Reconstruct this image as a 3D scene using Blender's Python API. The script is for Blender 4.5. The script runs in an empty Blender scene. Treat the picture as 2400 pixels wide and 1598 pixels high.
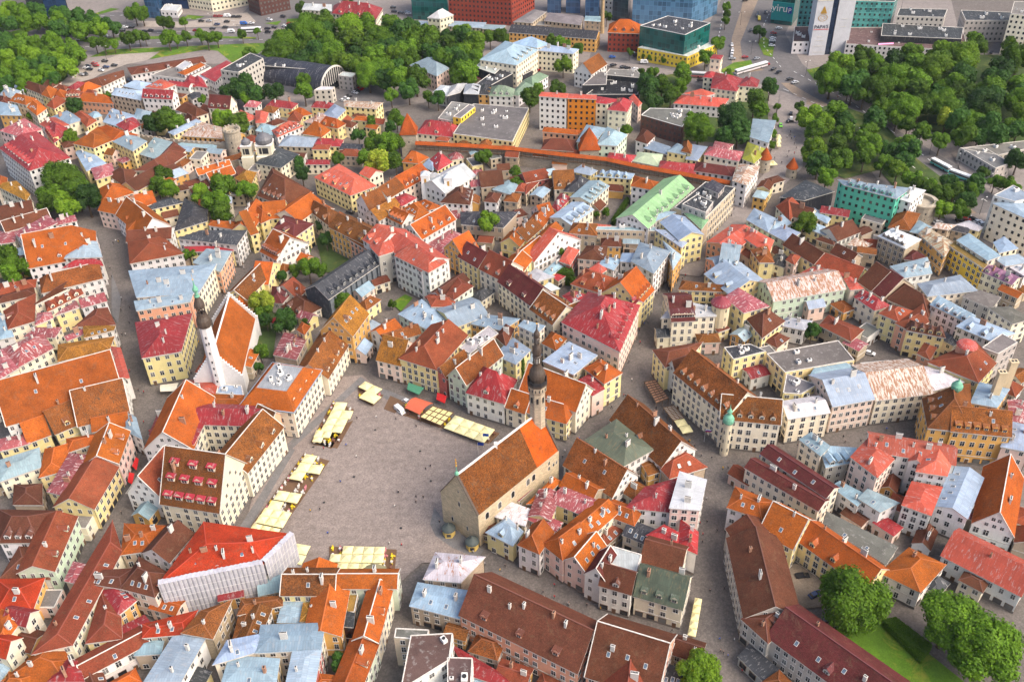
import bpy,math,random
from mathutils import Vector,Matrix
random.seed(11)
R=math.radians
scene=bpy.context.scene
C=scene.collection
# ---------------------------------------------------------------- camera
CAMZ=234.36
th,ro=R(37.10),R(-1.65)
fw=Vector((0,math.cos(th),-math.sin(th)));rt=Vector((1,0,0));up=rt.cross(fw)
cx_=rt*math.cos(ro)+up*math.sin(ro);cy_=up*math.cos(ro)-rt*math.sin(ro)
cam_d=bpy.data.cameras.new("camera");cam=bpy.data.objects.new("camera",cam_d);C.objects.link(cam)
cam.matrix_world=Matrix(((cx_.x,cy_.x,-fw.x,0),(cx_.y,cy_.y,-fw.y,0),(cx_.z,cy_.z,-fw.z,CAMZ),(0,0,0,1)))
cam_d.sensor_width=36;cam_d.lens=33.82;cam_d.clip_start=1;cam_d.clip_end=6000
scene.camera=cam
# ---------------------------------------------------------------- world, sun, exposure
SUN_EL,SUN_AZ=R(48),R(118)
w=bpy.data.worlds.new("World");scene.world=w;w.use_nodes=True
nt=w.node_tree;bg=nt.nodes['Background']
sky=nt.nodes.new('ShaderNodeTexSky');sky.sky_type='NISHITA';sky.sun_disc=False
sky.sun_elevation=SUN_EL;sky.sun_rotation=SUN_AZ;sky.dust_density=6.0;sky.air_density=1.0;sky.ozone_density=1.0
nt.links.new(sky.outputs[0],bg.inputs[0]);bg.inputs[1].default_value=0.15
sd=bpy.data.lights.new("sun",'SUN');sd.energy=1.0;sd.angle=R(40);sd.color=(1,.95,.88)
so=bpy.data.objects.new("sun",sd);C.objects.link(so)
sv=Vector((math.sin(SUN_AZ)*math.cos(SUN_EL),math.cos(SUN_AZ)*math.cos(SUN_EL),math.sin(SUN_EL)))
so.rotation_euler=sv.to_track_quat('Z','Y').to_euler()
vs=scene.view_settings;vs.view_transform='Standard';vs.look='None';vs.gamma=1;vs.exposure=0.9
scene.cycles.max_bounces=4;scene.cycles.diffuse_bounces=2
# ---------------------------------------------------------------- materials
def hexc(h):
 return tuple(((int(h[i:i+2],16)/255+.055)/1.055)**2.4 if int(h[i:i+2],16)>10 else int(h[i:i+2],16)/255/12.92 for i in (0,2,4))
def mat(name,rough=.8,metal=0,spec=.3):
 m=bpy.data.materials.new(name);m.use_nodes=True
 b=m.node_tree.nodes['Principled BSDF'];b.inputs['Roughness'].default_value=rough
 b.inputs['Metallic'].default_value=metal;b.inputs['Specular IOR Level'].default_value=spec
 return m,m.node_tree,b
def nd(t,typ,**k):
 n=t.nodes.new(typ)
 for a,v in k.items():setattr(n,a,v)
 return n
def noise(t,vec,scale,detail=3,rough=.6,dist=0):
 n=nd(t,'ShaderNodeTexNoise');n.inputs['Scale'].default_value=scale;n.inputs['Detail'].default_value=detail
 n.inputs['Roughness'].default_value=rough;n.inputs['Distortion'].default_value=dist
 if vec:t.links.new(vec,n.inputs['Vector'])
 return n.outputs[0]
def ramp(t,src,a,b,va=0,vb=1):
 n=nd(t,'ShaderNodeMapRange');n.inputs[1].default_value=a;n.inputs[2].default_value=b
 n.inputs[3].default_value=va;n.inputs[4].default_value=vb;t.links.new(src,n.inputs[0]);return n.outputs[0]
def mix(t,f,a,b,mode='MIX'):
 n=nd(t,'ShaderNodeMix',data_type='RGBA',blend_type=mode)
 for s,i in ((f,0),(a,6),(b,7)):
  if hasattr(s,'is_linked')or hasattr(s,'links'):t.links.new(s,n.inputs[i])
  elif i==0:n.inputs[0].default_value=s
  else :n.inputs[i].default_value=(*s[:3],1)
 return n.outputs[2]
def scalec(t,col,f):
 n=nd(t,'ShaderNodeVectorMath',operation='SCALE');t.links.new(col,n.inputs[0])
 if hasattr(f,'links'):t.links.new(f,n.inputs[3])
 else :n.inputs[3].default_value=f
 return n.outputs[0]
def uvn(t):return nd(t,'ShaderNodeUVMap').outputs[0]
def mapping(t,v,s):
 n=nd(t,'ShaderNodeMapping');n.inputs['Scale'].default_value=s;t.links.new(v,n.inputs[0]);return n.outputs[0]
def bump(t,b,h,d,s=.6):
 n=nd(t,'ShaderNodeBump');n.inputs['Strength'].default_value=s;n.inputs['Distance'].default_value=d
 t.links.new(h,n.inputs['Height']);t.links.new(n.outputs[0],b.inputs['Normal'])
def rnd_off(t,v):
 oi=nd(t,'ShaderNodeObjectInfo');a=nd(t,'ShaderNodeVectorMath',operation='ADD')
 m=nd(t,'ShaderNodeMath',operation='MULTIPLY');m.inputs[1].default_value=97;t.links.new(oi.outputs['Random'],m.inputs[0])
 t.links.new(v,a.inputs[0]);t.links.new(m.outputs[0],a.inputs[1]);return a.outputs[0],oi
def m_tile(name,contrast,speck):
 m,t,b=mat(name,.9,0,.06)
 v,oi=rnd_off(t,uvn(t));col=oi.outputs['Color']
 big=noise(t,v,.16,4,.65);mid=noise(t,mapping(t,v,(1.4,.7,1)),.9,3,.7);fine=noise(t,mapping(t,v,(2.6,3.2,1)),1.0,2,.8)
 f1=ramp(t,big,.3,.7,1-contrast,1+contrast*.8);f2=ramp(t,fine,.3,.7,1-speck,1+speck)
 c=scalec(t,col,f1);c=scalec(t,c,f2)
 dark=mix(t,ramp(t,mid,.56,.68,0,speck*1.3),c,(.10,.055,.03))
 br=nd(t,'ShaderNodeTexBrick');br.offset=.5;br.inputs['Scale'].default_value=1;br.inputs['Mortar Size'].default_value=.03
 br.inputs['Brick Width'].default_value=.42;br.inputs['Row Height'].default_value=.38;br.inputs['Color1'].default_value=(.85,.85,.85,1)
 br.inputs['Color2'].default_value=(1.12,1.12,1.12,1);br.inputs['Mortar'].default_value=(.5,.5,.5,1);t.links.new(v,br.inputs[0])
 c=mix(t,.7,dark,br.outputs[0],'MULTIPLY')
 c=mix(t,ramp(t,noise(t,v,.35,5,.8,.6),.55,.72,0,.55),c,(.16,.10,.06));c=mix(t,.04,c,(.34,.27,.21))
 t.links.new(c,b.inputs[0]);bump(t,b,fine,.12);return m
def m_metal(name,wear,wearcol,thresh):
 m,t,b=mat(name,.55,0,.2)
 v,oi=rnd_off(t,uvn(t));col=oi.outputs['Color']
 br=nd(t,'ShaderNodeTexBrick');br.offset=.37;br.inputs['Scale'].default_value=1;br.inputs['Mortar Size'].default_value=.035
 br.inputs['Brick Width'].default_value=.75;br.inputs['Row Height'].default_value=2.6;br.inputs['Color1'].default_value=(.86,.86,.86,1)
 br.inputs['Color2'].default_value=(1.1,1.1,1.1,1);br.inputs['Mortar'].default_value=(.62,.62,.62,1);t.links.new(v,br.inputs[0])
 big=noise(t,v,.12,4,.7);st=noise(t,mapping(t,v,(1.6,.35,1)),1,4,.75)
 c=scalec(t,col,ramp(t,big,.3,.7,.78,1.18));c=mix(t,.85,c,br.outputs[0],'MULTIPLY')
 c=mix(t,ramp(t,st,thresh,thresh+.07,0,wear),c,wearcol);c=mix(t,.03,c,(.40,.34,.31))
 t.links.new(c,b.inputs[0]);bump(t,b,br.outputs[1],.05,.5);return m
def m_plaster(name,bricky=0):
 m,t,b=mat(name,.9)
 tc=nd(t,'ShaderNodeTexCoord');v,oi=rnd_off(t,uvn(t));col=oi.outputs['Color']
 big=noise(t,v,.2,5,.7);st=noise(t,mapping(t,v,(1.3,.25,1)),1,4,.7);fi=noise(t,v,3,3,.7)
 c=scalec(t,col,ramp(t,big,.3,.75,1.06,.86));c=mix(t,ramp(t,st,.55,.75,0,.35),c,(.3,.26,.21));c=scalec(t,c,ramp(t,fi,.3,.7,.93,1.07))
 if bricky:
  br=nd(t,'ShaderNodeTexBrick');br.inputs['Scale'].default_value=1;br.inputs['Brick Width'].default_value=bricky;br.inputs['Row Height'].default_value=bricky*.5
  br.inputs['Mortar Size'].default_value=.04;br.inputs['Color1'].default_value=(.75,.75,.75,1);br.inputs['Color2'].default_value=(1.15,1.1,1.05,1);br.inputs['Mortar'].default_value=(.7,.7,.7,1)
  t.links.new(v,br.inputs[0]);c=mix(t,.9,c,br.outputs[0],'MULTIPLY')
 t.links.new(c,b.inputs[0]);bump(t,b,fi,.04,.4);return m
def m_flat(name):
 m,t,b=mat(name,.95)
 v,oi=rnd_off(t,uvn(t));col=oi.outputs['Color']
 c=scalec(t,col,ramp(t,noise(t,v,.15,5,.7),.3,.7,.75,1.25));c=mix(t,ramp(t,noise(t,v,.6,3),.6,.66,0,.35),c,(.3,.29,.27))
 t.links.new(scalec(t,c,ramp(t,noise(t,v,2.5,2),.3,.7,.85,1.15)),b.inputs[0]);return m
def m_plain(name,rough=.7,spec=.3,var=.12):
 m,t,b=mat(name,rough,0,spec)
 tc=nd(t,'ShaderNodeTexCoord');v,oi=rnd_off(t,tc.outputs['Object'])
 t.links.new(scalec(t,oi.outputs['Color'],ramp(t,noise(t,v,1.2,4,.7),.3,.7,1-var,1+var)),b.inputs[0]);return m
def m_fixed(name,col,rough=.7,spec=.3,var=.1,scale=1.,metal=0):
 m,t,b=mat(name,rough,metal,spec)
 tc=nd(t,'ShaderNodeTexCoord')
 n=noise(t,tc.outputs['Object'],scale,4,.7)
 t.links.new(mix(t,ramp(t,n,.3,.7),[c*(1-var)for c in col],[c*(1+var)for c in col]),b.inputs[0]);return m
def m_glassgrid(name):
 m,t,b=mat(name,.15,0,.8)
 v,oi=rnd_off(t,uvn(t))
 br=nd(t,'ShaderNodeTexBrick');br.offset=0;br.inputs['Scale'].default_value=1;br.inputs['Brick Width'].default_value=3;br.inputs['Row Height'].default_value=3.4
 br.inputs['Mortar Size'].default_value=.16;br.inputs['Color1'].default_value=(.55,.6,.65,1);br.inputs['Color2'].default_value=(1.5,1.5,1.5,1);br.inputs['Mortar'].default_value=(1.6,1.6,1.6,1)
 t.links.new(v,br.inputs[0]);c=mix(t,1,oi.outputs['Color'],br.outputs[0],'MULTIPLY')
 t.links.new(c,b.inputs[0]);return m
def m_ground(name,col,scale,contrast,setts=0,dirt=None):
 m,t,b=mat(name,.95)
 tc=nd(t,'ShaderNodeTexCoord');v=tc.outputs['Object']
 c1=[x*(1-contrast)for x in col];c2=[x*(1+contrast)for x in col]
 c=mix(t,ramp(t,noise(t,v,.02*scale,6,.7),.3,.7),c1,c2)
 c=scalec(t,c,ramp(t,noise(t,v,.35*scale,4,.75),.3,.7,.82,1.18));c=scalec(t,c,ramp(t,noise(t,v,2.2,2,.8),.3,.7,.8,1.2))
 if setts:
  vo=nd(t,'ShaderNodeTexVoronoi');vo.inputs['Scale'].default_value=setts;t.links.new(v,vo.inputs['Vector'])
  c=scalec(t,c,ramp(t,vo.outputs['Distance'],.25,.75,1.06,.82))
 if setts==1.6:
  wv=nd(t,'ShaderNodeTexWave',wave_type='RINGS');wv.inputs['Scale'].default_value=.09;wv.inputs['Distortion'].default_value=14;wv.inputs['Detail'].default_value=3;wv.inputs['Detail Scale'].default_value=.6;t.links.new(v,wv.inputs[0])
  c=scalec(t,c,ramp(t,wv.outputs['Fac'],0,1,.965,1.03));c=mix(t,ramp(t,noise(t,v,.05,6,.8,2),.56,.66,0,.45),c,(.13,.11,.10))
 if dirt:c=mix(t,ramp(t,noise(t,v,.09,5,.75,1),.52,.62,0,.8),c,dirt)
 t.links.new(c,b.inputs[0]);return m
def m_glass():
 m,t,b=mat('window_glass',.12,0,.7);oi=nd(t,'ShaderNodeObjectInfo')
 t.links.new(mix(t,ramp(t,oi.outputs['Random'],.5,1,0,1),(.022,.025,.03),(.17,.17,.16)),b.inputs[0]);return m  # random grey in the pane colour imitates reflected sky, varying per object
M=dict(
tile=m_tile('roof_tile',.30,.34),oldtile=m_tile('weathered_roof_tile',.38,.75),
metal=m_metal('seamed_metal_roof',.45,(.36,.35,.34),.56),worn=m_metal('worn_painted_metal_roof',.8,(.62,.55,.52),.55),rust=m_metal('rusty_metal_roof',.9,(.27,.11,.04),.46),
flat=m_flat('flat_roof_felt'),plaster=m_plaster('wall_plaster'),stone=m_plaster('limestone_wall',1.1),brick=m_plaster('brick_wall',.8),glassgrid=m_glassgrid('glass_facade'),
paint=m_plain('painted_surface'),fabric=m_plain('canvas_fabric',.9,.1,.08),car=m_plain('car_paint',.25,.6,.03),
white=m_fixed('white_paint',(.72,.70,.66)),glass=m_glass(),dark=m_fixed('dark_metal',(.03,.03,.032)),
chim=m_fixed('chimney_plaster',(.60,.56,.50),.9,.2,.25),wood=m_fixed('weathered_wood',(.14,.08,.045),.8),copper=m_fixed('green_copper',(.16,.40,.27),.6,.3,.25),
gold=m_fixed('gilded_metal',(.75,.42,.08),.35,.6,.1,1,.6),spire=m_fixed('dark_spire_copper',(.075,.055,.042),.5,.4,.3),bark=m_fixed('tree_bark',(.09,.065,.045),.95),
skin=m_fixed('skin',(.55,.32,.22)),tyre=m_fixed('tyre_rubber',(.02,.02,.02)),red=m_fixed('red_paint',(.6,.03,.02)),
cobble=m_ground('cobbled_street',(.148,.128,.114),1,.14,1.3),square=m_ground('square_cobbles',(.25,.205,.18),1.2,.12,1.6),slab=m_ground('stone_slabs',(.155,.148,.145),1,.1),
asphalt=m_ground('asphalt',(.135,.125,.122),1,.12),pale=m_ground('pale_paving',(.225,.195,.178),1,.12),sand=m_ground('gravel_yard',(.32,.275,.235),1,.14),grass=m_ground('short_grass',(.075,.15,.010),1.5,.35,0,(.24,.24,.03)),
parkfloor=m_ground('park_undergrowth',(.045,.075,.018),2,.4,0,(.12,.13,.03)),tan=m_ground('tram_bed',(.25,.19,.14),1,.15),line=m_fixed('road_paint',(.7,.7,.68)),yard=m_ground('dirt_yard',(.20,.16,.12),2,.3))
def m_leaf(name,c1,c2):
 m,t,b=mat(name,.7,0,.25)
 tc=nd(t,'ShaderNodeTexCoord');v,oi=rnd_off(t,tc.outputs['Object'])
 n1=noise(t,v,2.2,4,.7);n2=noise(t,v,14,2,.7)
 c=mix(t,ramp(t,n1,.35,.65),c1,c2);c=scalec(t,c,ramp(t,n2,.3,.7,.5,1.5))
 c=scalec(t,c,ramp(t,oi.outputs['Random'],0,1,.6,1.45));t.links.new(c,b.inputs[0])
 tr=nd(t,'ShaderNodeBsdfTranslucent');t.links.new(c,tr.inputs[0]);ms=nd(t,'ShaderNodeMixShader');ms.inputs[0].default_value=.28
 t.links.new(b.outputs[0],ms.inputs[1]);t.links.new(tr.outputs[0],ms.inputs[2]);t.links.new(ms.outputs[0],t.nodes['Material Output'].inputs[0]);return m
LEAF=[m_leaf('leaves_mid',(.052,.115,.006),(.10,.19,.008)),m_leaf('leaves_dark',(.024,.072,.010),(.05,.12,.014)),
m_leaf('leaves_bright',(.085,.17,.008),(.15,.25,.012)),m_leaf('leaves_yellow',(.16,.22,.012),(.26,.30,.03))]
# ---------------------------------------------------------------- mesh helpers
class MB:
 def __init__(s):s.v=[];s.f=[];s.m=[]
 def face(s,pts,m=0):
  i=len(s.v);s.v+=[tuple(p)for p in pts];s.f.append(list(range(i,i+len(pts))));s.m.append(m)
 def box(s,x0,y0,z0,x1,y1,z1,m=0,T=None):
  P=[(x0,y0,z0),(x1,y0,z0),(x1,y1,z0),(x0,y1,z0),(x0,y0,z1),(x1,y0,z1),(x1,y1,z1),(x0,y1,z1)]
  if T:P=[tuple(T@Vector(p))for p in P]
  i=len(s.v);s.v+=P
  for f in ((0,3,2,1),(4,5,6,7),(0,1,5,4),(1,2,6,5),(2,3,7,6),(3,0,4,7)):s.f.append([i+k for k in f]);s.m.append(m)
 def prism(s,ring,z0,z1,m=0,mt=None,top=1):
  n=len(ring)
  for i in range(n):
   a,b=ring[i],ring[(i+1)%n];s.face([(a[0],a[1],z0),(b[0],b[1],z0),(b[0],b[1],z1),(a[0],a[1],z1)],m)
  if top:s.face([(p[0],p[1],z1)for p in ring],m if mt is None else mt)
 def lathe(s,prof,n=8,m=0,cx=0,cy=0,rot=0):
  rings=[]
  for r,z in prof:
   i=len(s.v);s.v+=[(cx+r*math.cos(rot+2*math.pi*k/n),cy+r*math.sin(rot+2*math.pi*k/n),z)for k in range(n)];rings.append(i)
  for a,b in zip(rings,rings[1:]):
   for k in range(n):s.f.append([a+k,a+(k+1)%n,b+(k+1)%n,b+k]);s.m.append(m)
 def mesh(s,name,mats,uv=True):
  me=bpy.data.meshes.new(name);me.from_pydata(s.v,[],s.f)
  for x in mats:me.materials.append(x)
  me.polygons.foreach_set('material_index',s.m)
  if uv:
   l=me.uv_layers.new(name='UVMap');data=[0.0]*(2*len(me.loops))
   for p in me.polygons:
    n=p.normal
    ud=Vector((-n.y,n.x,0))
    ud=Vector((1,0,0))if ud.length<.02 else ud.normalized()
    vd=n.cross(ud)
    for li in p.loop_indices:
     co=me.vertices[me.loops[li].vertex_index].co
     data[2*li]=co.dot(ud);data[2*li+1]=co.dot(vd)
   l.data.foreach_set('uv',data)
  me.update();return me
 def build(s,name,mats,parent=None,color=None,uv=True):
  return link(name,s.mesh(name,mats,uv),parent,color)
def link(name,me,parent=None,color=None,loc=None,rz=None,scale=None):
 o=bpy.data.objects.new(name,me);C.objects.link(o)
 if parent:o.parent=parent
 if color:o.color=(*color,1)
 if loc:o.location=loc
 if rz is not None:o.rotation_euler=(0,0,rz)
 if scale is not None:o.scale=scale
 return o
def tag(o,label,cat,group=None):
 o['label']=label;o['category']=cat
 if group:o['group']=group
 return o
def struct(o,kind='structure'):o['kind']=kind;return o
PARKS=['in the woods at the top left','at the very top left edge','beside the top left offices','behind the turquoise apartment block','between the pedestrian street and the boulevard','in the park below the white hotel tower','by the low glass pavilion at the right','in the big central park']
ROOFN={'O':'orange-roofed','B':'rust-orange-roofed','K':'brown-roofed','V':'brick-red-roofed','T':'coral-roofed','R':'crimson-roofed','P':'faded-pink-roofed','M':'maroon-roofed','S':'blue-grey-roofed','W':'pale-roofed','G':'green-roofed','E':'weathered-green-roofed','H':'mint-green-roofed','U':'rusty-roofed','X':'rust-flecked-white-roofed','Y':'mossy-ochre-roofed','A':'grey-topped','D':'dark-roofed','Z':'vermilion-roofed','L':'lime-roofed','l':'pale-green-roofed','F':'brown-topped','n':'ochre-topped','k':'black-topped','purple':'purple-roofed'}
WALLN={'c':'cream','y':'yellow','w':'white','p':'pink','g':'grey','o':'ochre','m':'mint','r':'red','b':'brown','n':'stone','t':'turquoise','k':'black','s':'salmon','Y':'bright yellow','O':'orange','navy':'navy glass','bglass':'blue lattice glass','dglass':'dark glass','teal':'teal glass','turq':'turquoise panelled','brick':'red brick','darkbrick':'dark brick','bpanel':'blue panelled','W':'beige','wrap':'white sheeted','rib':'ribbed slate'}
LMN=['the town hall','the white stepped-gable church','the grey-domed church','the white twin-towered church','the dark ribbed slate block','the sheet-wrapped building','the many-dormered gable house','the turquoise apartment block','the mint-green copper roof','the green-domed corner turret','the coral courtyard block','the long rust-streaked roof','the teal glass cube','the white hotel tower','the arch-fronted dark hall','the white and orange flats','the black angular museum','the round battlemented tower','the crimson palace roof','the green copper roof','the lone round tree','the copper-ball corner building','the left orange-spired wall tower','the right orange-spired wall tower','the cafe parasols','the balconied yellow corner house','the top left woods','the walled red-and-white bastion yard','the big central park','the park by the hotel','the wide avenue junction','the flat-roofed store with a yellow wall','the great pyramid roof','the crimson mansard complex','the yellow U-shaped house','the big pale blue roof','the old trees by the lane','the huge orange hall roof','the pale blue roofs','the large courtyard tree','the round maroon turret','the boulevard','the weathered green ornate roof','the long plain maroon-roofed block','the left edge of the photo','the L-shaped pale blue roof','the long row of tiled roofs','the mustard yellow block','the brick-red offices','the multi-lane road','the white gable at the right edge','the square north row of fronts','the gleaming white metal roof','the tree-lined pedestrian street','the narrow ivy courtyard','the lower left diagonal roof']
ORD=['nearest','second nearest','third nearest','fourth nearest','fifth nearest','sixth nearest','seventh nearest','eighth nearest','ninth nearest','tenth nearest','eleventh nearest','twelfth nearest']
def place(s):
 if '.' not in s:return s
 d=''
 if '#' in s:d,s=s.split('#')
 a,b,c=map(int,s.split('.'))
 return (d,['right of','left of','in front of','beyond'][a]+' '+LMN[b]+((', %s one'%ORD[c-1])if c else ''))
def lab(s,desc=''):
 p=place(s)
 return (desc+' '+p).strip()if isinstance(p,str)else ((p[0]or desc)+' '+p[1])
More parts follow.
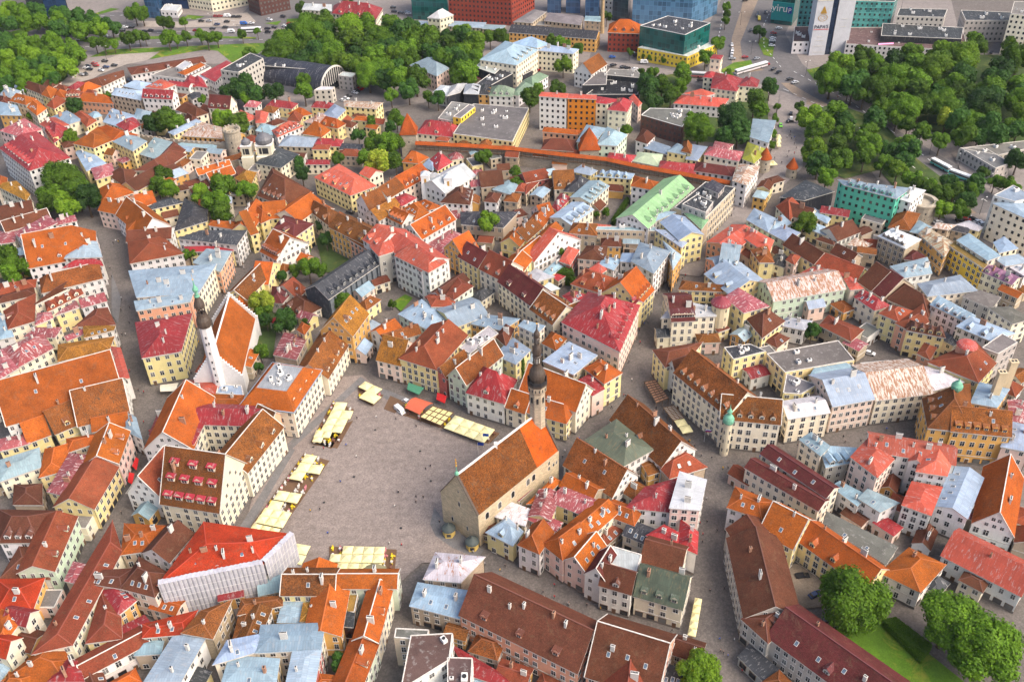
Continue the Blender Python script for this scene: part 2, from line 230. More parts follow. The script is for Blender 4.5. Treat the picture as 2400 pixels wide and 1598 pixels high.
HOUSES=[
(-46,318.3,-32.4,306,-24.3,313.5,-36.9,328.7,8.96,11.1,5.2,5.2,'S','m',5,0,0,'','Q','1.45.0'),
(-16.5,327.7,-30.6,319.6,-22.9,306.2,-8.8,314.4,9.92,12.6,0,0,'S','y',2,0,0,'','G','2.45.0'),
(-16.5,310.2,-3.9,304.9,3.7,312.7,-13.9,317.2,9.03,10.1,3.6,3.6,'S','o',4,0,0,'','Q','0.45.0'),
(-27.9,276.7,-16.7,298,-31.6,305.9,-42.8,284.6,12.37,17.4,5.6,0,'V','y',6,0,0,'','G','four storey front with a green cornice on the square'),
(-52.1,288.2,-42,283.9,-36.2,297.8,-46.2,302,9.01,16.1,0,0,'Y','p',2,0,0,'','G','1.51.0'),
(-24.4,274.2,-15.4,284.3,-20.6,289,-29.6,278.8,9.97,14.3,0,0,'B','r',1,0,0,'','G','narrow front with a maroon awning on the square'),
(-17,268.1,-3.2,285.1,-10.5,291,-24.3,274,11.87,17.9,0,0,'B','m',2,0,0,'v','G','pointed gable front facing the square'),
(-17.4,265.8,-3.3,258.8,1.7,272.5,-11.7,281.6,10.50,17.9,6.3,6.3,'R','w',2,1,0,'','Q','white four storey front on the square with a wide dormer'),
(-3.4,258.9,3.9,254.9,9.2,264.4,1.9,268.4,8.90,13.9,0,0,'O','c',0,1,0,'v','G','0.51.0'),
(3.3,256.3,18.1,249.1,22.3,257.7,7.5,265,8.99,13.4,0,3.1,'O','y',0,0,0,'v','G','1.19.0'),
(29.5,264.7,9.7,277.8,1.9,265.9,21.7,252.9,10.89,18.8,0,0,'O','c',1,0,0,'v','G','tall gothic gable on the street behind the town hall spire'),
(33.1,265.4,28.8,274.8,23.4,270.7,28,261.4,10.89,11.7,2.6,2.6,'R','p',0,0,0,'','Q','2.18.0'),
(40.2,272.8,32.7,281.9,26.1,276.1,32.8,266.6,11.98,14.9,3.7,3.7,'O','y',0,1,0,'','Q','corner house on the street with three storeys of windows'),
(22.1,272.3,32,283.5,21.7,292.7,11,281,12.09,12.8,5.9,5.9,'S','n',4,0,0,'','Q','1.18.0'),
(2.3,300,9.5,293.8,13.2,299.4,4.9,303.8,14.86,15.2,2.1,2.1,'S','c',0,0,0,'','Q','tall narrow tower-like house behind the spire'),
(16.7,288.3,21.3,295.8,15.4,300.9,11.3,293.3,10.93,13.7,3,3,'O','c',0,0,2,'','Q','1.18.0'),
(1.2,281.9,7.3,290.7,0.6,298.9,-7.2,288.5,10.03,11.3,4.4,4.4,'S','y',2,0,0,'','Q','0.51.0'),
(-2.2,292.7,1.2,304.3,-2.3,308,-6.6,299.5,10.11,12.4,2.5,2.5,'K','n',1,0,0,'','Q','0.45.0'),
(-16,287.8,-5.1,300.3,-9.1,305.5,-20.5,291.9,11.02,11,2.4,2.4,'W','n',4,0,0,'f','Q','2.45.0'),
(39.7,280,51,309.9,31.2,320.4,19.1,299.8,15.96,23.6,11,11,'R','p',6,6,0,'','Q','big palace block at the street corner'),
(-32.5,321,-22.4,320.5,-23.1,329.3,-34.9,329,10.11,11.5,3.4,3.4,'V','w',1,0,0,'','Q','1.45.1'),
(15.6,231.1,30.7,215.5,40.8,225.3,25.7,240.9,6.92,14.8,0,0,'B','w',2,0,0,'','G','2.19.0'),
(10.8,212.3,22.5,205.3,26.8,212.4,15.1,219.4,9.08,10.8,0,0,'P','y',2,0,0,'','G','0.0.2'),
(7.2,218.6,3.3,207.1,10.5,204.7,14.4,216.2,8.95,10.5,0,0,'P','y',0,0,0,'','G','0.0.1'),
(2.5,206.9,12.1,201.2,14.4,205,5,210.3,7.93,8.4,1.6,1.6,'P','p',0,0,0,'','Q','0.0.0'),
(6.5,213,15.1,222.8,12.3,225,3,213.1,7.93,8.5,1.1,1.1,'O','n',0,0,0,'','Q','0.0.0'),
(13.7,220.5,23.7,212.5,28.7,218.8,18.8,226.8,7.96,11,0,0,'O','n',2,0,0,'','G','2.19.0'),
(-7.1,208,2.5,203.6,4.6,210.8,-2.5,214.7,8.06,8.8,3.1,3.1,'X','c',0,0,0,'','Q','2.0.0'),
(-10,201.4,-1.5,195.5,2,201.3,-3.1,207.7,8.43,12,3.2,3.2,'S','y',0,1,0,'','Q','street corner house under the town hall wall'),
(6.4,189.7,11.4,198.3,4.7,202.2,-0.3,193.7,11.02,15.1,2.4,0,'O','w',0,0,0,'','G','2.0.0'),
(13.1,187,22,194.9,15.9,201.8,6.9,193.9,11.04,15.2,2.9,0,'O','p',0,0,1,'','G','1.42.2'),
(19.4,182.8,26.7,192.4,20.5,197.1,13.2,187.4,10.97,15,0,0,'O','p',0,0,0,'v','G','1.42.1'),
(21.9,196.4,32,206.6,25.9,212.8,15.7,202.6,10.01,12.8,0,0,'O','c',2,0,4,'','G','3.42.0'),
(27.1,206.7,36.1,201.6,39.9,208.3,30.9,213.4,8.91,11.3,0,2.4,'O','c',0,0,0,'','G','1.52.0'),
(22.7,177.8,31.9,174,35.4,182.5,26.2,186.3,10.88,15.8,0,0,'K','w',0,1,0,'','G','1.42.0'),
(25.6,177.8,30.6,186.3,23.7,190.3,18.7,181.9,10.92,16,0,0,'M','w',0,0,0,'v','G','pointed white gable with seven windows on the lane'),
(25.6,184.4,33.6,179.6,36.3,186.9,28.1,190.4,13.06,13.1,2.8,2.8,'W','w',0,0,0,'f','Q','1.42.0'),
(-28.1,182.7,-16.9,181,-9.7,190.5,-24.9,192.8,9.98,12.4,4.6,4.6,'X','n',2,0,0,'','Q','0.54.0'),
(-149.1,310.9,-139.6,287.2,-125.5,290.8,-127.5,316,13.94,18,7.8,7.8,'R','y',4,4,0,'','Q','ornate corner front with a balcony facing the street'),
(-125.9,273.5,-110.9,267.3,-108.9,281.4,-123.9,282.4,7.01,9,4.8,4.8,'T','n',1,0,0,'','Q','1.1.0'),
(-109.9,273.7,-99.2,271.8,-101.2,277.9,-110.2,279,6.99,7,2.2,2.2,'S','w',2,0,0,'f','Q','2.1.0'),
(-110,265.5,-98.1,264.6,-98.6,271.3,-111.6,272.5,7.96,8.6,2.7,2.7,'O','n',0,0,0,'','Q','2.1.0'),
(-77,254.8,-70.4,278.2,-89.8,283.5,-97.1,259.3,13.09,17.6,0,0,'O','c',0,4,5,'m','Q','long block with a pale flat roof top above the parasols'),
(-68.6,277.6,-61.8,304.2,-75.6,307.7,-82.3,281.1,9.04,15,0,0,'B','c',3,5,0,'','G','3.24.0'),
(-61.1,296.9,-56.2,311.9,-69.8,316.3,-74.7,301.4,13.91,21.9,0,0,'Y','o',0,0,4,'','G','2.4.0'),
(-82.8,291.1,-80.6,305.8,-90.7,309.5,-92.5,294.9,8.01,8.9,4.3,4.3,'P','n',5,0,0,'','Q','0.1.0'),
(-81,302.8,-79.4,308.8,-83.6,312.2,-84.8,306.6,11.01,12.3,2,2,'O','y',0,0,0,'','Q','1.4.0'),
(-96.4,331.4,-85.7,322.9,-78.8,329.8,-88.9,341.5,5.05,9.3,4.6,4.6,'K','c',0,2,0,'','Q','1.4.0'),
(-97.4,343.1,-88.2,336.3,-86.2,341.1,-93.9,351.1,7.04,9.6,2.7,2.7,'V','c',0,0,0,'','Q','1.4.0'),
(-95.6,332.4,-92.5,342,-102.5,345.8,-101.1,333.6,5.97,9,3.2,3.2,'M','g',0,1,0,'','Q','1.4.0'),
(-108.1,238.1,-107.2,265.5,-124.6,266.1,-125.5,238.7,12.14,20.4,0,0,'O','w',2,0,0,'v','G','3.6.0'),
(-111.2,250.1,-88.1,248.2,-87.2,259.4,-110.3,261.3,12.88,15.8,0,0,'R','c',3,0,0,'','G','2.1.0'),
(-120,259,-113.9,240,-108.3,239.8,-107.2,250.2,12.97,14.6,4.1,4.1,'R','c',0,0,0,'','Q','3.6.0'),
(-108.7,318.8,-109.9,336.7,-117.2,342.9,-114.3,324.6,7.04,10.7,3.3,3.3,'O','y',0,0,0,'','Q','3.1.0'),
(-122.7,247.5,-123.7,268.8,-128.2,262.4,-128.2,251.1,7.93,9.4,1.9,1.9,'R','n',0,0,0,'','Q','3.6.0'),
(73.1,197.2,82,189.5,91.9,200.8,83,208.6,10.00,17.1,0,0,'O','y',0,0,0,'v','G','0.52.0'),
(84,194.2,99.2,174.9,108.5,182.2,93.2,201.5,8.90,13.8,0,0,'O','y',3,3,0,'','G','bright yellow wall over a small parking yard'),
(114.9,174.2,126.1,184.1,117.4,191.1,105.4,181.9,8.03,10.6,4.9,4.9,'O','w',1,0,0,'','Q','3.39.0'),
(93.7,199.5,108,183.8,113.8,190.5,96.4,205.6,9.06,9.5,3.1,3.1,'A','c',2,0,0,'','Q','3.39.0'),
(125.4,187.5,142.7,171.7,152.4,182.4,135.2,198.1,8.01,12.8,0,0,'T','w',1,0,0,'','G','2.50.0'),
(150.1,193.4,163.9,217.9,153.1,224,139.3,199.4,8.07,16.3,0,0,'O','w',0,0,0,'v','G','plain white gable with nine windows at the right edge'),
(66.9,159.7,90.6,133,102.4,143.6,78.7,170.2,9.96,15.8,0,0,'M','g',2,1,4,'','G','long plain block with coral dormers at the bottom right'),
(98.8,270,125.9,276,123.4,288.3,94.6,281.4,12.06,12.1,5.1,5.1,'A','y',0,0,0,'f','Q','flat roof over yellow firewalls'),
(110.1,249.5,126,252.9,122.2,270.7,106.2,267.3,13.03,18,0,0,'S','p',2,0,3,'','G','3.10.0'),
(106.6,267.2,127.1,269.6,122.6,275.1,109.9,272.4,12.02,12.4,2,2,'S','c',0,0,0,'','Q','2.11.0'),
(126.2,253.2,148.1,256.1,145.5,276.5,123.5,273.6,11.99,16.6,0,0,'U','c',0,0,0,'','G','1.21.0'),
(143.5,255.9,161,261.9,155,271.6,143.9,271.4,12.10,13.2,5.4,5.4,'X','c',0,0,0,'','Q','3.21.0'),
(128.2,271.2,137.9,271.4,139.6,278.1,128.7,277.1,10.11,10.5,2.5,2.5,'X','n',0,0,0,'','Q','1.21.0'),
(93.7,245,109.2,247.7,107.6,257.2,92.1,254.5,11.99,14,0,0,'W','c',0,0,0,'','G','front crowned by a pink pediment'),
(144.9,234.5,163.8,230.8,166.2,243.3,147.4,247,14.06,20,0,0,'B','o',2,6,2,'','G','0.21.0'),
(141.5,251.7,138,236.6,152.2,233.7,161.4,259,13.85,21.9,7.3,7.3,'B','o',0,3,2,'','Q','corner pyramid roof topped by a green copper ball'),
(165.2,245.6,173.7,255.2,164.6,259.5,156.9,248.5,14.07,15.2,3.9,3.9,'S','o',0,0,0,'','Q','0.21.0'),
(113.5,213.1,121.8,221.3,117.3,232.6,107.8,223,15.05,17,4.8,4.8,'T','p',0,0,0,'','Q','3.10.0'),
(114,225.3,139.9,217.3,142.9,226.7,116.9,234.7,15.18,18.3,0,0,'T','w',5,0,4,'','G','0.10.1'),
(135.5,212.9,143.2,225.3,133.1,227.4,126.2,215.4,15.12,17.7,4.1,4.1,'T','w',0,0,2,'','Q','0.10.3'),
(126.3,199.6,134.4,211.6,125.5,214.6,118.7,204.4,11.94,13,3.7,3.7,'T','w',0,0,0,'','Q','1.50.0'),
(129.8,217.8,133,223.5,128.7,225.9,125.5,220.3,14.96,16.7,0,0,'T','w',0,0,0,'','G','0.10.2'),
(80.3,228.6,96.5,207.9,102.2,212.4,85.9,233,12.05,14.2,0,0,'M','c',0,0,3,'','G','1.10.0'),
(94.9,235.2,100,226.8,104.6,231.5,100.1,238.7,11.86,12.6,2.5,2.5,'S','c',0,0,0,'','Q','1.10.0'),
(74.2,223.5,93.1,203.6,98,208.2,79.1,228.2,10.99,13,0,0,'M','c',2,0,0,'','G','0.9.0'),
(101,223.4,111.4,225.7,113.9,232.5,101.6,234.2,9.92,10.8,3.6,3.6,'S','g',0,3,0,'','Q','1.10.0'),
(100.6,216.2,106.7,207.1,111.4,211.9,104.3,218.5,8.92,9.2,2,2,'S','w',0,0,0,'','Q','1.10.0'),
(107.2,209.7,112.4,203.4,119.9,207.3,111.7,213.9,9.89,10.3,2.8,2.8,'S','w',0,0,0,'','Q','2.10.0'),
(141.1,221.6,129,204.4,137.3,198.6,149.4,215.8,11.07,13.2,0,0,'S','w',0,0,5,'','G','3.50.0'),
(172.7,253.3,168.9,242.5,174.9,239.7,180.8,253,10.90,11.7,2.8,2.8,'P','p',0,0,0,'','Q','0.21.0'),
(169,226.7,175.5,239.4,168.8,242.2,160.4,229.9,10.93,11.7,3.3,3.3,'S','p',0,0,3,'','Q','0.21.0'),
(164.3,259.1,175.1,269.6,172.8,283.6,150.5,271.6,13.96,18.2,6.6,6.6,'V','y',0,0,0,'','Q','3.21.0'),
(153.2,274.9,158.6,282.1,154.9,285.5,149.8,279.1,12.11,13.3,1.9,1.9,'V','s',0,0,0,'','Q','1.47.1'),
(177,273.7,187.1,280.3,183.5,285.9,172.6,277.8,14.85,14.8,2.4,2.4,'A','g',0,0,0,'f','Q','2.47.0'),
(101.6,257.8,108.5,262.8,99.2,269.5,95.3,258.8,11.99,12,3.5,3.5,'A','y',2,0,0,'f','Q','0.9.0'),
(94.8,256.9,107,256.7,108.7,261.3,100.8,262.3,9.01,9.5,2.4,2.4,'U','n',0,0,0,'','Q','0.9.0'),
(-364,749,-341.3,728.3,-328,737,-348.8,757.9,38.35,38.3,7.5,7.5,'D','navy',0,0,0,'f','B','3.26.0'),
(-253.6,718.4,-258.5,742.2,-270.2,748.4,-264.2,721.7,32.25,32.2,5.5,5.5,'D','bglass',0,0,0,'f','B','3.49.0'),
(-259.3,742.3,-237.8,739.2,-240.3,756.1,-263.1,759.4,24.21,24.2,7.8,7.8,'D','navy',0,0,0,'f','B','3.49.0'),
(-217.4,729.9,-193.3,744.1,-212.3,758.8,-238.1,740.5,14.92,14.9,10.6,10.6,'W','c',0,0,0,'f','B','3.27.0'),
(-240.8,719,-241.2,733.2,-254.2,735.6,-253.8,722,4.99,5,5.8,5.8,'W','w',0,0,0,'f','B','0.49.0'),
(-235.7,590.1,-192.4,608.4,-197.4,620.1,-242.3,603.2,6.98,8.3,5.8,5.8,'K','w',0,3,0,'','Q','1.27.0'),
(-248.9,575.7,-240.4,591.5,-244.2,601.7,-267,582.6,6.06,8.4,5.9,5.9,'K','w',0,0,3,'','Q','2.49.0'),
(-199,580,-187.4,599.6,-202.2,615.5,-222.8,589.2,7.08,7.1,9.9,9.9,'A','w',0,0,0,'f','Q','1.27.0'),
(-199.3,582.3,-190.3,598.8,-194.7,603.4,-205.1,586.9,8.92,9.6,2.7,2.7,'O','w',0,0,0,'','Q','3.27.0'),
(-202.9,591.5,-199.3,601.4,-205.5,607.2,-208.8,596.2,8.93,8.9,3.2,3.2,'W','w',0,0,0,'f','Q','1.27.0'),
(-178.4,572.4,-173.2,601.9,-179.2,608.2,-190.6,585.6,7.95,8.8,5.5,5.5,'R','w',0,0,0,'','Q','0.27.0'),
(-207.5,570.1,-192.6,564.5,-190.5,570,-205.4,575.7,7.95,9.7,0,0,'R','w',0,0,0,'','G','2.27.0'),
(-189.4,567.2,-192.4,582.3,-199,586.9,-198.8,571.7,7.00,9.8,3.7,3.7,'R','w',0,0,0,'','Q','2.27.1'),
(-181.4,565.7,-189,582.1,-194.3,583.6,-190.8,569.3,7.01,9.3,3,3,'R','w',0,0,0,'','Q','2.27.2'),
(-186.3,577.5,-182,585,-189.6,591.6,-193.4,581.9,6.96,7,3.6,3.6,'W','w',0,0,0,'f','Q','0.27.0'),
(-159.8,561.1,-148.9,583.3,-159,593.4,-171.7,566.3,17.79,17.8,6,6,'D','g',0,0,0,'f','Q','0.27.0'),
(-280,605.4,-279.3,614.7,-284.9,618.6,-284.4,608,3.99,5.7,2.2,2.2,'R','w',0,0,0,'','Q','little gatehouse beside the car park'),
(-296.2,570.7,-279.7,557.9,-280.5,570.1,-295,578.4,8.97,12.1,4,4,'K','c',0,0,0,'','Q','2.26.0'),
(-284.6,573.1,-276.9,567.9,-273.9,576.3,-286.4,582.1,9.01,11.2,3.5,3.5,'K','p',0,0,0,'','Q','2.26.0'),
(-294.5,566.8,-297.1,578.7,-305.6,583.3,-302.8,573.3,8.09,9.7,3.9,3.9,'S','w',0,0,0,'','Q','2.26.0'),
(-271.1,550.6,-271.7,564.2,-281,569.6,-279.9,557.6,9.04,12.5,4.4,4.4,'O','y',0,0,0,'','Q','2.26.0'),
(-275.7,569.8,-267.7,564.4,-268.6,571.6,-276,575.1,8.00,9.8,2.3,2.3,'V','p',0,0,0,'','Q','2.26.0'),
(-262.5,565.9,-257.8,575.9,-265.8,579.4,-268.9,569.3,8.02,10.1,3.2,3.2,'R','w',0,0,0,'','Q','2.26.0'),
(-256,559.3,-247.4,569.8,-256.8,577,-260.7,568.9,8.03,11.5,4.3,4.3,'O','c',0,0,0,'','Q','0.26.0'),
(-263.7,551.6,-254,552.7,-255.1,560.1,-266.5,563.6,8.90,12,4,4,'V','c',0,4,0,'','Q','2.26.0'),
(-263.2,550.9,-264.3,560.3,-272.3,563.7,-271.4,555.2,9.09,11.8,3.3,3.3,'O','c',0,0,0,'','Q','2.26.0'),
(-256.1,550.7,-232.5,544.8,-237.6,555,-258.4,561.7,7.05,10.6,4.6,4.6,'O','s',1,0,0,'','Q','3.34.0'),
(-256.2,558.8,-247.1,558.1,-248.9,565.7,-257.2,568.2,7.06,9.3,3.3,3.3,'V','c',0,0,0,'','Q','3.34.0'),
(-291.2,541.5,-279.1,534.8,-276.3,544.1,-292.2,553.1,12.09,15.4,4.3,4.3,'O','c',0,0,4,'','Q','3.33.2'),
(-277.4,531.5,-267.1,519.4,-264.9,529.4,-275.7,542.8,11.97,15.4,4.3,4.3,'O','c',0,0,4,'','Q','3.33.1'),
(-262.6,532.9,-259.1,544.6,-269,554.2,-269.6,538.6,9.98,12.9,4.6,4.6,'V','y',0,0,0,'','Q','3.33.0'),
(-277.4,523,-286.1,538.2,-299.1,544.4,-291.1,524.7,10.90,12.6,5.7,5.7,'S','o',4,0,0,'','Q','1.33.0'),
(-303.2,554.5,-294.8,549.5,-291.5,559.1,-304.1,567.3,11.04,13.4,4.6,4.6,'S','w',4,0,0,'','Q','1.26.0'),
(-292.4,541.8,-295.2,552.4,-303.4,554,-298.6,542.2,9.89,12.1,2.8,2.8,'K','s',1,0,0,'','Q','1.33.0'),
(-263.3,526,-248.4,515.7,-242.3,521.8,-257,535.6,7.92,9.6,4.1,4.1,'S','c',2,0,0,'','Q','3.33.0'),
(-250.6,529.8,-236.9,510.8,-233.9,519.8,-246.5,533.2,7.94,10.1,2.8,2.8,'V','y',0,0,0,'','Q','1.34.0'),
(-233.5,547.3,-212.9,537.5,-214.9,551.6,-234.7,558.2,11.90,14.6,5.2,5.2,'S','n',0,0,5,'','Q','3.34.0'),
(-232.2,562.9,-218.5,554.8,-213.7,565.4,-226.1,571.7,10.96,13.3,4.6,4.6,'S','w',0,0,0,'','Q','1.27.0'),
(-211.9,536.5,-192.8,532.6,-191.3,540.3,-210.3,544.2,13.85,18,0,0,'R','w',0,5,0,'','G','1.27.0'),
(-214.7,552.8,-202.4,548.4,-196.4,555.2,-208.2,565.1,13.83,16.3,4.7,4.7,'T','w',0,0,6,'','Q','1.27.0'),
(-193.1,534,-178.4,522.7,-172,528.1,-188.4,545.7,6.94,10.2,4.2,4.2,'K','c',0,0,0,'','Q','2.27.0'),
(-172.2,528.4,-158.7,524.9,-156.2,534.3,-169.8,537.8,9.90,16.2,0,0,'M','c',0,3,0,'','G','3.17.0'),
(-183.8,518.9,-177.2,508.8,-174.3,517.1,-183.9,527.8,7.97,10.6,3.4,3.4,'K','c',0,0,0,'','Q','1.17.0'),
(-179.4,496.2,-155.5,491,-159.5,506.2,-175,514.9,7.91,9.6,7.2,7.2,'U','o',3,0,0,'','Q','1.17.0'),
(-183,494.4,-171.4,511.5,-176.1,516,-187.6,498.7,9.08,10.1,2.5,2.5,'S','y',2,0,0,'','Q','1.17.0'),
(-220.3,510.4,-210,500.4,-205.4,509.5,-212.7,521,9.02,12.1,4.8,4.8,'R','w',1,0,0,'','Q','3.34.0'),
(-229.2,515.4,-218.6,508.5,-208.3,520.3,-230,534.6,8.92,11,6.9,6.9,'S','c',5,0,0,'','Q','3.34.0'),
(-203.8,516.3,-204.4,527.7,-215.1,533.5,-212.8,518.5,8.95,10.7,4.3,4.3,'S','g',0,0,0,'','Q','0.34.0'),
(-267.2,469.9,-240.6,441.9,-224.3,455.9,-255,490,15.94,22.1,9.6,9.6,'R','w',3,9,0,'','Q','1.33.0'),
(-277.4,494.1,-261.2,484.4,-253.5,494.1,-269.7,510.1,14.95,17.5,6.4,6.4,'P','p',5,0,0,'','Q','1.33.0'),
(-263.9,512.8,-255.7,504.6,-245.6,510.2,-258.5,522.1,9.91,12.7,4.4,4.4,'T','w',3,0,0,'','Q','3.33.0'),
(-258.4,505.6,-247,488.5,-243.6,504.9,-254.9,516.4,9.08,14.5,5.8,5.8,'R','y',0,5,0,'','Q','0.33.0'),
(-233.1,480.7,-219.8,474.3,-212.3,483.7,-226.4,502.1,12.14,15.9,7.2,7.2,'O','y',1,0,0,'','Q','1.34.0'),
(-212.5,482.5,-197.6,469.7,-193.2,481.5,-207.1,493.9,11.99,14.1,5.3,5.3,'S','y',3,0,0,'','Q','0.34.0'),
(-226.8,500.4,-212.5,483.4,-199.5,489.2,-219.5,501.5,12.00,14.6,4.4,4.4,'O','y',0,0,0,'','Q','3.34.0'),
(-232.4,479,-218.7,456.1,-211,464.9,-231.5,488.1,7.92,9.1,4,4,'S','y',3,0,0,'','Q','1.34.0'),
(-183.6,464.8,-180.7,485.9,-193.6,493.4,-195.7,472.5,8.91,10.1,6.1,6.1,'S','n',2,0,0,'','Q','0.34.0'),
(-175.7,458,-172.4,477.9,-182.4,489.4,-186.4,465.5,7.97,11.7,5.8,5.8,'K','c',0,0,0,'','Q','0.34.1'),
(-178,453.8,-170.4,472.7,-181.5,479,-193.9,454.8,7.95,11.7,5.9,5.9,'K','n',0,0,0,'','Q','0.34.0'),
(-154.4,517.3,-146.3,513.6,-141.3,519.8,-154.6,531.5,7.06,9.3,4.3,4.3,'T','n',0,0,0,'','Q','3.17.0'),
(-180.3,488.8,-157.4,481.7,-158.8,490.9,-180.5,495.1,5.95,6.6,3.1,3.1,'S','n',0,0,0,'','Q','1.17.0'),
(-179,718,-159.3,731,-172.5,750,-190.5,731.3,24.71,24.7,9.1,9.1,'D','darkbrick',0,0,0,'f','B','3.14.0'),
(-143.2,692.1,-120.9,686.5,-123,701.9,-143.3,706.2,12.13,14,6.2,6.2,'W','c',2,0,0,'','Q','3.14.0'),
(-120,679.3,-87.2,663.7,-84.6,687.4,-120.7,696.7,13.01,19.9,8.8,8.8,'R','c',6,4,0,'','Q','3.28.0'),
(-39.1,694.1,-38.7,727.9,-62.6,732.5,-65.5,701.1,23.80,23.8,11.6,11.6,'D','teal',0,0,0,'f','B','1.48.0'),
(-38.4,695.2,6.5,681.1,23.5,707.7,-29.7,727.1,20.02,20,14.4,14.4,'D','brick',0,0,0,'f','B','3.48.0'),
(-43.3,664.6,-33.9,672.2,-43.5,685.4,-52.4,667.8,11.86,15.9,5.2,5.2,'W','c',0,0,0,'','Q','1.48.0'),
(-89.6,678.7,-51.4,670.9,-49.3,680.7,-88.1,689.8,5.00,5.7,4.3,4.3,'S','n',0,0,0,'','Q','3.28.0'),
(-38.3,666.9,-13.1,660.2,-11.5,672,-36.2,677.7,6.07,7,4.8,4.8,'S','n',0,0,0,'','Q','2.48.0'),
(-14.7,659.4,-0.4,655.9,2.2,665.4,-13.1,667.9,6.05,6.8,3.7,3.7,'S','n',0,0,0,'','Q','0.48.0'),
(-59.2,585.6,-41.2,565.8,-33.9,578.3,-44.6,598.2,10.05,14.6,7.1,7.1,'S','p',0,0,0,'','Q','0.28.0'),
(-141.3,538,-124.6,532.7,-122.2,540.4,-139,546.6,5.97,8.6,3.4,3.4,'R','y',2,0,0,'','Q','2.14.2'),
(-114.1,534.4,-100.6,530.9,-100.9,538.9,-113.1,542.3,5.98,8.4,3.2,3.2,'R','y',1,0,0,'','Q','2.14.1'),
(-125.8,523.2,-116.8,519.3,-110.9,522.3,-117.1,530.3,6.94,10.3,3.6,3.6,'O','y',0,0,0,'','Q','3.2.0'),
(-116.5,511.5,-115.8,520.5,-123.6,525.3,-124.6,514.5,7.05,10.4,3.6,3.6,'V','y',0,0,0,'','Q','3.2.0'),
(-93.3,527.5,-74.2,522.2,-70.8,531.3,-94.7,536.3,9.01,10.1,3.7,3.7,'U','y',2,0,0,'','Q','1.22.0'),
(-105.3,503.4,-99.1,515.5,-105.3,519.3,-114.1,507.2,9.06,9.9,3.4,3.4,'U','c',2,0,0,'','Q','0.2.0'),
(-95.2,510.2,-91.4,522.6,-99.5,531.6,-105.1,514.1,8.96,10.8,4.6,4.6,'S','y',0,0,0,'','Q','2.14.0'),
(-105.1,504.7,-93.4,499.4,-89.4,505.5,-102.4,514.3,7.95,11.8,3.4,3.4,'O','y',0,2,0,'','Q','0.2.2'),
(-112.6,493.7,-100.9,488.4,-96.9,497.2,-106.1,507,8.06,13.7,5,5,'O','y',3,0,0,'','Q','0.2.1'),
(-124.8,487.6,-112.4,501.6,-122.4,510.1,-129.7,497,9.10,12.2,4.8,4.8,'T','w',0,5,0,'','Q','3.2.0'),
(-134.9,507,-135.6,521.1,-144.2,525.1,-140.7,507.4,9.08,11,2.9,2.9,'T','c',0,0,0,'','Q','3.2.0'),
(-130.8,504.5,-123.8,510.4,-129.6,515.8,-135.7,508.2,8.06,9.8,2.8,2.8,'K','c',0,0,0,'','Q','3.2.0'),
(-123.5,481.4,-103.9,478.7,-101.5,490.2,-121.8,495.9,7.05,9.3,5.5,5.5,'S','n',0,0,0,'','Q','0.2.0'),
(-139.5,499.7,-128.4,492.9,-127,503.7,-137.6,510.6,8.05,9.9,4.5,4.5,'S','w',0,0,0,'','Q','3.2.0'),
(-104.7,480.3,-89.5,478.6,-88.5,486.8,-104,489.3,6.95,9.7,3.5,3.5,'R','y',2,0,0,'','Q','0.2.0'),
(-89.3,469.5,-77.1,467.3,-77.6,477.4,-89.9,479.6,6.00,7.7,4.1,4.1,'V','n',0,0,0,'','Q','1.22.0'),
(-89.9,475.4,-77.8,473.9,-77.2,480.7,-89.5,482.9,6.98,7.4,2.8,2.8,'D','n',0,0,0,'','Q','1.22.0'),
(-105.9,460.5,-92.9,459.7,-93,465.6,-106.1,466.5,5.93,6.9,2.3,2.3,'R','c',0,0,0,'','Q','0.2.0'),
(-54.6,455.9,-45.8,454,-40.6,460.5,-51.2,469.5,7.91,12.1,4.3,4.3,'O','o',0,1,0,'','Q','2.22.0'),
(-49.5,492.4,-27.5,485.9,-24.6,499.1,-45.4,509.5,6.96,12.1,6.6,6.6,'R','c',2,1,0,'','Q','0.22.0'),
(-40.1,453.8,-35.3,440.6,-27.7,450.5,-34.2,461.7,9.94,14.2,4.6,4.6,'R','y',1,0,2,'','Q','3.3.0'),
(-43.9,449.5,-37.8,442.5,-35.6,450.4,-40.5,457.8,9.04,11.2,3.3,3.3,'S','w',0,0,0,'','Q','3.3.0'),
(3.4,473.9,13.5,516.7,-18.5,525.2,-28.8,485.8,9.10,9.1,14.7,14.7,'A','y',0,0,0,'f','Q','0.31.0'),
(-27.9,501.2,-17.5,523.6,-31.1,529.5,-38,506.5,8.99,9,5.5,5.5,'A','g',0,0,0,'f','Q','1.31.0'),
(-24.7,499,-17,513.9,-20.5,517.8,-29.2,501.1,12.13,12.1,1.8,1.8,'A','Y',0,0,0,'f','Q','1.31.0'),
(-34.5,542.5,-27.9,556.2,-38.8,559.7,-43.2,548.5,7.08,8.4,4.5,4.5,'W','w',0,0,0,'','Q','1.31.0'),
(-26.4,542.4,-22.5,556.3,-32,553.2,-34.3,537.4,9.10,11.1,3.8,3.8,'W','k',0,0,0,'','Q','3.31.2'),
(-15.3,536.8,-14.1,549.8,-23.5,552.4,-24.5,538.4,9.97,12.5,3.9,3.9,'W','k',0,2,0,'','Q','3.31.1'),
(-8.7,538,-7,550.2,-15,552.6,-16.6,539.5,8.94,11.5,3.3,3.3,'D','o',0,2,0,'','Q','3.31.0'),
(-9.6,536.6,4.5,533.9,6,545.9,-7.8,550.4,8.94,13.2,5.5,5.5,'G','w',0,3,0,'','Q','0.31.0'),
(-9.9,549.5,5.3,569.3,-2.7,581.5,-18.6,552,8.93,8.9,4.6,4.6,'D','k',0,0,0,'f','Q','3.31.0'),
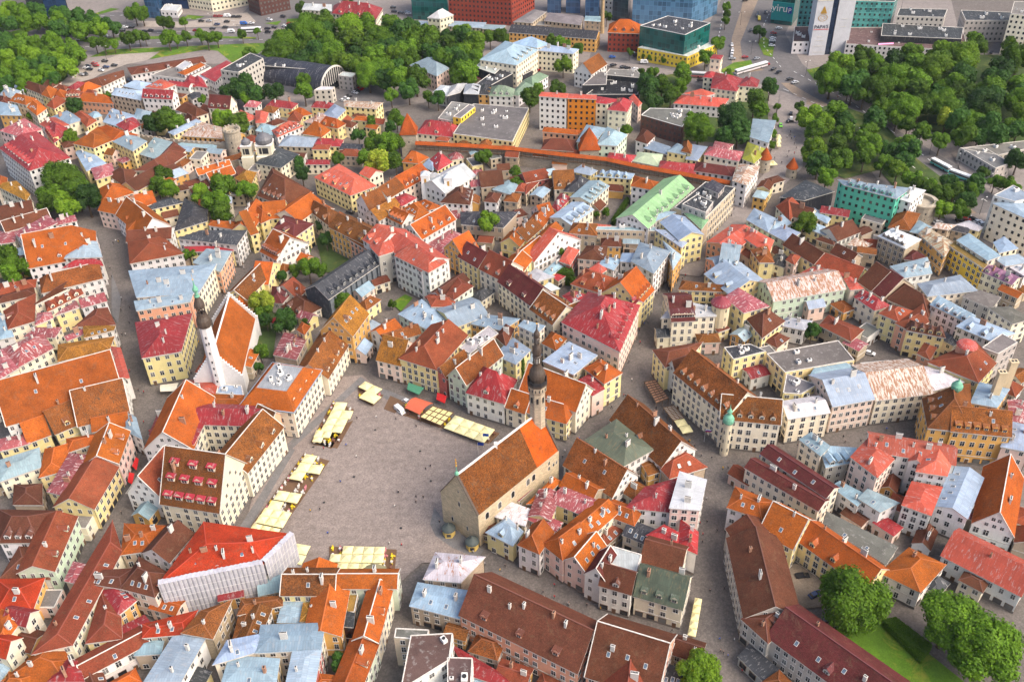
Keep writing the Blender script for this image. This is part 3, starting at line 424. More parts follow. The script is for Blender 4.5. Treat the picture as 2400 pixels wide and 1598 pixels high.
(-18.4,579.1,-5.9,566.9,1.4,583.4,-13.8,589.4,9.93,9.9,6.2,6.2,'W','k',0,0,0,'f','Q','3.31.0'),
(-21.8,580,-14.8,574.6,-12.5,581.5,-19.5,586.1,4.01,5.1,2.7,2.7,'R','y',0,0,0,'','Q','3.31.0'),
(-114.3,551.8,-103.7,552,-102.2,556,-110.8,557.5,9.09,9.1,2,2,'W','g',0,0,0,'f','Q','0.14.1'),
(-102.8,574.2,-93.5,570.6,-91.5,576.6,-100.4,580.2,9.07,9.1,2.5,2.5,'W','g',0,0,0,'f','Q','0.14.2'),
(-158.1,585.3,-117.9,574.9,-108.8,578.5,-155.9,590.5,12.99,13,2.7,2.7,'D','k',0,0,0,'f','Q','1.14.0'),
(7.7,569.6,22.3,594.9,1.2,612.6,-15.1,580.7,14.05,18.7,11.4,11.4,'S','c',0,4,0,'','Q','2.48.0'),
(21.1,596.2,43.6,588.5,47.9,596.5,28.3,606.1,13.09,14.9,4.4,4.4,'S','c',4,0,0,'','Q','3.15.0'),
(4.7,605.4,21.2,595.9,30.3,601.4,18.4,616.9,14.85,18,6,6,'S','c',0,0,0,'','Q','0.48.0'),
(16.8,553.5,27.3,569.1,20.9,575.4,11.3,563.3,7.03,9.6,4.1,4.1,'G','w',0,0,0,'','Q','1.15.1'),
(8.2,539.6,17.4,554.3,11,562.3,3,541.9,7.07,9,3.1,3.1,'G','w',0,0,0,'','Q','1.15.2'),
(2.8,579,11.7,576.4,17.9,583.8,7.5,588.6,5.03,5,4,4,'D','k',0,0,0,'f','Q','1.15.0'),
(3.6,642.2,61.2,624.4,65.4,638.1,7.9,655.9,9.05,12.2,0,0,'D','o',0,0,0,'','G','0.48.0'),
(28.3,660.9,53.1,649.7,56.1,668.1,33,677.2,9.99,11.5,7.6,7.6,'A','n',0,0,0,'','Q','0.48.3'),
(20,657.2,31,679.5,22,685.4,7.1,660.6,9.92,11.4,4.9,4.9,'A','n',0,0,0,'','Q','0.48.1'),
(23,661,46.9,656.7,49.1,662.9,25,668.4,7.05,7.5,2.8,2.8,'A','n',0,0,0,'','Q','0.48.2'),
(42.7,705.1,43.9,718.1,34.3,720,32.8,706.9,33.86,33.9,4.5,4.5,'D','bglass',0,0,0,'f','B','0.48.1'),
(56.5,703.4,57.9,716.4,47.9,718.3,46.3,705.2,34.25,34.2,4.6,4.6,'D','bglass',0,0,0,'f','B','0.48.2'),
(69.5,693,71.1,706,62.1,708,59.4,693.9,34.38,34.4,4.4,4.4,'D','bglass',0,0,0,'f','B','1.12.0'),
(56.2,661.4,67.3,658.1,69.1,668.9,57.7,671.2,8.98,9.8,4.3,4.3,'S','n',0,0,0,'','Q','3.16.0'),
(79.2,695.7,81.7,712.3,73.9,715.5,71,701.2,31.92,31.9,4.1,4.1,'W','w',0,0,0,'f','B','3.12.0'),
(88.3,678.7,93.6,704,83.6,707.3,78.3,686.5,34.36,34.4,5.1,5.1,'D','dglass',0,0,0,'f','B','3.12.0'),
(91.5,679.6,131.4,668.4,154.5,693.9,110.7,707.3,24.13,24.1,15.3,15.3,'M','bpanel',0,0,0,'f','B','3.12.0'),
(68.6,625.4,89.5,621.5,92,638.9,71.4,641.8,12.90,19.2,7.3,7.3,'O','brick',0,3,0,'','Q','1.12.0'),
(86.6,608.6,115.9,590.5,139,611.5,110.1,627.4,8.42,8.4,13.4,13.4,'W','Y',0,0,0,'f','Q','2.12.0'),
(87.9,612.8,113.8,593.7,133.5,614.1,108.2,629.9,21.12,21.1,12.3,12.3,'D','teal',0,0,0,'f','Q','3.12.0'),
(53,561.4,64.1,577.6,53.6,584.8,42.5,568.7,10.10,16,0,0,'B','w',0,0,0,'','G','1.16.0'),
(60.8,549.9,63.1,567.4,58.2,571.8,46.3,550,8.06,8.1,4.1,4.1,'A','k',0,0,0,'f','Q','1.16.0'),
(61.3,565.6,84.2,558.4,81.5,571.8,65.1,574.9,7.93,7.9,4.7,4.7,'A','k',0,0,0,'f','Q','3.16.0'),
(48.1,543.3,78.7,541.1,83.3,561.5,62.3,564.9,5.04,5,9.9,9.9,'k','k',0,0,0,'f','Q','2.16.0'),
(18.6,507.3,34.1,503.2,35.5,509.9,20.5,513.3,20.23,20.7,2.9,2.9,'T','w',1,0,0,'','Q','3.15.0'),
(34.2,503.6,50.2,500.9,51,506.9,35.5,510,20.08,20.5,2.8,2.8,'T','O',1,0,0,'','Q','0.15.0'),
(50,503.5,56.1,501.4,66,506.6,51.8,512.6,16.94,18,3.7,3.7,'R','c',0,0,0,'','Q','2.16.2'),
(66.2,490.1,70.8,504.4,63.5,509.4,55.3,493.8,17.02,19.9,4.5,4.5,'R','c',1,0,0,'','Q','2.16.1'),
(71.3,525.7,75.1,511.9,78.1,517.5,75,531.3,9.91,11.4,2.3,2.3,'T','p',0,0,0,'','Q','0.16.0'),
(19.7,487.8,38.8,482.3,42.7,488.4,21,494.2,7.91,9,2.6,2.6,'O','s',0,0,0,'','Q','2.15.0'),
(18.3,468.2,35.4,464.3,38.7,476.9,20.4,479.5,7.08,11,5.1,5.1,'K','n',0,0,0,'','Q','1.23.0'),
(57.8,461.2,64.9,474.4,55,485.4,46.9,463.3,11.04,13.7,5.1,5.1,'S','m',2,0,0,'','Q','0.23.0'),
(47,467.2,54.5,483.5,44,488.8,36.9,467.8,11.01,12.8,4.4,4.4,'S','m',0,0,0,'','Q','3.23.0'),
(75.3,500.7,95.6,483.8,104.3,506.6,81.3,509.7,10.10,10.1,7.5,7.5,'A','darkbrick',0,0,0,'f','Q','0.16.0'),
(96.7,522.7,123.8,515.2,130.1,527.2,103.2,534,6.99,9.9,5.6,5.6,'T','w',3,0,0,'','Q','1.53.1'),
(104.2,533.9,117.3,529.4,123,532.6,115.9,540.2,8.07,9.7,4,4,'T','w',0,0,0,'','Q','1.53.2'),
(135,532,143.5,550.2,127.2,562.2,120.8,538.2,9.07,13,7.6,7.6,'R','c',1,0,0,'','Q','2.30.2'),
(147.8,535.5,151.5,545.8,144.2,551.9,136.5,538.1,9.93,12.6,4.2,4.2,'R','c',1,0,0,'','Q','2.30.1'),
(130.1,559.5,133.1,566.4,127.2,568.7,123.7,561.8,17.89,18.6,2.9,2.9,'R','c',0,0,0,'','Q','square stair tower beside the roundabout'),
(125.6,552.8,129.5,562,122.9,563.5,119.2,555.2,8.96,10.6,2.6,2.6,'R','c',0,0,0,'','Q','2.12.0'),
(74.8,468.9,80.5,478.6,74.5,488.2,68.9,473.8,7.95,10.9,3.8,3.8,'K','w',0,0,0,'','Q','0.23.0'),
(72.6,468.4,84.7,459.3,87.4,469.1,79.1,476.7,6.01,6.8,4.1,4.1,'S','n',0,0,0,'','Q','3.8.0'),
(83.6,459.7,92.8,455,97.7,461.7,90.7,469.2,7.95,10.1,3.9,3.9,'S','y',0,0,0,'','Q','1.53.2'),
(95.5,453.8,97.8,463.5,93.7,468.5,90.7,457.1,8.98,12,2.3,2.3,'B','y',0,0,0,'','Q','1.53.0'),
(98.3,449.8,106.5,466,98.7,469.4,92.3,452.3,6.94,7.5,3,3,'S','y',0,0,0,'','Q','1.53.1'),
(102.1,454.5,118.7,445.6,124.5,456,106.9,463.9,8.08,10.5,4.7,4.7,'P','c',0,0,0,'','Q','2.53.2'),
(107.8,461.1,115.3,457.8,119.7,463.4,110.4,468.4,8.97,10.1,2.9,2.9,'P','c',0,0,0,'','Q','2.53.1'),
(125.2,440.8,136.3,455.7,127.3,466.1,120.2,446.6,8.99,11.3,4.4,4.4,'L','c',2,0,0,'','Q','2.53.0'),
(65.1,451.5,78,444.1,81.8,458.5,68.8,462.1,7.01,9.2,5.5,5.5,'l','c',0,0,0,'','Q','3.8.0'),
(51.4,454.7,63.3,448.6,68.2,458,54,462.3,7.07,9,3.8,3.8,'R','c',2,0,0,'','Q','0.23.0'),
(76.5,440.2,94.3,432.9,97.5,444.4,79,449.4,7.98,10.3,4.4,4.4,'R','c',0,0,0,'','Q','3.8.0'),
(138.5,465.7,149.1,493.4,136.8,496.6,130,473.5,8.08,8.5,4.9,4.9,'S','w',0,0,0,'','Q','0.53.0'),
(232.8,637.7,257.5,633.2,263.6,643.9,237.5,648.6,25.00,25,5.4,5.4,'D','turq',0,0,0,'f','Q','0.13.0'),
(207.4,642.1,209.8,651,201.5,652.9,198.5,644,25.02,25,3.9,3.9,'D','turq',0,0,0,'f','Q','1.13.0'),
(201.3,664.7,212.6,686.6,200.5,694.7,188,671.4,20.01,20,6.6,6.6,'D','teal',0,0,0,'f','B','1.13.0'),
(198.6,611.5,207.8,639.5,196.2,640.4,188,612.4,7.91,7.9,4.6,4.6,'F','w',0,0,0,'f','Q','1.13.0'),
(219.3,603,290.6,584.7,304.1,628.3,230.9,632.3,8.99,9,16.9,16.9,'F','w',0,0,0,'f','Q','low flat-roofed shopping podium beside the white tower'),
(241.8,605,289.5,595.1,298.8,615.2,250.3,627.8,12.90,12.9,10,10,'D','k',0,0,0,'f','Q','3.29.0'),
(258.1,627,287.3,621.3,295.3,636.7,265.2,641.6,17.79,17.8,7.6,7.6,'D','g',0,0,0,'f','Q','3.29.0'),
(303.6,625.1,332.7,622.6,341.5,637.7,308.4,645.2,14.10,14.1,8.1,8.1,'D','g',0,0,0,'f','Q','0.29.0'),
(330.6,596.7,342.4,623.1,331.6,624.1,319.8,601.7,25.80,25.8,5.1,5.1,'A','c',0,0,0,'f','Q','0.29.0'),
(236,455.7,244.5,431.9,254.4,437.1,248.9,454.2,7.00,7,4.8,4.8,'A','g',0,0,0,'f','Q','3.41.1'),
(252.2,446.1,268.6,452.1,272.9,461.8,235.2,455.3,7.04,7,4.7,4.7,'A','g',0,0,0,'f','Q','3.41.2'),
(-217.6,459.1,-210.8,445.8,-202.4,451.8,-208.4,465.4,8.01,9.8,4.4,4.4,'P','y',0,0,0,'','Q','2.34.0'),
(-185.5,431.7,-175.4,448.5,-186,454.9,-196.2,438.1,7.97,12,0,0,'K','y',0,0,0,'','G','2.34.0'),
(-207,453,-192.7,438,-192.4,457.4,-201.1,457.9,7.00,11.1,5.2,5.2,'K','c',0,0,0,'','Q','2.34.0'),
(-258.3,437.9,-234.9,419.7,-235.5,426.4,-247.9,441.2,11.01,12.4,2.7,2.7,'Y','c',2,0,0,'','Q','1.36.0'),
(-251.1,437,-254.2,444.8,-261.4,449.5,-256.6,434.7,11.08,12.3,2.4,2.4,'O','c',0,0,0,'','Q','1.36.0'),
(-241.1,402.5,-226.9,408.4,-232,420.8,-246.3,414.8,9.91,14.3,0,0,'K','c',3,0,0,'','G','1.36.0'),
(-233.2,389.6,-215.7,401,-221.7,410.2,-239.2,398.9,11.02,14.5,0,0,'K','p',3,0,0,'v','G','1.36.0'),
(-221.4,380.1,-209.7,393.9,-217.7,402.1,-226.9,385.8,12.92,13.5,4,4,'P','w',4,0,0,'','Q','2.36.0'),
(-226.2,382.8,-229,392.5,-237.8,393,-232.9,381,9.95,10.9,3.1,3.1,'P','c',0,0,0,'','Q','1.36.0'),
(-210.6,392.7,-201.8,396.7,-205.1,402.7,-213.1,399.8,12.08,12.9,2.8,2.8,'P','w',2,0,0,'','Q','0.36.0'),
(-211.2,359.1,-184.1,368.5,-191.7,390.5,-218.8,381.2,10.00,21.2,0,7.9,'O','w',4,3,2,'v','G','wide hipped roof with paired blue skylights on the left side'),
(-179.4,363.8,-186.6,377.9,-196.8,379.5,-196.5,363.7,12.02,14.3,5.7,5.7,'S','w',1,0,0,'','Q','0.36.0'),
(-196.3,358.7,-178.1,359.7,-183,368,-192.8,366.6,10.06,11.4,3.2,3.2,'R','w',0,0,0,'','Q','2.36.0'),
(-197,337.6,-174.3,347.8,-179.5,359.4,-202.2,349.1,11.11,16,4.1,4.1,'B','w',2,0,0,'v','G','2.36.0'),
(-216.2,337.8,-202.1,344,-204.1,350.8,-220.4,348,9.99,12.3,3.7,3.7,'V','c',3,0,0,'','Q','2.36.0'),
(-188,342,-177.4,348.8,-186.3,356.9,-198.8,329.2,10.03,12.7,4.1,4.1,'K','c',0,0,0,'','Q','2.36.1'),
(-190.4,325.2,-179.6,338.2,-182.1,342.2,-194.2,332.6,10.00,12,2.5,2.5,'V','c',0,4,0,'','Q','3.37.2'),
(-213.9,332.1,-199.7,338.2,-203.3,344.9,-216.5,338.6,10.00,11.2,2.9,2.9,'K','c',0,0,0,'','Q','2.36.2'),
(-193,319,-200.2,339.3,-209.1,326.9,-201.9,313.8,10.05,13.4,5.2,5.2,'V','c',0,1,0,'','Q','3.37.1'),
(-185.4,319.7,-188,324.2,-193.5,323.6,-191.2,314.8,10.99,12.5,2.4,2.4,'P','y',0,0,0,'','Q','3.37.1'),
(-186.5,322.4,-178,328.4,-181.4,333.5,-185.5,326.7,10.01,10.7,1.7,1.7,'P','y',0,0,0,'','Q','3.37.2'),
(-177.1,327.4,-167.8,332.2,-171.4,339.2,-180.7,334.5,9.99,12,0,0,'P','w',0,0,0,'','G','1.25.0'),
(-158.1,313.4,-165.4,326,-170.3,325.4,-175,312.6,11.12,13.4,4.4,4.4,'K','w',0,0,0,'','Q','1.25.0'),
(-175.7,306.1,-168.6,312.2,-171.6,315.6,-178.6,309.5,9.04,10.1,0,0,'P','y',0,0,0,'','G','3.37.0'),
(-168.2,305.1,-157.7,309.9,-158,312.8,-172,315,11.10,11.5,2.6,2.6,'Y','w',0,0,0,'','Q','1.25.0'),
(-194.5,309.8,-181.3,308.6,-181,315.9,-192,316.4,9.10,10.9,2.8,2.8,'P','c',0,0,0,'','Q','3.37.2'),
(-198.2,310.4,-206.2,323.1,-211.8,328.6,-204.5,308.2,8.95,9.8,2.2,2.2,'S','w',2,0,0,'','Q','3.37.0'),
(-205.2,433.9,-198.7,419.3,-185.1,429.1,-195.6,438.9,9.01,13.5,5.8,5.8,'O','p',2,0,0,'','Q','2.34.0'),
(-198.1,411.5,-185.8,406.2,-181,417.2,-193.4,422.6,9.10,13,0,0,'O','p',2,0,0,'','G','0.36.0'),
(-187.2,404.8,-168.6,383.5,-157.2,393.4,-175.8,414.7,10.08,17.2,0,0,'O','w',2,0,0,'v','G','3.35.0'),
(-181.4,409.9,-170.3,415.8,-176.1,426.7,-187.2,420.8,9.91,13.9,0,0,'O','y',3,0,0,'','G','3.35.0'),
(-163.3,394.2,-181.3,415,-182.8,407.7,-177.3,388.5,9.91,13.7,4.1,4.1,'O','w',1,1,0,'','Q','3.35.0'),
(-172.6,410.9,-157.5,417.6,-165.6,423,-176.3,416.6,8.99,10.3,3.2,3.2,'D','y',0,0,0,'','Q','courtyard wing with a golden wall under the old trees'),
(-141.9,398.7,-144.5,409.7,-158.9,422.1,-155.5,389.8,8.91,11.3,5.9,5.9,'D','y',0,0,0,'','Q','3.35.0'),
(-174.6,379.6,-154.3,381.5,-155.3,392.4,-175.7,390.5,9.94,12.8,0,0,'K','w',2,0,0,'','G','3.35.0'),
(-144.9,368.2,-158.8,383.8,-173.8,379.6,-167.2,360.9,9.90,14.2,8,8,'V','w',2,0,0,'','Q','1.35.0'),
(-150.7,378,-121.6,370.5,-119.6,383.7,-140.9,384.9,12.05,14,4.8,4.8,'D','w',2,0,0,'','Q','0.35.0'),
(-144,371.1,-123.6,370.9,-124.2,376.6,-147.6,375.8,9.06,10.1,2.1,2.1,'R','y',1,0,0,'','Q','0.35.0'),
(-124.1,348.9,-122.8,365.8,-134.7,368.5,-138.1,357.1,12.11,13.3,5.6,5.6,'S','s',3,0,0,'','Q','0.35.0'),
(-153.7,328.3,-128.4,330.3,-126.1,352.7,-163.3,349.3,13.88,16.1,9.5,9.5,'S','c',5,0,0,'','Q','large corner block of arched windows by the white spire'),
(-150.8,318.5,-130.3,323.9,-130.6,331.1,-153.9,325.7,14.07,14.6,2.9,2.9,'S','s',3,0,0,'','Q','3.25.0'),
(-141.4,396,-126,390.8,-127.7,399,-141.3,400.9,8.03,9.3,2.5,2.5,'O','w',2,0,0,'','Q','1.32.0'),
(-118.2,382.2,-114.8,384.6,-126.2,400.6,-129.5,398.2,9.91,17.8,0,0,'O','y',0,0,0,'','G','2.32.2'),
(-117.7,385.7,-114.9,409,-125.4,410.3,-128.2,386.9,10.09,14.1,0,0,'O','y',3,3,0,'','G','1.32.0'),
(-109.6,330.9,-102,352.3,-112.3,356,-120,334.6,9.10,13.3,0,0,'B','y',0,0,0,'v','G','0.35.0'),
(-157.8,445.6,-142.3,454.9,-145.6,460.5,-161.2,451.1,8.94,11.5,0,0,'O','g',4,0,0,'v','G','2.17.0'),
(-149.6,438,-138.4,446.3,-143.5,453.1,-154.7,444.8,9.10,12.3,0,0,'O','c',3,0,0,'v','G','2.17.0'),
(-128.4,432.8,-128,447,-135,450.1,-138.6,441.2,8.98,11.7,4.2,4.2,'Y','y',0,0,0,'','Q','1.32.0'),
(-136.1,442.2,-134.2,451.5,-139.3,457.4,-143.9,449.4,8.00,10.8,3.4,3.4,'K','c',0,0,0,'','Q','2.17.0'),
(-177.4,450.9,-170.4,457.1,-174.3,461.8,-182.3,454.1,8.09,9.8,2.2,2.2,'K','c',0,0,0,'','Q','0.34.2'),
(-123.6,423.6,-107.6,411.4,-95.9,425.6,-121.8,454,8.06,16.1,10,10,'K','c',0,5,4,'','Q','great pyramid tile roof above the gardens'),
(-97,391.5,-87.4,408.7,-101.2,416.4,-110.8,399.3,10.91,15.2,0,0,'O','c',0,0,0,'','G','0.32.1'),
(-94,401.6,-82.8,387,-79.3,399,-94.4,412.3,10.98,15.3,4.6,4.6,'B','c',0,2,0,'','Q','0.32.0'),
(-97.2,412.5,-85.7,401.6,-82.6,404.9,-94.1,415.8,10.00,11.4,0,0,'O','c',4,0,0,'','G','0.32.2'),
(-115.1,396.3,-104.2,397.9,-106.3,411.9,-117.2,410.2,9.96,15.5,0,0,'O','y',0,2,0,'','G','2.32.1'),
(-120.4,398.8,-115.4,392.9,-110.1,398.4,-120.9,413,9.93,13.7,4,4,'O','y',0,0,0,'','Q','2.32.0'),
(-108.1,384.6,-97.1,375.3,-89.7,387.8,-105.2,397.3,11.95,13.7,5.7,5.7,'M','y',2,1,0,'','Q','2.32.0'),
(-111.1,366.4,-101.9,358.3,-89.6,372.2,-98.8,380.3,11.06,18.4,0,0,'O','w',0,8,0,'v','G','row of red dormer hoods above the garden'),
(-97.6,438.2,-76.6,417.6,-64.5,427,-86.7,452.7,9.88,14,7,7,'T','y',0,3,5,'','Q','long pale yellow palace along the lane'),
(-75.7,444.3,-69.5,438.6,-63,445.4,-69.2,451.2,8.01,10.5,0,0,'T','c',0,0,0,'','G','2.22.0'),
(-82.4,382.7,-63.5,365.5,-54.4,375.5,-73.3,392.7,12.98,17.4,0,0,'B','o',3,3,0,'','G','tall ochre apartment wall over the courtyard'),
(-82.1,384.2,-63,363.5,-60.3,380.4,-79.4,399.2,11.86,14.6,6.8,6.8,'O','s',0,0,0,'','Q','3.4.0'),
(-65.5,400.2,-57.1,406.8,-65,416.8,-73.3,410.2,10.96,16.8,0,0,'B','w',3,0,0,'','G','1.3.2'),
(-57.8,412.2,-68.3,400.6,-60.5,393.6,-50,405.3,9.03,13,0,0,'Y','w',2,1,0,'','G','1.3.0'),
(-57.4,412.9,-49.7,423.4,-59.8,430.8,-67.5,420.3,10.00,14.5,0,0,'B','w',2,0,0,'','G','1.3.1'),
(-50,422.6,-37.9,437.2,-48.7,446.1,-60.8,431.5,9.90,14.5,0,0,'O','p',0,5,0,'','G','1.3.0'),
(-51.2,404.2,-43.7,413.2,-50,418.5,-56,412.8,10.12,11.6,3.6,3.6,'R','w',0,0,0,'','Q','1.3.0'),
(-57.4,396.7,-49.6,389.4,-42.7,396.9,-50.4,404.1,9.06,12.9,0,0,'O','w',0,4,0,'','G','1.3.0'),
(-50.2,404.7,-43.9,393.3,-36.3,398.5,-43.1,411.4,9.10,12.1,3.8,3.8,'O','w',0,0,3,'','Q','1.3.0'),
(-43.4,411.1,-37.8,402.6,-31.3,405.9,-39.7,413.5,8.91,10.6,2.2,2.2,'O','w',0,0,2,'','Q','2.3.0'),
(-39.3,374.2,-24.1,391.6,-34.6,400.7,-49.8,383.4,9.94,15.4,0,0,'O','w',0,4,0,'v','G','gabled hall with a pink-edged gable right of the coral roofs'),
(-28.5,365.8,-21.8,385.4,-28.6,390.1,-38.1,376.4,5.93,7.3,4.6,4.6,'P','n',3,0,0,'','Q','2.3.0'),
(-18.1,406.6,-16.7,421.5,-26.6,424.5,-32.8,409.7,9.06,13.2,5.3,5.3,'K','w',1,3,0,'','Q','2.3.0'),
(-22.3,390.3,-2.4,386.1,4.9,400.8,-22.9,402.4,7.96,10.3,5.8,5.8,'D','n',0,0,3,'','Q','big slate-dark barn roof beside a round green tree'),
(-13.2,425.6,-1.5,427.4,-3.8,442.3,-15.5,440.5,7.93,12.9,0,0,'K','n',0,0,0,'','G','0.3.0'),
(2.3,416.9,5.3,427.6,0.6,433.1,-7.8,423.6,7.99,9.1,3.9,3.9,'S','c',0,0,0,'','Q','0.3.0'),
(-64.8,365.6,-57.3,357,-44.6,368.1,-52.1,376.6,16.16,20.7,0,0,'T','w',0,2,0,'','G','3.4.0'),
(-56.1,351.2,-48.3,355.6,-48.8,368.6,-61.1,360.2,16.12,18.5,4.6,4.6,'T','g',0,0,0,'','Q','3.4.0'),
(-58,364.5,-37,338.4,-25.3,347.8,-46.2,373.9,15.91,20,0,0,'T','w',0,0,0,'','G','0.4.0'),
(-49.2,350.1,-33.8,336.1,-26.5,343.9,-43.6,369.1,16.86,19.4,6.2,6.2,'T','w',1,0,1,'','Q','tall white firewall block with a pyramid skylight'),
(-19.9,354.1,-12.8,361.3,-22.1,370.5,-29.2,363.3,12.12,18.9,0,0,'O','o',0,0,0,'','G','3.45.0'),
(-22.8,355.6,-13.7,345.6,-5,353.5,-14.2,363.5,12.02,17.4,0,0,'M','y',0,0,2,'','G','3.45.0'),
(-13.4,345.2,-3.6,335.5,6.1,345.3,-3.7,355,12.06,18.5,0,0,'V','c',2,2,0,'','G','0.45.0'),
(-28.3,327.5,-16.8,341.7,-22.7,346.5,-34.3,332.4,8.91,11.3,0,0,'K','w',0,0,0,'','G','1.45.0'),
(-32.9,324.4,-26.1,330.3,-29.5,336.1,-35.8,330.1,8.90,9.9,2.5,2.5,'V','w',0,0,0,'','Q','1.45.2'),
(-23.2,324,-15.2,333.9,-22,340.8,-27,327.9,11.05,11.9,3,3,'V','m',1,0,0,'','Q','1.45.0'),
(-111.4,345.3,-103.3,343.9,-100.3,361.3,-108.4,362.7,7.99,13.8,0,0,'O','y',0,0,0,'','G','1.4.0'),
(-97.8,349,-101.4,342.5,-90.8,336.5,-87.2,343,5.94,10.4,0,0,'V','c',0,0,0,'','G','1.4.0'),
(-49.9,300.8,-43,308.5,-49.5,314.3,-56.3,306.6,9.09,11.8,0,0,'O','w',2,0,0,'','G','2.4.0'),
(-48.9,298.1,-35.3,304.3,-38.4,311.2,-52.1,305,9.03,11.4,0,0,'B','w',0,0,1,'','G','1.51.0'),
(9.2,428.8,21.1,433.2,17.6,442.7,5.7,438.3,8.06,11.3,0,0,'V','r',0,0,1,'','G','1.23.0'),
(22.9,423.3,33.6,423.9,32.7,439.2,22,438.6,6.93,13.4,0,0,'B','c',0,2,0,'','G','2.23.0'),
(8.7,418.5,21.2,441.1,19.3,445.8,7.7,428,7.06,7.9,2.7,2.7,'V','n',0,0,0,'','Q','1.23.0'),
(32,438.5,41.8,433.3,45.9,438.5,38.1,445.5,8.91,9.9,3.2,3.2,'S','y',2,0,0,'','Q','2.23.1'),
(43.2,432,61.4,427.8,64,433.7,51.8,438.2,9.08,9.7,3.2,3.2,'S','y',0,4,0,'','Q','2.23.2'),
(39.7,417.1,41.3,430.1,32.9,437,27.1,419,7.99,11.7,4.7,4.7,'D','y',1,0,0,'','Q','2.23.0'),
(39.2,403.2,50,419.9,40.3,426.1,29.6,409.4,9.96,11.7,0,0,'S','c',2,4,0,'','G','2.23.0'),
(28.9,382.7,40.5,397.1,30.5,405.2,18.9,390.8,10.01,12,0,0,'S','c',1,4,0,'','G','3.46.0'),
(23.4,399.2,31,412.5,25.8,417.9,20.6,404.4,8.08,10.1,2.5,2.5,'R','y',2,0,3,'','Q','3.46.0'),
(15.9,392,22.5,395.1,16.9,406.6,10.4,403.4,7.96,12.6,0,0,'O','p',2,0,2,'','G','3.46.0'),
(15,383.6,20.9,396.3,12.7,400.1,6.8,387.4,7.93,11.4,0,0,'O','c',2,0,2,'','G','3.46.0'),
(8.1,373.1,15.9,385.2,7,390.9,-0.8,378.8,8.01,12.1,0,0,'B','y',2,0,2,'','G','3.46.0'),
(4.7,368.7,9.1,377.9,0.2,382.3,-4.3,373.1,7.95,11.8,0,0,'O','y',0,0,1,'','G','1.46.3'),
(59.8,417.3,71.6,411.8,75,420.2,62.9,428.3,10.90,13.1,4.2,4.2,'O','w',1,0,0,'','Q','3.8.0'),
(62.5,373.1,89.7,410.1,76.2,420.1,48.9,383.2,12.89,17.5,0,0,'H','w',1,8,0,'','G','huge mint-green copper roof below the town wall'),
(89.1,377.7,107.8,405.3,94.8,411.9,76.1,388,14.84,14.8,6.6,6.6,'D','n',0,0,0,'f','Q','0.8.0'),
(88.5,377,93.7,386.7,87.5,394.2,79.1,385.5,17.87,17.9,4.8,4.8,'D','g',4,0,0,'f','Q','0.8.1'),
(97.7,394.6,102.1,401.8,97.2,408.6,91.8,401.3,17.92,18.8,3.7,3.7,'D','g',0,0,0,'','Q','0.8.2'),
(53.9,384.5,69.5,388.9,78.7,387.6,66.3,395.4,11.94,13,4.6,4.6,'S','w',0,0,0,'','Q','2.8.1'),
(56.4,382,66.8,379.2,77.8,387.4,61.9,390.5,13.08,14,4.8,4.8,'S','w',2,0,0,'','Q','2.8.2'),
(68,377.1,74.1,360.6,86.1,365,80.1,381.5,13.93,16.7,0,0,'S','y',0,0,0,'','G','2.8.0'),
(80.1,384.5,85.6,369.2,90.5,377.9,82.4,385.7,14.00,14.9,2.3,2.3,'H','n',0,0,0,'','Q','0.8.0'),
(27,376.4,39.7,373.1,41,384.1,29.3,385.8,9.92,12.7,4.3,4.3,'B','n',0,0,2,'','Q','3.46.0'),
(40,381.1,46.2,379.6,47.3,384,41,385.5,8.97,10.2,0,0,'T','n',0,0,0,'','G','1.8.0'),
(39.3,376.9,66,373.9,67.2,378.1,40.2,379.6,10.87,10.9,1.2,1.2,'S','n',0,0,0,'f','Q','1.8.0'),
(64.8,373,74.9,356.2,78,360.5,70.7,371.5,12.92,13.4,1.7,1.7,'S','y',0,0,0,'','Q','2.8.0'),
(41.4,352,43.6,364.1,34.2,365.1,29.3,354.6,9.88,12.8,4.5,4.5,'K','p',0,0,0,'','Q','0.46.0'),
(26.1,350.9,31.1,363.1,26.2,366.7,21.3,354.3,9.05,10.5,2.3,2.3,'T','r',0,0,0,'','Q','0.46.0'),
(17.2,368.2,25.2,382,18.3,386,10.3,372.1,9.01,11.8,0,0,'O','w',1,0,0,'','G','3.46.0'),
(6.9,358.9,10.6,354.3,32.6,372,28.9,376.6,8.93,18.5,0,0,'T','w',0,0,0,'','G','3.46.0'),
(8.9,355.9,17.5,368.2,10,373.4,1.4,361.1,8.99,12.4,0,0,'O','y',0,0,0,'v','G','1.46.1'),
(5.5,346.1,10.3,356.4,0.8,360.8,-4,350.6,9.09,12.8,0,0,'O','y',0,0,0,'v','G','1.46.2'),
(7.3,348.1,11.7,342.2,19.4,345.7,11.3,352.9,6.93,7.8,2.8,2.8,'W','y',0,0,0,'','Q','1.46.0'),
(17.2,345.9,25.9,355.7,21.6,360.1,13.9,349.2,7.05,7.7,2,2,'S','y',2,0,0,'','Q','2.46.0'),
(13.4,337.5,16.5,334.5,21.1,336.3,16.4,341.5,6.99,7.3,1.7,1.7,'W','y',0,0,0,'','Q','2.46.0'),
(44.2,344.2,48.7,352.7,41.1,356.1,38.3,349.3,10.00,10.9,3.2,3.2,'S','w',3,0,0,'','Q','0.46.1'),
(53.5,348.2,57.6,356,49,356.4,47.2,349.5,11.09,12.3,2.9,2.9,'S','w',0,0,0,'','Q','0.46.2'),
(59.5,333.1,69.2,350.6,56.8,358.9,51,343.5,14.96,17.1,5.9,5.9,'S','w',2,0,0,'','Q','tall white street block with a patchwork metal roof'),
(68.3,338.9,73.9,349.8,67.4,362.9,68.3,347.5,13.00,14.7,4.2,4.2,'S','o',0,0,0,'','Q','2.8.0'),
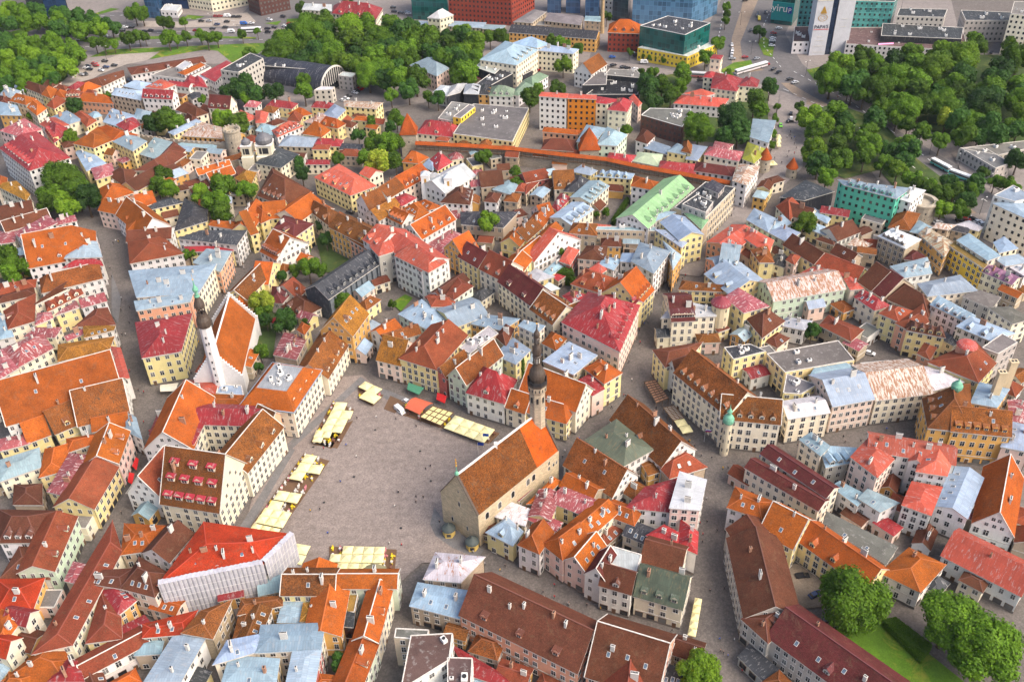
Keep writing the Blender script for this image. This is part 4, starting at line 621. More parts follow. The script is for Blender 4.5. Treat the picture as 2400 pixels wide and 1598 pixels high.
(25.1,334.7,39.2,325.9,45.7,337.3,32.4,346.9,10.05,14.5,5.7,5.7,'V','y',3,2,0,'','Q','0.46.0'),
(33.9,347.6,38.9,343.3,42.5,347.2,38.8,353.4,9.10,10.7,2.5,2.5,'T','c',0,0,0,'','Q','0.46.0'),
(44.3,336.1,36.4,324.5,51.3,314.3,59.2,325.9,11.95,20.5,0,0,'O','y',0,5,0,'','G','3.18.0'),
(42.8,318.4,49.2,331.4,43.5,329.7,37.5,322.3,12.10,13.4,2.1,2.1,'R','p',0,0,0,'','Q','3.18.0'),
(43.7,324.9,49,313.7,53.1,315.6,47.7,326.8,13.06,14.6,0,0,'R','y',0,3,0,'','G','3.18.0'),
(25.2,321.4,32.7,327.2,25.9,332.1,21.1,327.8,9.03,10.6,3,3,'R','y',0,0,0,'','Q','2.46.0'),
(-5.6,335.3,7.8,316.8,18.5,324.6,5.1,343,11.97,18.1,0,0,'M','c',0,2,0,'','G','1.46.0'),
(7,314.9,16,303.2,27.9,312.3,18.9,324,11.96,17.9,0,0,'B','c',0,4,0,'v','G','2.46.0'),
(23.6,309,36.2,316.5,32.2,323.1,19.6,315.6,11.87,14.7,0,0,'B','c',0,0,0,'v','G','3.18.0'),
(114.6,410.9,125.6,430.6,116.1,433.8,108.6,416.3,12.88,14.3,3.6,3.6,'U','w',1,0,0,'','Q','2.53.0'),
(93.7,435.1,111.7,427.8,115.6,437.9,96.7,445.4,8.91,11.2,4.4,4.4,'M','w',2,0,0,'','Q','2.53.0'),
(97.2,357.1,111.9,372.1,102.2,381.6,87.5,366.6,9.05,11.4,0,0,'T','s',4,0,0,'','G','0.8.0'),
(104.6,367.5,112.3,353.4,117.6,365.1,107.2,380,9.94,12,5.2,5.2,'T','y',3,0,0,'','Q','3.11.0'),
(104.8,356.2,106.5,345.7,112.9,345.3,113.1,359.8,10.91,12.8,3,3,'B','y',0,1,0,'','Q','1.11.0'),
(87.7,341.2,95.6,338.7,101.5,358,93.7,360.4,10.89,18.4,0,0,'S','b',2,3,0,'','G','3.40.0'),
(88.5,341.1,96.7,343.6,93.1,355.9,84.8,353.4,9.07,11.9,0,0,'S','s',0,0,0,'','G','3.40.0'),
(81.7,339.5,89.4,323.3,106.8,331.6,99.2,347.8,10.09,14.4,0,0,'S','y',0,2,0,'','G','0.40.0'),
(69.5,329.7,90.7,326.9,92,330.8,72.2,337,9.04,10.8,2.3,2.3,'B','y',0,0,0,'','Q','3.40.0'),
(61.9,300.5,71.4,300.8,70.6,320.8,61.1,320.4,13.93,19.4,0,0,'M','c',0,8,0,'','G','1.40.0'),
(58.3,304.6,80.5,305,80.6,310.9,66.8,318,12.92,13.9,4.3,4.3,'W','c',4,0,0,'','Q','tall blank cream firewall beside the round turret'),
(85.4,316.6,90.9,305.2,102.2,309.4,92.5,323.1,13.93,15.2,4.4,4.4,'P','y',0,0,0,'','Q','0.40.0'),
(96.1,293.7,107.7,304.5,101.8,315.2,92.6,306.9,9.99,14.2,5.4,5.4,'K','y',1,0,0,'','Q','1.11.0'),
(109.4,385.5,117,373.4,123.6,385.8,115.5,396.1,8.93,10.6,5.3,5.3,'S','m',0,0,0,'','Q','1.7.0'),
(141.1,403.4,158,411.4,147.2,424.1,130.3,407.5,7.99,9.3,5.7,5.7,'D','k',0,0,0,'','Q','1.7.0'),
(129.7,384.9,138.5,397.8,134.6,407.3,126.3,398.6,7.95,12.6,5,5,'V','c',0,0,0,'','Q','1.7.0'),
(128,391,138.1,383.7,144.5,392.5,134.3,399.8,8.09,12,0,0,'K','c',1,0,0,'','G','1.7.0'),
(144.5,389.7,156.6,384.6,159.2,390.8,147.2,395.9,9.10,11.1,0,0,'R','y',1,0,0,'','G','1.7.0'),
(156.6,399.3,176.5,384.5,186.8,394.3,155.6,404.8,18.02,19.2,4,4,'S','t',6,6,0,'','Q','tall turquoise apartment block with bay fronts and dormers'),
(183.6,384.3,194.6,395.8,188.5,399.8,177.9,389.3,15.90,16.5,2.9,2.9,'W','w',3,0,0,'','Q','0.7.0'),
(181.4,372.5,190.9,387.7,179.9,389.4,171.8,376.2,8.09,11.5,4.4,4.4,'B','n',0,0,0,'','Q','0.7.0'),
(120.3,375,130.2,382.9,127.6,391.1,117.8,379.8,7.96,8.8,2.7,2.7,'S','c',2,0,0,'','Q','1.7.3'),
(116.9,376,123.6,366.3,132,374.1,125.3,381.9,7.97,9.3,4.3,4.3,'S','m',1,0,0,'','Q','3.11.0'),
(140.9,389.4,145.9,381.4,149,386,144,396.5,7.90,8.6,2.5,2.5,'S','c',0,0,0,'','Q','1.7.1'),
(139.4,376.2,143,372.7,148.6,375.8,142.4,380.7,6.98,7.4,2.2,2.2,'S','c',0,0,0,'','Q','1.7.2'),
(146.8,367.2,159.5,374.7,153.5,384.8,140.8,377.3,7.00,10.8,0,0,'K','w',0,0,0,'','G','1.7.0'),
(120.5,362.5,130.1,345.8,139,350.9,129.5,367.6,9.00,13.2,0,0,'K','y',1,0,0,'','G','3.11.0'),
(136.9,368.2,143.7,362.5,145.1,365,140.7,370.5,7.94,9,1.2,1.2,'K','n',0,0,0,'','Q','1.7.0'),
(139.3,355.1,145.8,346,152.7,350.9,146.1,360,9.00,12.2,0,0,'K','n',0,0,0,'','G','2.7.0'),
(150.1,364.2,157,361.8,162.4,364.7,155.3,370.4,6.92,7.7,2.7,2.7,'U','n',0,0,0,'','Q','2.7.0'),
(130.6,345.8,144.6,332.5,151.7,340,137.8,353.3,8.95,12.9,0,0,'V','y',1,0,0,'','G','0.11.0'),
(121.9,345.9,126.4,352.8,122.3,355.2,119,350.3,8.91,10.3,1.8,1.8,'V','p',0,0,0,'','Q','3.11.0'),
(162.2,362.9,170.7,351.7,180.4,359.1,171.2,369.6,11.97,13.9,4.8,4.8,'W','n',0,5,0,'','Q','0.7.0'),
(181.3,365.6,185.8,346.1,194.2,357.4,187.2,371.6,10.88,12.7,4.6,4.6,'U','o',2,0,0,'','Q','1.41.0'),
(183.9,368.1,191.3,373.9,187.5,380.9,179.6,370.7,8.90,9.9,2.4,2.4,'S','n',0,0,0,'','Q','0.7.0'),
(192.5,377,199,374.4,204.7,378.7,196.5,381.4,6.97,7.7,2.5,2.5,'U','n',0,0,0,'','Q','1.41.0'),
(203.7,380.3,213,374.3,216.6,377.5,212.7,384.3,5.96,7.1,2.8,2.8,'W','y',0,0,0,'','Q','1.41.0'),
(173.7,348.4,180.4,350.9,176.5,357.5,170,349.7,8.02,9.6,2,2,'M','n',0,0,0,'','Q','0.7.0'),
(164.1,332.1,176.7,335,179.3,347.8,160.8,341.5,10.01,11.4,4.6,4.6,'S','w',3,0,0,'','Q','2.7.0'),
(144.3,332,147.8,324.4,163.2,331.6,159.7,339.2,9.05,16.3,0,0,'K','n',0,0,0,'','G','0.11.0'),
(147.6,325.4,150.9,318.8,167.3,327,164,333.6,9.03,16.3,0,0,'M','n',0,0,0,'','G','0.11.0'),
(152.2,318.6,164.6,305.2,169,313.2,162,333.6,9.05,14.3,5.6,5.6,'K','n',0,0,0,'','Q','1.47.0'),
(169.2,319.6,191.3,322.6,188.4,335,168.3,329.2,9.08,11,4.6,4.6,'S','c',1,0,0,'','Q','1.47.0'),
(193,354.3,199.8,337.4,206.9,340.9,200.9,360,13.96,14.7,3.5,3.5,'S','c',0,0,0,'','Q','1.41.0'),
(190.3,353.2,197.5,334.6,200.5,337.7,195.5,358.2,11.95,12.2,2.1,2.1,'n','Y',0,0,0,'','Q','1.41.0'),
(208.7,353.1,207.6,344.2,217.4,347.6,215.5,357.8,13.15,14,3.6,3.6,'S','c',0,0,0,'','Q','0.41.0'),
(225.8,375.5,236.2,378.8,231.8,390.9,218.8,381.7,19.83,19.8,4.9,4.9,'S','w',0,0,0,'f','B','tall white and cream block beside the avenue'),
(217.3,378,221.6,370.8,228.7,359.9,233.4,382,18.10,19.4,5.4,5.4,'S','c',0,0,0,'','Q','3.41.0'),
(206.9,335.9,218.7,338,216.5,345,204.6,342.8,12.04,12.6,2.9,2.9,'S','c',0,0,0,'','Q','2.41.0'),
(196.8,336.1,205.7,325,212.1,330.1,203.3,341.2,9.89,11.6,0,0,'purple','c',0,3,0,'','G','2.41.0'),
(208.4,338.1,212.4,329.4,218.3,334.7,214.7,340.6,11.09,11.7,2.9,2.9,'W','w',0,0,0,'','Q','2.41.0'),
(105.6,316.3,137.3,323.8,133.7,339.2,101.9,331.7,11.10,15.1,0,0,'U','m',2,0,0,'','G','long rust-streaked roof lined with a row of dormers'),
(137.9,337,138.4,323,144.5,323.7,141.9,332.5,11.03,11.8,1.9,1.9,'T','c',0,0,0,'','Q','0.11.0'),
(139,319.5,144.3,309.5,152.1,312.5,144.4,325.5,10.06,12.5,3.2,3.2,'R','c',3,0,0,'','Q','0.11.0'),
(150,298.9,158.1,305.8,150.5,310.4,143.9,304.9,12.09,14.3,3.5,3.5,'V','y',1,0,0,'','Q','1.47.0'),
(151.9,293.5,161.6,298.3,163.9,311.3,148.3,298.5,11.90,13.8,3.6,3.6,'V','s',0,0,0,'','Q','1.47.2'),
(150.2,292.4,163.3,286.7,164.4,292.2,153.6,299.5,13.01,15,2.6,2.6,'K','y',0,4,0,'','Q','1.47.0'),
(165.9,309.9,176.5,296.2,181.1,301.8,171.8,316.5,12.00,12.8,3.2,3.2,'S','w',0,4,0,'','Q','1.47.0'),
(169.6,293.7,179.2,283.7,190.5,288.3,178.2,300.2,13.10,14.5,4.7,4.7,'S','w',0,2,0,'','Q','2.47.0'),
(182.4,318.1,190.5,308.5,197.7,316.5,191.3,322,10.07,10.5,4,4,'A','g',2,0,0,'','Q','3.47.0'),
(187.7,306.9,192.6,295.5,200.9,298.3,196.9,307.2,12.09,12.8,3.6,3.6,'A','c',2,0,0,'','Q','0.47.0'),
(103.8,305.1,114.5,300.6,119.6,307,109.9,309.9,8.02,9.3,3.1,3.1,'W','w',0,0,0,'','Q','2.11.0'),
(120.9,303.6,130.3,292.5,137.7,299.9,126.6,310.6,8.08,9.7,4,4,'V','n',0,0,0,'','Q','2.11.0'),
(127.6,338.8,137,343,130.2,346.4,121.7,340.1,8.04,8.8,2.5,2.5,'T','w',2,0,0,'','Q','3.11.0'),
(-178.3,253.9,-142.1,270.8,-151.7,291.4,-187.9,274.5,11.05,23.2,0,0,'O','w',0,0,0,'v','G','0.37.1'),
(-154.1,254.9,-137.1,261.2,-144.6,281.4,-161.6,275.1,8.94,17.6,0,0,'B','w',1,0,0,'v','G','0.37.0'),
(-161.5,252.4,-153,258.7,-162.4,271.3,-170.9,264.9,7.91,13.7,0,0,'B','y',0,1,0,'','G','2.37.0'),
(-170.3,249.2,-163.3,253.5,-170,264.7,-177,260.5,6.94,11.7,0,0,'O','y',0,0,0,'','G','2.37.0'),
(-148.8,253.1,-136.5,256,-138.4,264.5,-150.8,261.6,7.97,11,0,0,'O','w',1,0,0,'','G','0.37.2'),
(-132.3,233.6,-133.3,250.1,-145.6,249.4,-144.6,232.9,10.90,15.4,0,0,'O','p',0,2,0,'v','G','house with two crimson awnings over the lane'),
(-146.2,234.6,-148.3,215.6,-134.3,214,-132.2,233.1,10.08,14.7,0,0,'V','y',0,0,0,'','G','1.6.0'),
(-143.7,219.7,-141.9,239.3,-151.8,240.8,-152.9,222.7,10.01,11,4,4,'P','y',3,0,0,'','Q','2.37.2'),
(-153.1,241.8,-144.2,246.7,-143.2,252,-156.1,249.2,9.03,10.6,2.5,2.5,'O','n',0,0,0,'','Q','2.37.0'),
(-178.8,245.6,-169,249.4,-172.4,254.8,-181.4,252.1,7.02,7.8,2.6,2.6,'P','y',0,0,0,'','Q','2.37.1'),
(-171.1,228.6,-159.3,235.2,-163.8,245.2,-175.5,239.3,9.04,10.4,4.7,4.7,'S','c',1,0,0,'','Q','2.37.0'),
(-150.6,233.2,-153.9,247,-161.7,244.2,-158.5,230.1,9.00,11.2,3.4,3.4,'O','y',0,0,0,'','Q','2.37.0'),
(-153.9,219.8,-157.6,229.7,-167.2,229.5,-163.9,220.2,6.92,9,3.9,3.9,'K','n',0,0,0,'','Q','3.44.0'),
(-188,288.7,-178.6,300.5,-187.3,311.5,-199.5,300.8,10.07,13.4,6.2,6.2,'P','c',2,0,2,'','Q','3.37.1'),
(-187.4,288.7,-198.2,301.2,-202.7,300.6,-193.4,280.3,10.06,10.9,2.7,2.7,'P','c',0,0,0,'','Q','1.37.0'),
(-174,291.5,-156.2,298.5,-157,307.2,-178,303,10.00,11.7,4.2,4.2,'Y','y',0,0,0,'','Q','3.37.0'),
(-142.3,279.3,-151.6,298.4,-155.9,299.5,-145.9,278.6,11.01,11.5,1.3,1.3,'T','w',0,0,0,'','Q','1.25.0'),
(-128.9,247.4,-134.6,259.3,-139.9,263.4,-136,251.9,9.03,10.1,2.6,2.6,'S','w',0,0,0,'','Q','1.6.0'),
(-113.2,213.8,-92.9,209,-87.9,230.7,-108.2,235.5,11.88,27.1,0,0,'B','c',0,9,0,'v','G','great gable house with three tiers of crimson dormers'),
(-87.6,226.1,-79.4,248.6,-93.3,253.7,-101.6,231.2,12.07,18.3,0,0,'B','c',0,3,0,'v','G','block beside it with three dormers above the parasol terraces'),
(-90.8,254.7,-83.5,249.9,-81,253.7,-88.3,258.5,13.92,16.1,0,0,'B','s',0,0,0,'v','G','narrow front rising above the parasols'),
(-112.9,217.3,-108.3,231,-122.5,235.7,-127.1,222,8.91,18.9,0,0,'V','w',0,0,2,'v','G','plain white gable with small dark hatches'),
(-104.1,179.9,-74.6,186.7,-67.6,198,-96.4,204.1,13.92,17.2,8.2,8.2,'Z','wrap',6,0,5,'','Q','scaffolded block wrapped in white sheeting'),
(-103.4,189.5,-98.6,201.1,-108.4,205.1,-113.2,193.6,12.07,16.1,0,0,'K','w',1,0,0,'','G','1.5.0'),
(-159.7,201.2,-147.5,201,-144.4,214.3,-165.6,215.6,9.93,14.5,5.9,5.9,'K','w',0,3,0,'','Q','3.44.0'),
(-137.3,188.5,-137.9,210.5,-149.4,210.2,-148.8,188.2,11.06,14.1,0,0,'V','m',0,2,0,'','G','0.44.0'),
(-155.1,188.9,-139.3,187.9,-144.6,200.3,-154.1,201.6,8.09,10.8,5,5,'K','w',0,0,0,'','Q','0.44.0'),
(-150.4,176.2,-139.8,175.8,-140.7,188.1,-155.4,188.2,9.00,11.7,4.9,4.9,'Z','o',1,0,1,'','Q','2.44.0'),
(-143.3,166.5,-140.9,176.4,-150.3,177.6,-146.2,165.7,8.97,10.5,2.3,2.3,'O','c',0,0,0,'','Q','2.44.0'),
(-147.6,172.8,-139.6,170.4,-137.8,176.4,-145.9,178.7,9.00,11.6,0,0,'R','c',0,0,0,'','G','2.44.0'),
(-146.9,161.7,-141,160,-139,167.1,-144.9,168.8,9.04,12.3,0,0,'Z','c',0,0,0,'','G','1.55.0'),
(-123.6,163.3,-120,196.5,-127.1,209.4,-134.1,160.6,10.06,11.7,4.1,4.1,'V','c',0,0,4,'','Q','long narrow roof running diagonally down the left corner'),
(-120.1,195,-110.7,196.5,-109.1,206.5,-123.1,208,10.03,11.9,4.5,4.5,'O','n',3,0,0,'','Q','1.5.0'),
(-127.4,184,-115.4,181.4,-114.1,189.2,-124.8,188.7,11.04,11.4,2.5,2.5,'K','n',0,0,0,'','Q','3.55.0'),
(-110.7,178.9,-116.8,184.2,-122.5,183,-114.9,173.2,8.91,10.7,2.3,2.3,'R','o',0,0,3,'','Q','3.55.0'),
(-110.9,165.8,-113.5,173.1,-122.5,182.8,-121,164.5,8.92,11.1,4.2,4.2,'V','y',1,0,0,'','Q','3.55.0'),
(-112.6,166.5,-105.3,172.5,-108.1,175.4,-114.4,171.1,6.96,7.3,1.6,1.6,'R','n',0,0,0,'','Q','0.55.0'),
(-116,181.6,-104.7,177.9,-102.2,186.4,-113.9,193.5,11.06,15.1,4.3,4.3,'K','p',2,0,0,'','Q','1.5.0'),
(-118.3,153.9,-103.1,164.8,-107.6,171.1,-122.8,160.2,7.96,9.5,0,0,'V','w',0,0,1,'v','G','2.55.0'),
(-140.4,153.9,-122.1,152.6,-123.5,160.1,-130.9,168.2,8.01,10.5,4.8,4.8,'O','c',0,0,0,'','Q','1.55.0'),
(-116.9,152.5,-121.2,159.2,-124.3,159.8,-127.3,152.8,8.89,10.5,2.5,2.5,'R','w',2,0,0,'','Q','2.55.0'),
(-105.1,165.1,-93.3,165.9,-91.6,174.2,-106.4,169.9,9.89,10.5,2.5,2.5,'Z','n',0,0,2,'','Q','0.55.0'),
(-84.7,163.3,-82.2,176.6,-90.5,173.1,-94.3,165.6,10.94,12.4,3.6,3.6,'B','n',1,0,0,'','Q','2.5.0'),
(-90.4,150.9,-86.6,166.5,-96.7,165.3,-100.7,151.2,10.04,10.5,4.2,4.2,'S','w',0,0,0,'','Q','pale blue slope edged by a turquoise gutter'),
(-129.5,185,-130,192.9,-134.5,194.1,-134.8,186.7,9.04,9.8,1.9,1.9,'P','n',0,0,0,'','Q','0.44.0'),
(-71.9,157.6,-54,158.1,-54,167,-72.1,166.9,12.05,12.8,3.7,3.7,'S','c',1,0,0,'','Q','1.38.1'),
(-54.1,146.2,-53.8,159.1,-61.9,158.2,-62.1,146.4,11.94,12.6,3.2,3.2,'S','r',1,0,0,'','Q','2.38.0'),
(-79.5,148.2,-64.6,148.4,-65,156.6,-79.1,158.1,11.00,11.7,3.7,3.7,'S','y',2,0,0,'','Q','1.38.0'),
(-82.7,154.3,-71.2,158.1,-70.6,164.2,-80.4,162.2,11.99,12.6,2.8,2.8,'S','c',0,0,0,'','Q','1.38.2'),
(-68.8,177.3,-52.8,176.7,-52.5,187.1,-68.4,187.7,10.99,14.3,0,0,'B','y',3,0,1,'v','G','3.38.0'),
(-59.8,182.9,-60.4,164,-49.4,163.6,-48.8,182.5,9.91,12.8,0,0,'O','o',1,0,0,'','G','0.38.0'),
(-53.6,179.2,-35,178.5,-34.7,186,-53.3,186.6,11.10,13.4,0,0,'O','m',1,0,0,'v','G','3.54.0'),
(-38.9,161.1,-36.2,180.4,-43.9,181.5,-46.6,162.2,9.93,12.8,0,0,'O','c',0,1,0,'v','G','2.54.0'),
(-42.2,147.3,-38.8,161.5,-47.3,163.5,-50.6,149.3,9.10,11.3,0,0,'O','m',0,1,0,'','G','2.54.0'),
(-55.2,149.4,-46.4,149.1,-48,152.6,-54.3,153.6,8.08,8.5,1.3,1.3,'O','n',0,0,0,'','Q','2.38.0'),
(-47.1,173.1,-46.6,183.2,-53.5,183,-53.3,172.9,7.91,7.9,2.5,2.5,'n','n',0,0,0,'f','Q','1.54.0'),
(-53.5,168.4,-46.6,167.3,-46.8,172.3,-53.8,174.2,8.99,9.2,2,2,'D','darkbrick',0,0,0,'','Q','1.54.0'),
(-54.5,184.8,-54.1,191,-64.7,191.7,-65.1,185.5,8.06,10.9,0,0,'O','n',0,0,0,'','G','1.54.0'),
(-62.2,169.7,-54.9,169.4,-54.3,175.9,-62.2,176.2,9.10,9.6,2.5,2.5,'Y','o',1,0,0,'','Q','3.38.0'),
(-61.9,170.1,-62.4,177.8,-68.6,178.1,-69,170.4,7.99,8.4,2.6,2.6,'S','w',0,0,0,'','Q','3.38.0'),
(-72.5,163.2,-70.7,174.6,-77.3,175.6,-79,164.1,8.95,10.6,0,0,'B','w',1,0,0,'','G','1.38.0'),
(-76.2,165.7,-74.3,176.9,-80.5,175.7,-80.4,164.5,7.94,9,2,2,'B','o',1,0,0,'','Q','1.38.2'),
(-80.4,172.4,-67.8,175.3,-68.4,179.2,-80.5,178.3,9.10,9.8,1.8,1.8,'B','o',1,0,0,'','Q','1.38.1'),
(-31.6,174.1,-16,168.8,-13.1,178.7,-29.7,182.6,8.94,10.1,3.9,3.9,'S','n',0,0,2,'','Q','0.54.0'),
(-31.4,143.6,-18.9,152.3,-18.3,160.8,-29.8,160.5,14.03,14,5,5,'F','w',0,0,0,'f','Q','0.54.0'),
(-13.2,141.1,-12.8,152.9,-19.7,153.4,-19.1,141.3,13.88,13.9,2.5,2.5,'F','w',2,0,0,'f','Q','0.54.0'),
(-13.6,151.4,0.6,145.6,-6.7,153.1,-19.9,162.3,8.00,9.3,4.2,4.2,'R','n',0,0,0,'','Q','0.54.0'),
(-34.4,160.4,-25.2,159.3,-24.9,162.7,-34.2,163.6,13.14,13.1,1.1,1.1,'A','n',0,0,0,'f','Q','0.54.0'),
(-17.3,168.9,14.8,149,24.2,164.1,-7.9,184,10.90,19.3,0,0,'K','s',5,3,0,'','G','long salmon-walled block with blue-grey pointed dormers'),
(16.4,148.1,34.6,140.6,42.8,160.4,24.5,167.9,11.08,21.3,0,0,'K','s',1,0,0,'v','G','brick-red stepped gables at both ends beside the lone round tree'),
(21.1,153.7,18.6,142.4,34.7,138.8,37.2,150.2,10.00,16.5,0,0,'V','c',1,0,0,'','G','1.20.0'),
(32.5,175.1,46,169.6,50.9,181.6,37.3,187.1,9.08,16.2,0,0,'E','c',2,3,0,'','G','weathered green roof over a yellow-trimmed ornate front'),
(35.6,186.3,47.2,181.6,51.5,192.3,39.9,197,10.05,14.5,0,0,'K','c',1,0,0,'','G','0.42.0'),
(53.3,188.9,55.2,197.8,50.5,203.2,47.7,192.6,9.94,12,2.6,2.6,'R','w',0,0,0,'','Q','2.52.1'),
(38.8,196.8,48.1,191.1,49.5,197.5,45.1,201.1,10.10,11.1,2.6,2.6,'R','w',0,0,0,'','Q','2.52.2'),
(62.9,195,62,165.7,78.5,165.2,79.4,194.5,10.00,15.4,0,0,'K','g',2,0,0,'','G','1.43.0'),
(63.4,198.8,65.1,192.7,78,196.3,76.3,202.4,9.89,14.3,0,0,'K','g',0,0,0,'','G','0.52.0'),
(67.1,157.4,76.9,164.7,71.8,171.8,61.3,165.8,9.88,12.4,3.9,3.9,'K','g',0,1,0,'','Q','1.43.0'),
(59.5,157.9,65.9,148.2,70.4,153.4,63.6,161.9,4.00,4.2,2.4,2.4,'D','g',0,0,0,'','Q','0.20.0'),
(55.9,201.8,60.3,214.8,52.2,218.9,46.5,203.1,14.98,15.3,3.7,3.7,'W','p',0,0,0,'','Q','gleaming white metal slab roof by the wide lower street'),
(47.7,204.9,52.6,220.1,41,216.3,33.6,207.4,10.95,13.1,5.2,5.2,'R','w',1,0,0,'','Q','1.52.0'),
(33,250.7,47.9,226.5,61.1,234.6,46.2,258.9,8.92,17,0,0,'B','w',4,1,0,'','G','0.19.0'),
(50,222.3,63.4,227.2,56.3,237.2,47.2,228.1,7.97,11.5,3.8,3.8,'V','n',1,0,0,'','Q','3.52.0'),
(23.3,238.7,35.4,225.7,46.7,233.4,35.4,249.1,10.95,13.8,6.2,6.2,'E','w',3,0,0,'','Q','0.19.0'),
(57.5,268.1,72.2,243.4,86.1,251.7,71.4,276.4,15.12,22.7,0,0,'B','c',2,7,0,'','G','tall arcaded gable front with rows of niches facing the stalls'),
(69.9,244,90,240.1,92.3,252.1,72.2,256,13.83,20.1,0,0,'B','c',2,5,0,'v','G','arcaded corner block behind the green-domed turret'),
(59.7,271.4,67.8,275.3,64.7,281.9,56.5,278,10.06,15.6,0,0,'K','w',0,0,0,'','G','2.40.0'),
(56,274.9,66.5,280.6,72.7,290.1,52.6,285.9,12.10,14.3,4.2,4.2,'K','y',0,0,0,'','Q','2.40.0'),
(81.8,278.6,95.1,283,90,287.9,79.6,286.2,11.89,11.9,2.8,2.8,'D','y',2,0,0,'f','Q','2.40.0'),
(65.2,206.2,75,200.9,81.4,207.7,69.7,215.3,11.11,13.1,3.9,3.9,'O','w',2,0,0,'','Q','0.52.0'),
(-74.9,326.8,-55.3,354.1,-66.6,362.2,-86.2,334.9,11.06,15.6,0,0,'D','rib',0,8,0,'','G','long dark slate block with tall ribbed wall and hooded dormers'),
(-30.4,416.2,-15.3,434.6,-28.3,445.2,-43.4,426.8,10.10,14.7,0,0,'W','w',0,0,0,'','G','3.3.0'),
(-116.3,451.3,-109.3,466.7,-124,477.2,-131.2,457.5,8.95,11.1,7.2,7.2,'D','c',0,0,0,'','Q','classical body of the domed church below its towers'),
(-235,387.8,-237,394.8,-243.4,393,-241.4,385.9,6.86,6.9,2.7,2.7,'A','w',0,0,0,'fa','Q','1.36.0'),
(-245.6,492.4,-240.7,485,-234.6,489.1,-239.6,496.5,7.38,8.5,2.9,2.9,'K','p',0,0,0,'a','Q','0.33.0'),
(-244,532.9,-239.6,526.8,-234.8,530.3,-239.2,536.4,6.10,8.2,2.4,2.4,'S','c',0,0,0,'a','Q','3.34.0'),
(-229.5,377.8,-231.8,386.1,-238.8,384.1,-236.4,375.9,6.66,8.5,2.9,2.9,'S','w',0,0,0,'a','Q','1.36.0'),
(-226.2,368.9,-228.3,376.4,-235.2,374.4,-233.1,367,4.54,6.3,0,0,'D','y',0,0,0,'a','G','2.36.0'),
(-220.3,379,-222.3,385.9,-228.7,384.1,-226.7,377.2,5.56,7.2,2.7,2.7,'S','n',0,0,0,'a','Q','2.36.0'),
(-222.8,365.9,-213.7,369.1,-215.9,375.6,-225.1,372.5,4.53,6.3,0,0,'K','o',0,0,0,'a','G','2.36.0'),
(-219.9,479.4,-211.6,475.3,-208.7,481.1,-217.1,485.2,6.86,9.1,0,0,'B','p',0,0,0,'a','G','2.34.0'),
(-211.9,514.3,-207.3,509.8,-202.2,515.1,-206.8,519.5,5.94,7,2.9,2.9,'B','w',0,0,0,'a','Q','0.34.0'),
(-209.7,474.1,-204.8,469.9,-200.1,475.5,-204.9,479.6,5.17,6.3,2.9,2.9,'P','o',0,0,0,'a','Q','2.34.0'),
(-200.1,525,-200.6,534.6,-207.9,534.3,-207.5,524.6,6.17,7.3,2.9,2.9,'K','w',0,0,0,'a','Q','0.34.0'),
(-195.1,514.4,-195.5,522.1,-201.1,521.8,-200.8,514.1,4.65,5.5,0,0,'V','y',0,0,0,'a','G','0.34.0'),
(-201.9,559.1,-195.3,556.6,-193.3,561.9,-199.9,564.4,5.04,5.9,2.2,2.2,'K','o',0,0,0,'a','Q','2.27.0'),
(-186.1,272.1,-192,278.9,-197.4,274.1,-191.5,267.3,4.97,7.5,2.9,2.9,'B','c',0,0,0,'a','Q','1.37.0'),
(-198,527.4,-192.4,523.1,-187.8,529,-193.5,533.4,7.29,8.4,0,0,'D','w',0,0,0,'a','G','2.27.2'),
(-182.1,554.8,-186.2,563.9,-192.5,561,-188.3,552,5.12,6.2,0,0,'D','w',0,0,0,'a','G','2.27.1'),
(-176.7,228.5,-170.8,231.8,-174.3,238,-180.1,234.7,6.56,9,2.8,2.8,'B','n',0,0,0,'a','Q','3.44.0'),
(-174,439.4,-169.5,446.9,-174.5,449.8,-179,442.4,6.59,8,2.3,2.3,'O','p',0,0,0,'a','Q','0.34.0'),
(-180.2,483.2,-171.3,480.4,-169.4,486.6,-178.3,489.4,5.51,6.5,0,0,'S','o',0,0,0,'a','G','1.17.1'),
(-181,539.8,-173.9,534.4,-170.1,539.3,-177.2,544.7,4.49,6.7,0,0,'K','p',0,0,0,'a','G','2.27.0'),
(-172.4,449.2,-165.6,455.2,-170.7,460.9,-177.5,454.8,5.74,8.4,3,3,'S','o',0,0,0,'a','Q','1.17.2'),
(-170.5,461.4,-167.2,469.6,-172.7,471.8,-176,463.6,6.09,7.6,2.4,2.4,'B','p',0,0,0,'a','Q','1.17.0'),
(-166.8,408.7,-159.6,411.9,-161.9,417.3,-169.1,414.1,4.92,7,0,0,'K','c',0,0,0,'a','G','3.35.0'),
(-168.5,432.5,-160.5,436.1,-163,441.7,-171,438.1,6.35,7.9,2.5,2.5,'K','n',0,0,0,'a','Q','1.17.2'),
(-162.2,468,-160.7,477.5,-167.4,478.6,-168.9,469.1,6.71,6.7,2.7,2.7,'A','c',0,0,0,'fa','Q','1.17.0'),
(-170.2,523.9,-161.4,521.6,-159.9,527.7,-168.7,530,5.42,6.4,2.5,2.5,'R','o',0,0,0,'a','Q','3.17.2'),
(-163.7,440.8,-156.5,445.1,-160.1,451.1,-167.3,446.8,4.79,5.8,0,0,'K','n',0,0,0,'a','G','1.17.1'),
(-163.4,505.7,-156.7,504.3,-155.3,511,-162,512.4,4.95,6,2.8,2.8,'D','c',0,0,0,'a','Q','3.17.0'),
(-162.3,477.9,-153.4,475.1,-151.6,480.9,-160.5,483.6,6.12,7.6,0,0,'S','p',0,0,0,'a','G','1.17.0'),
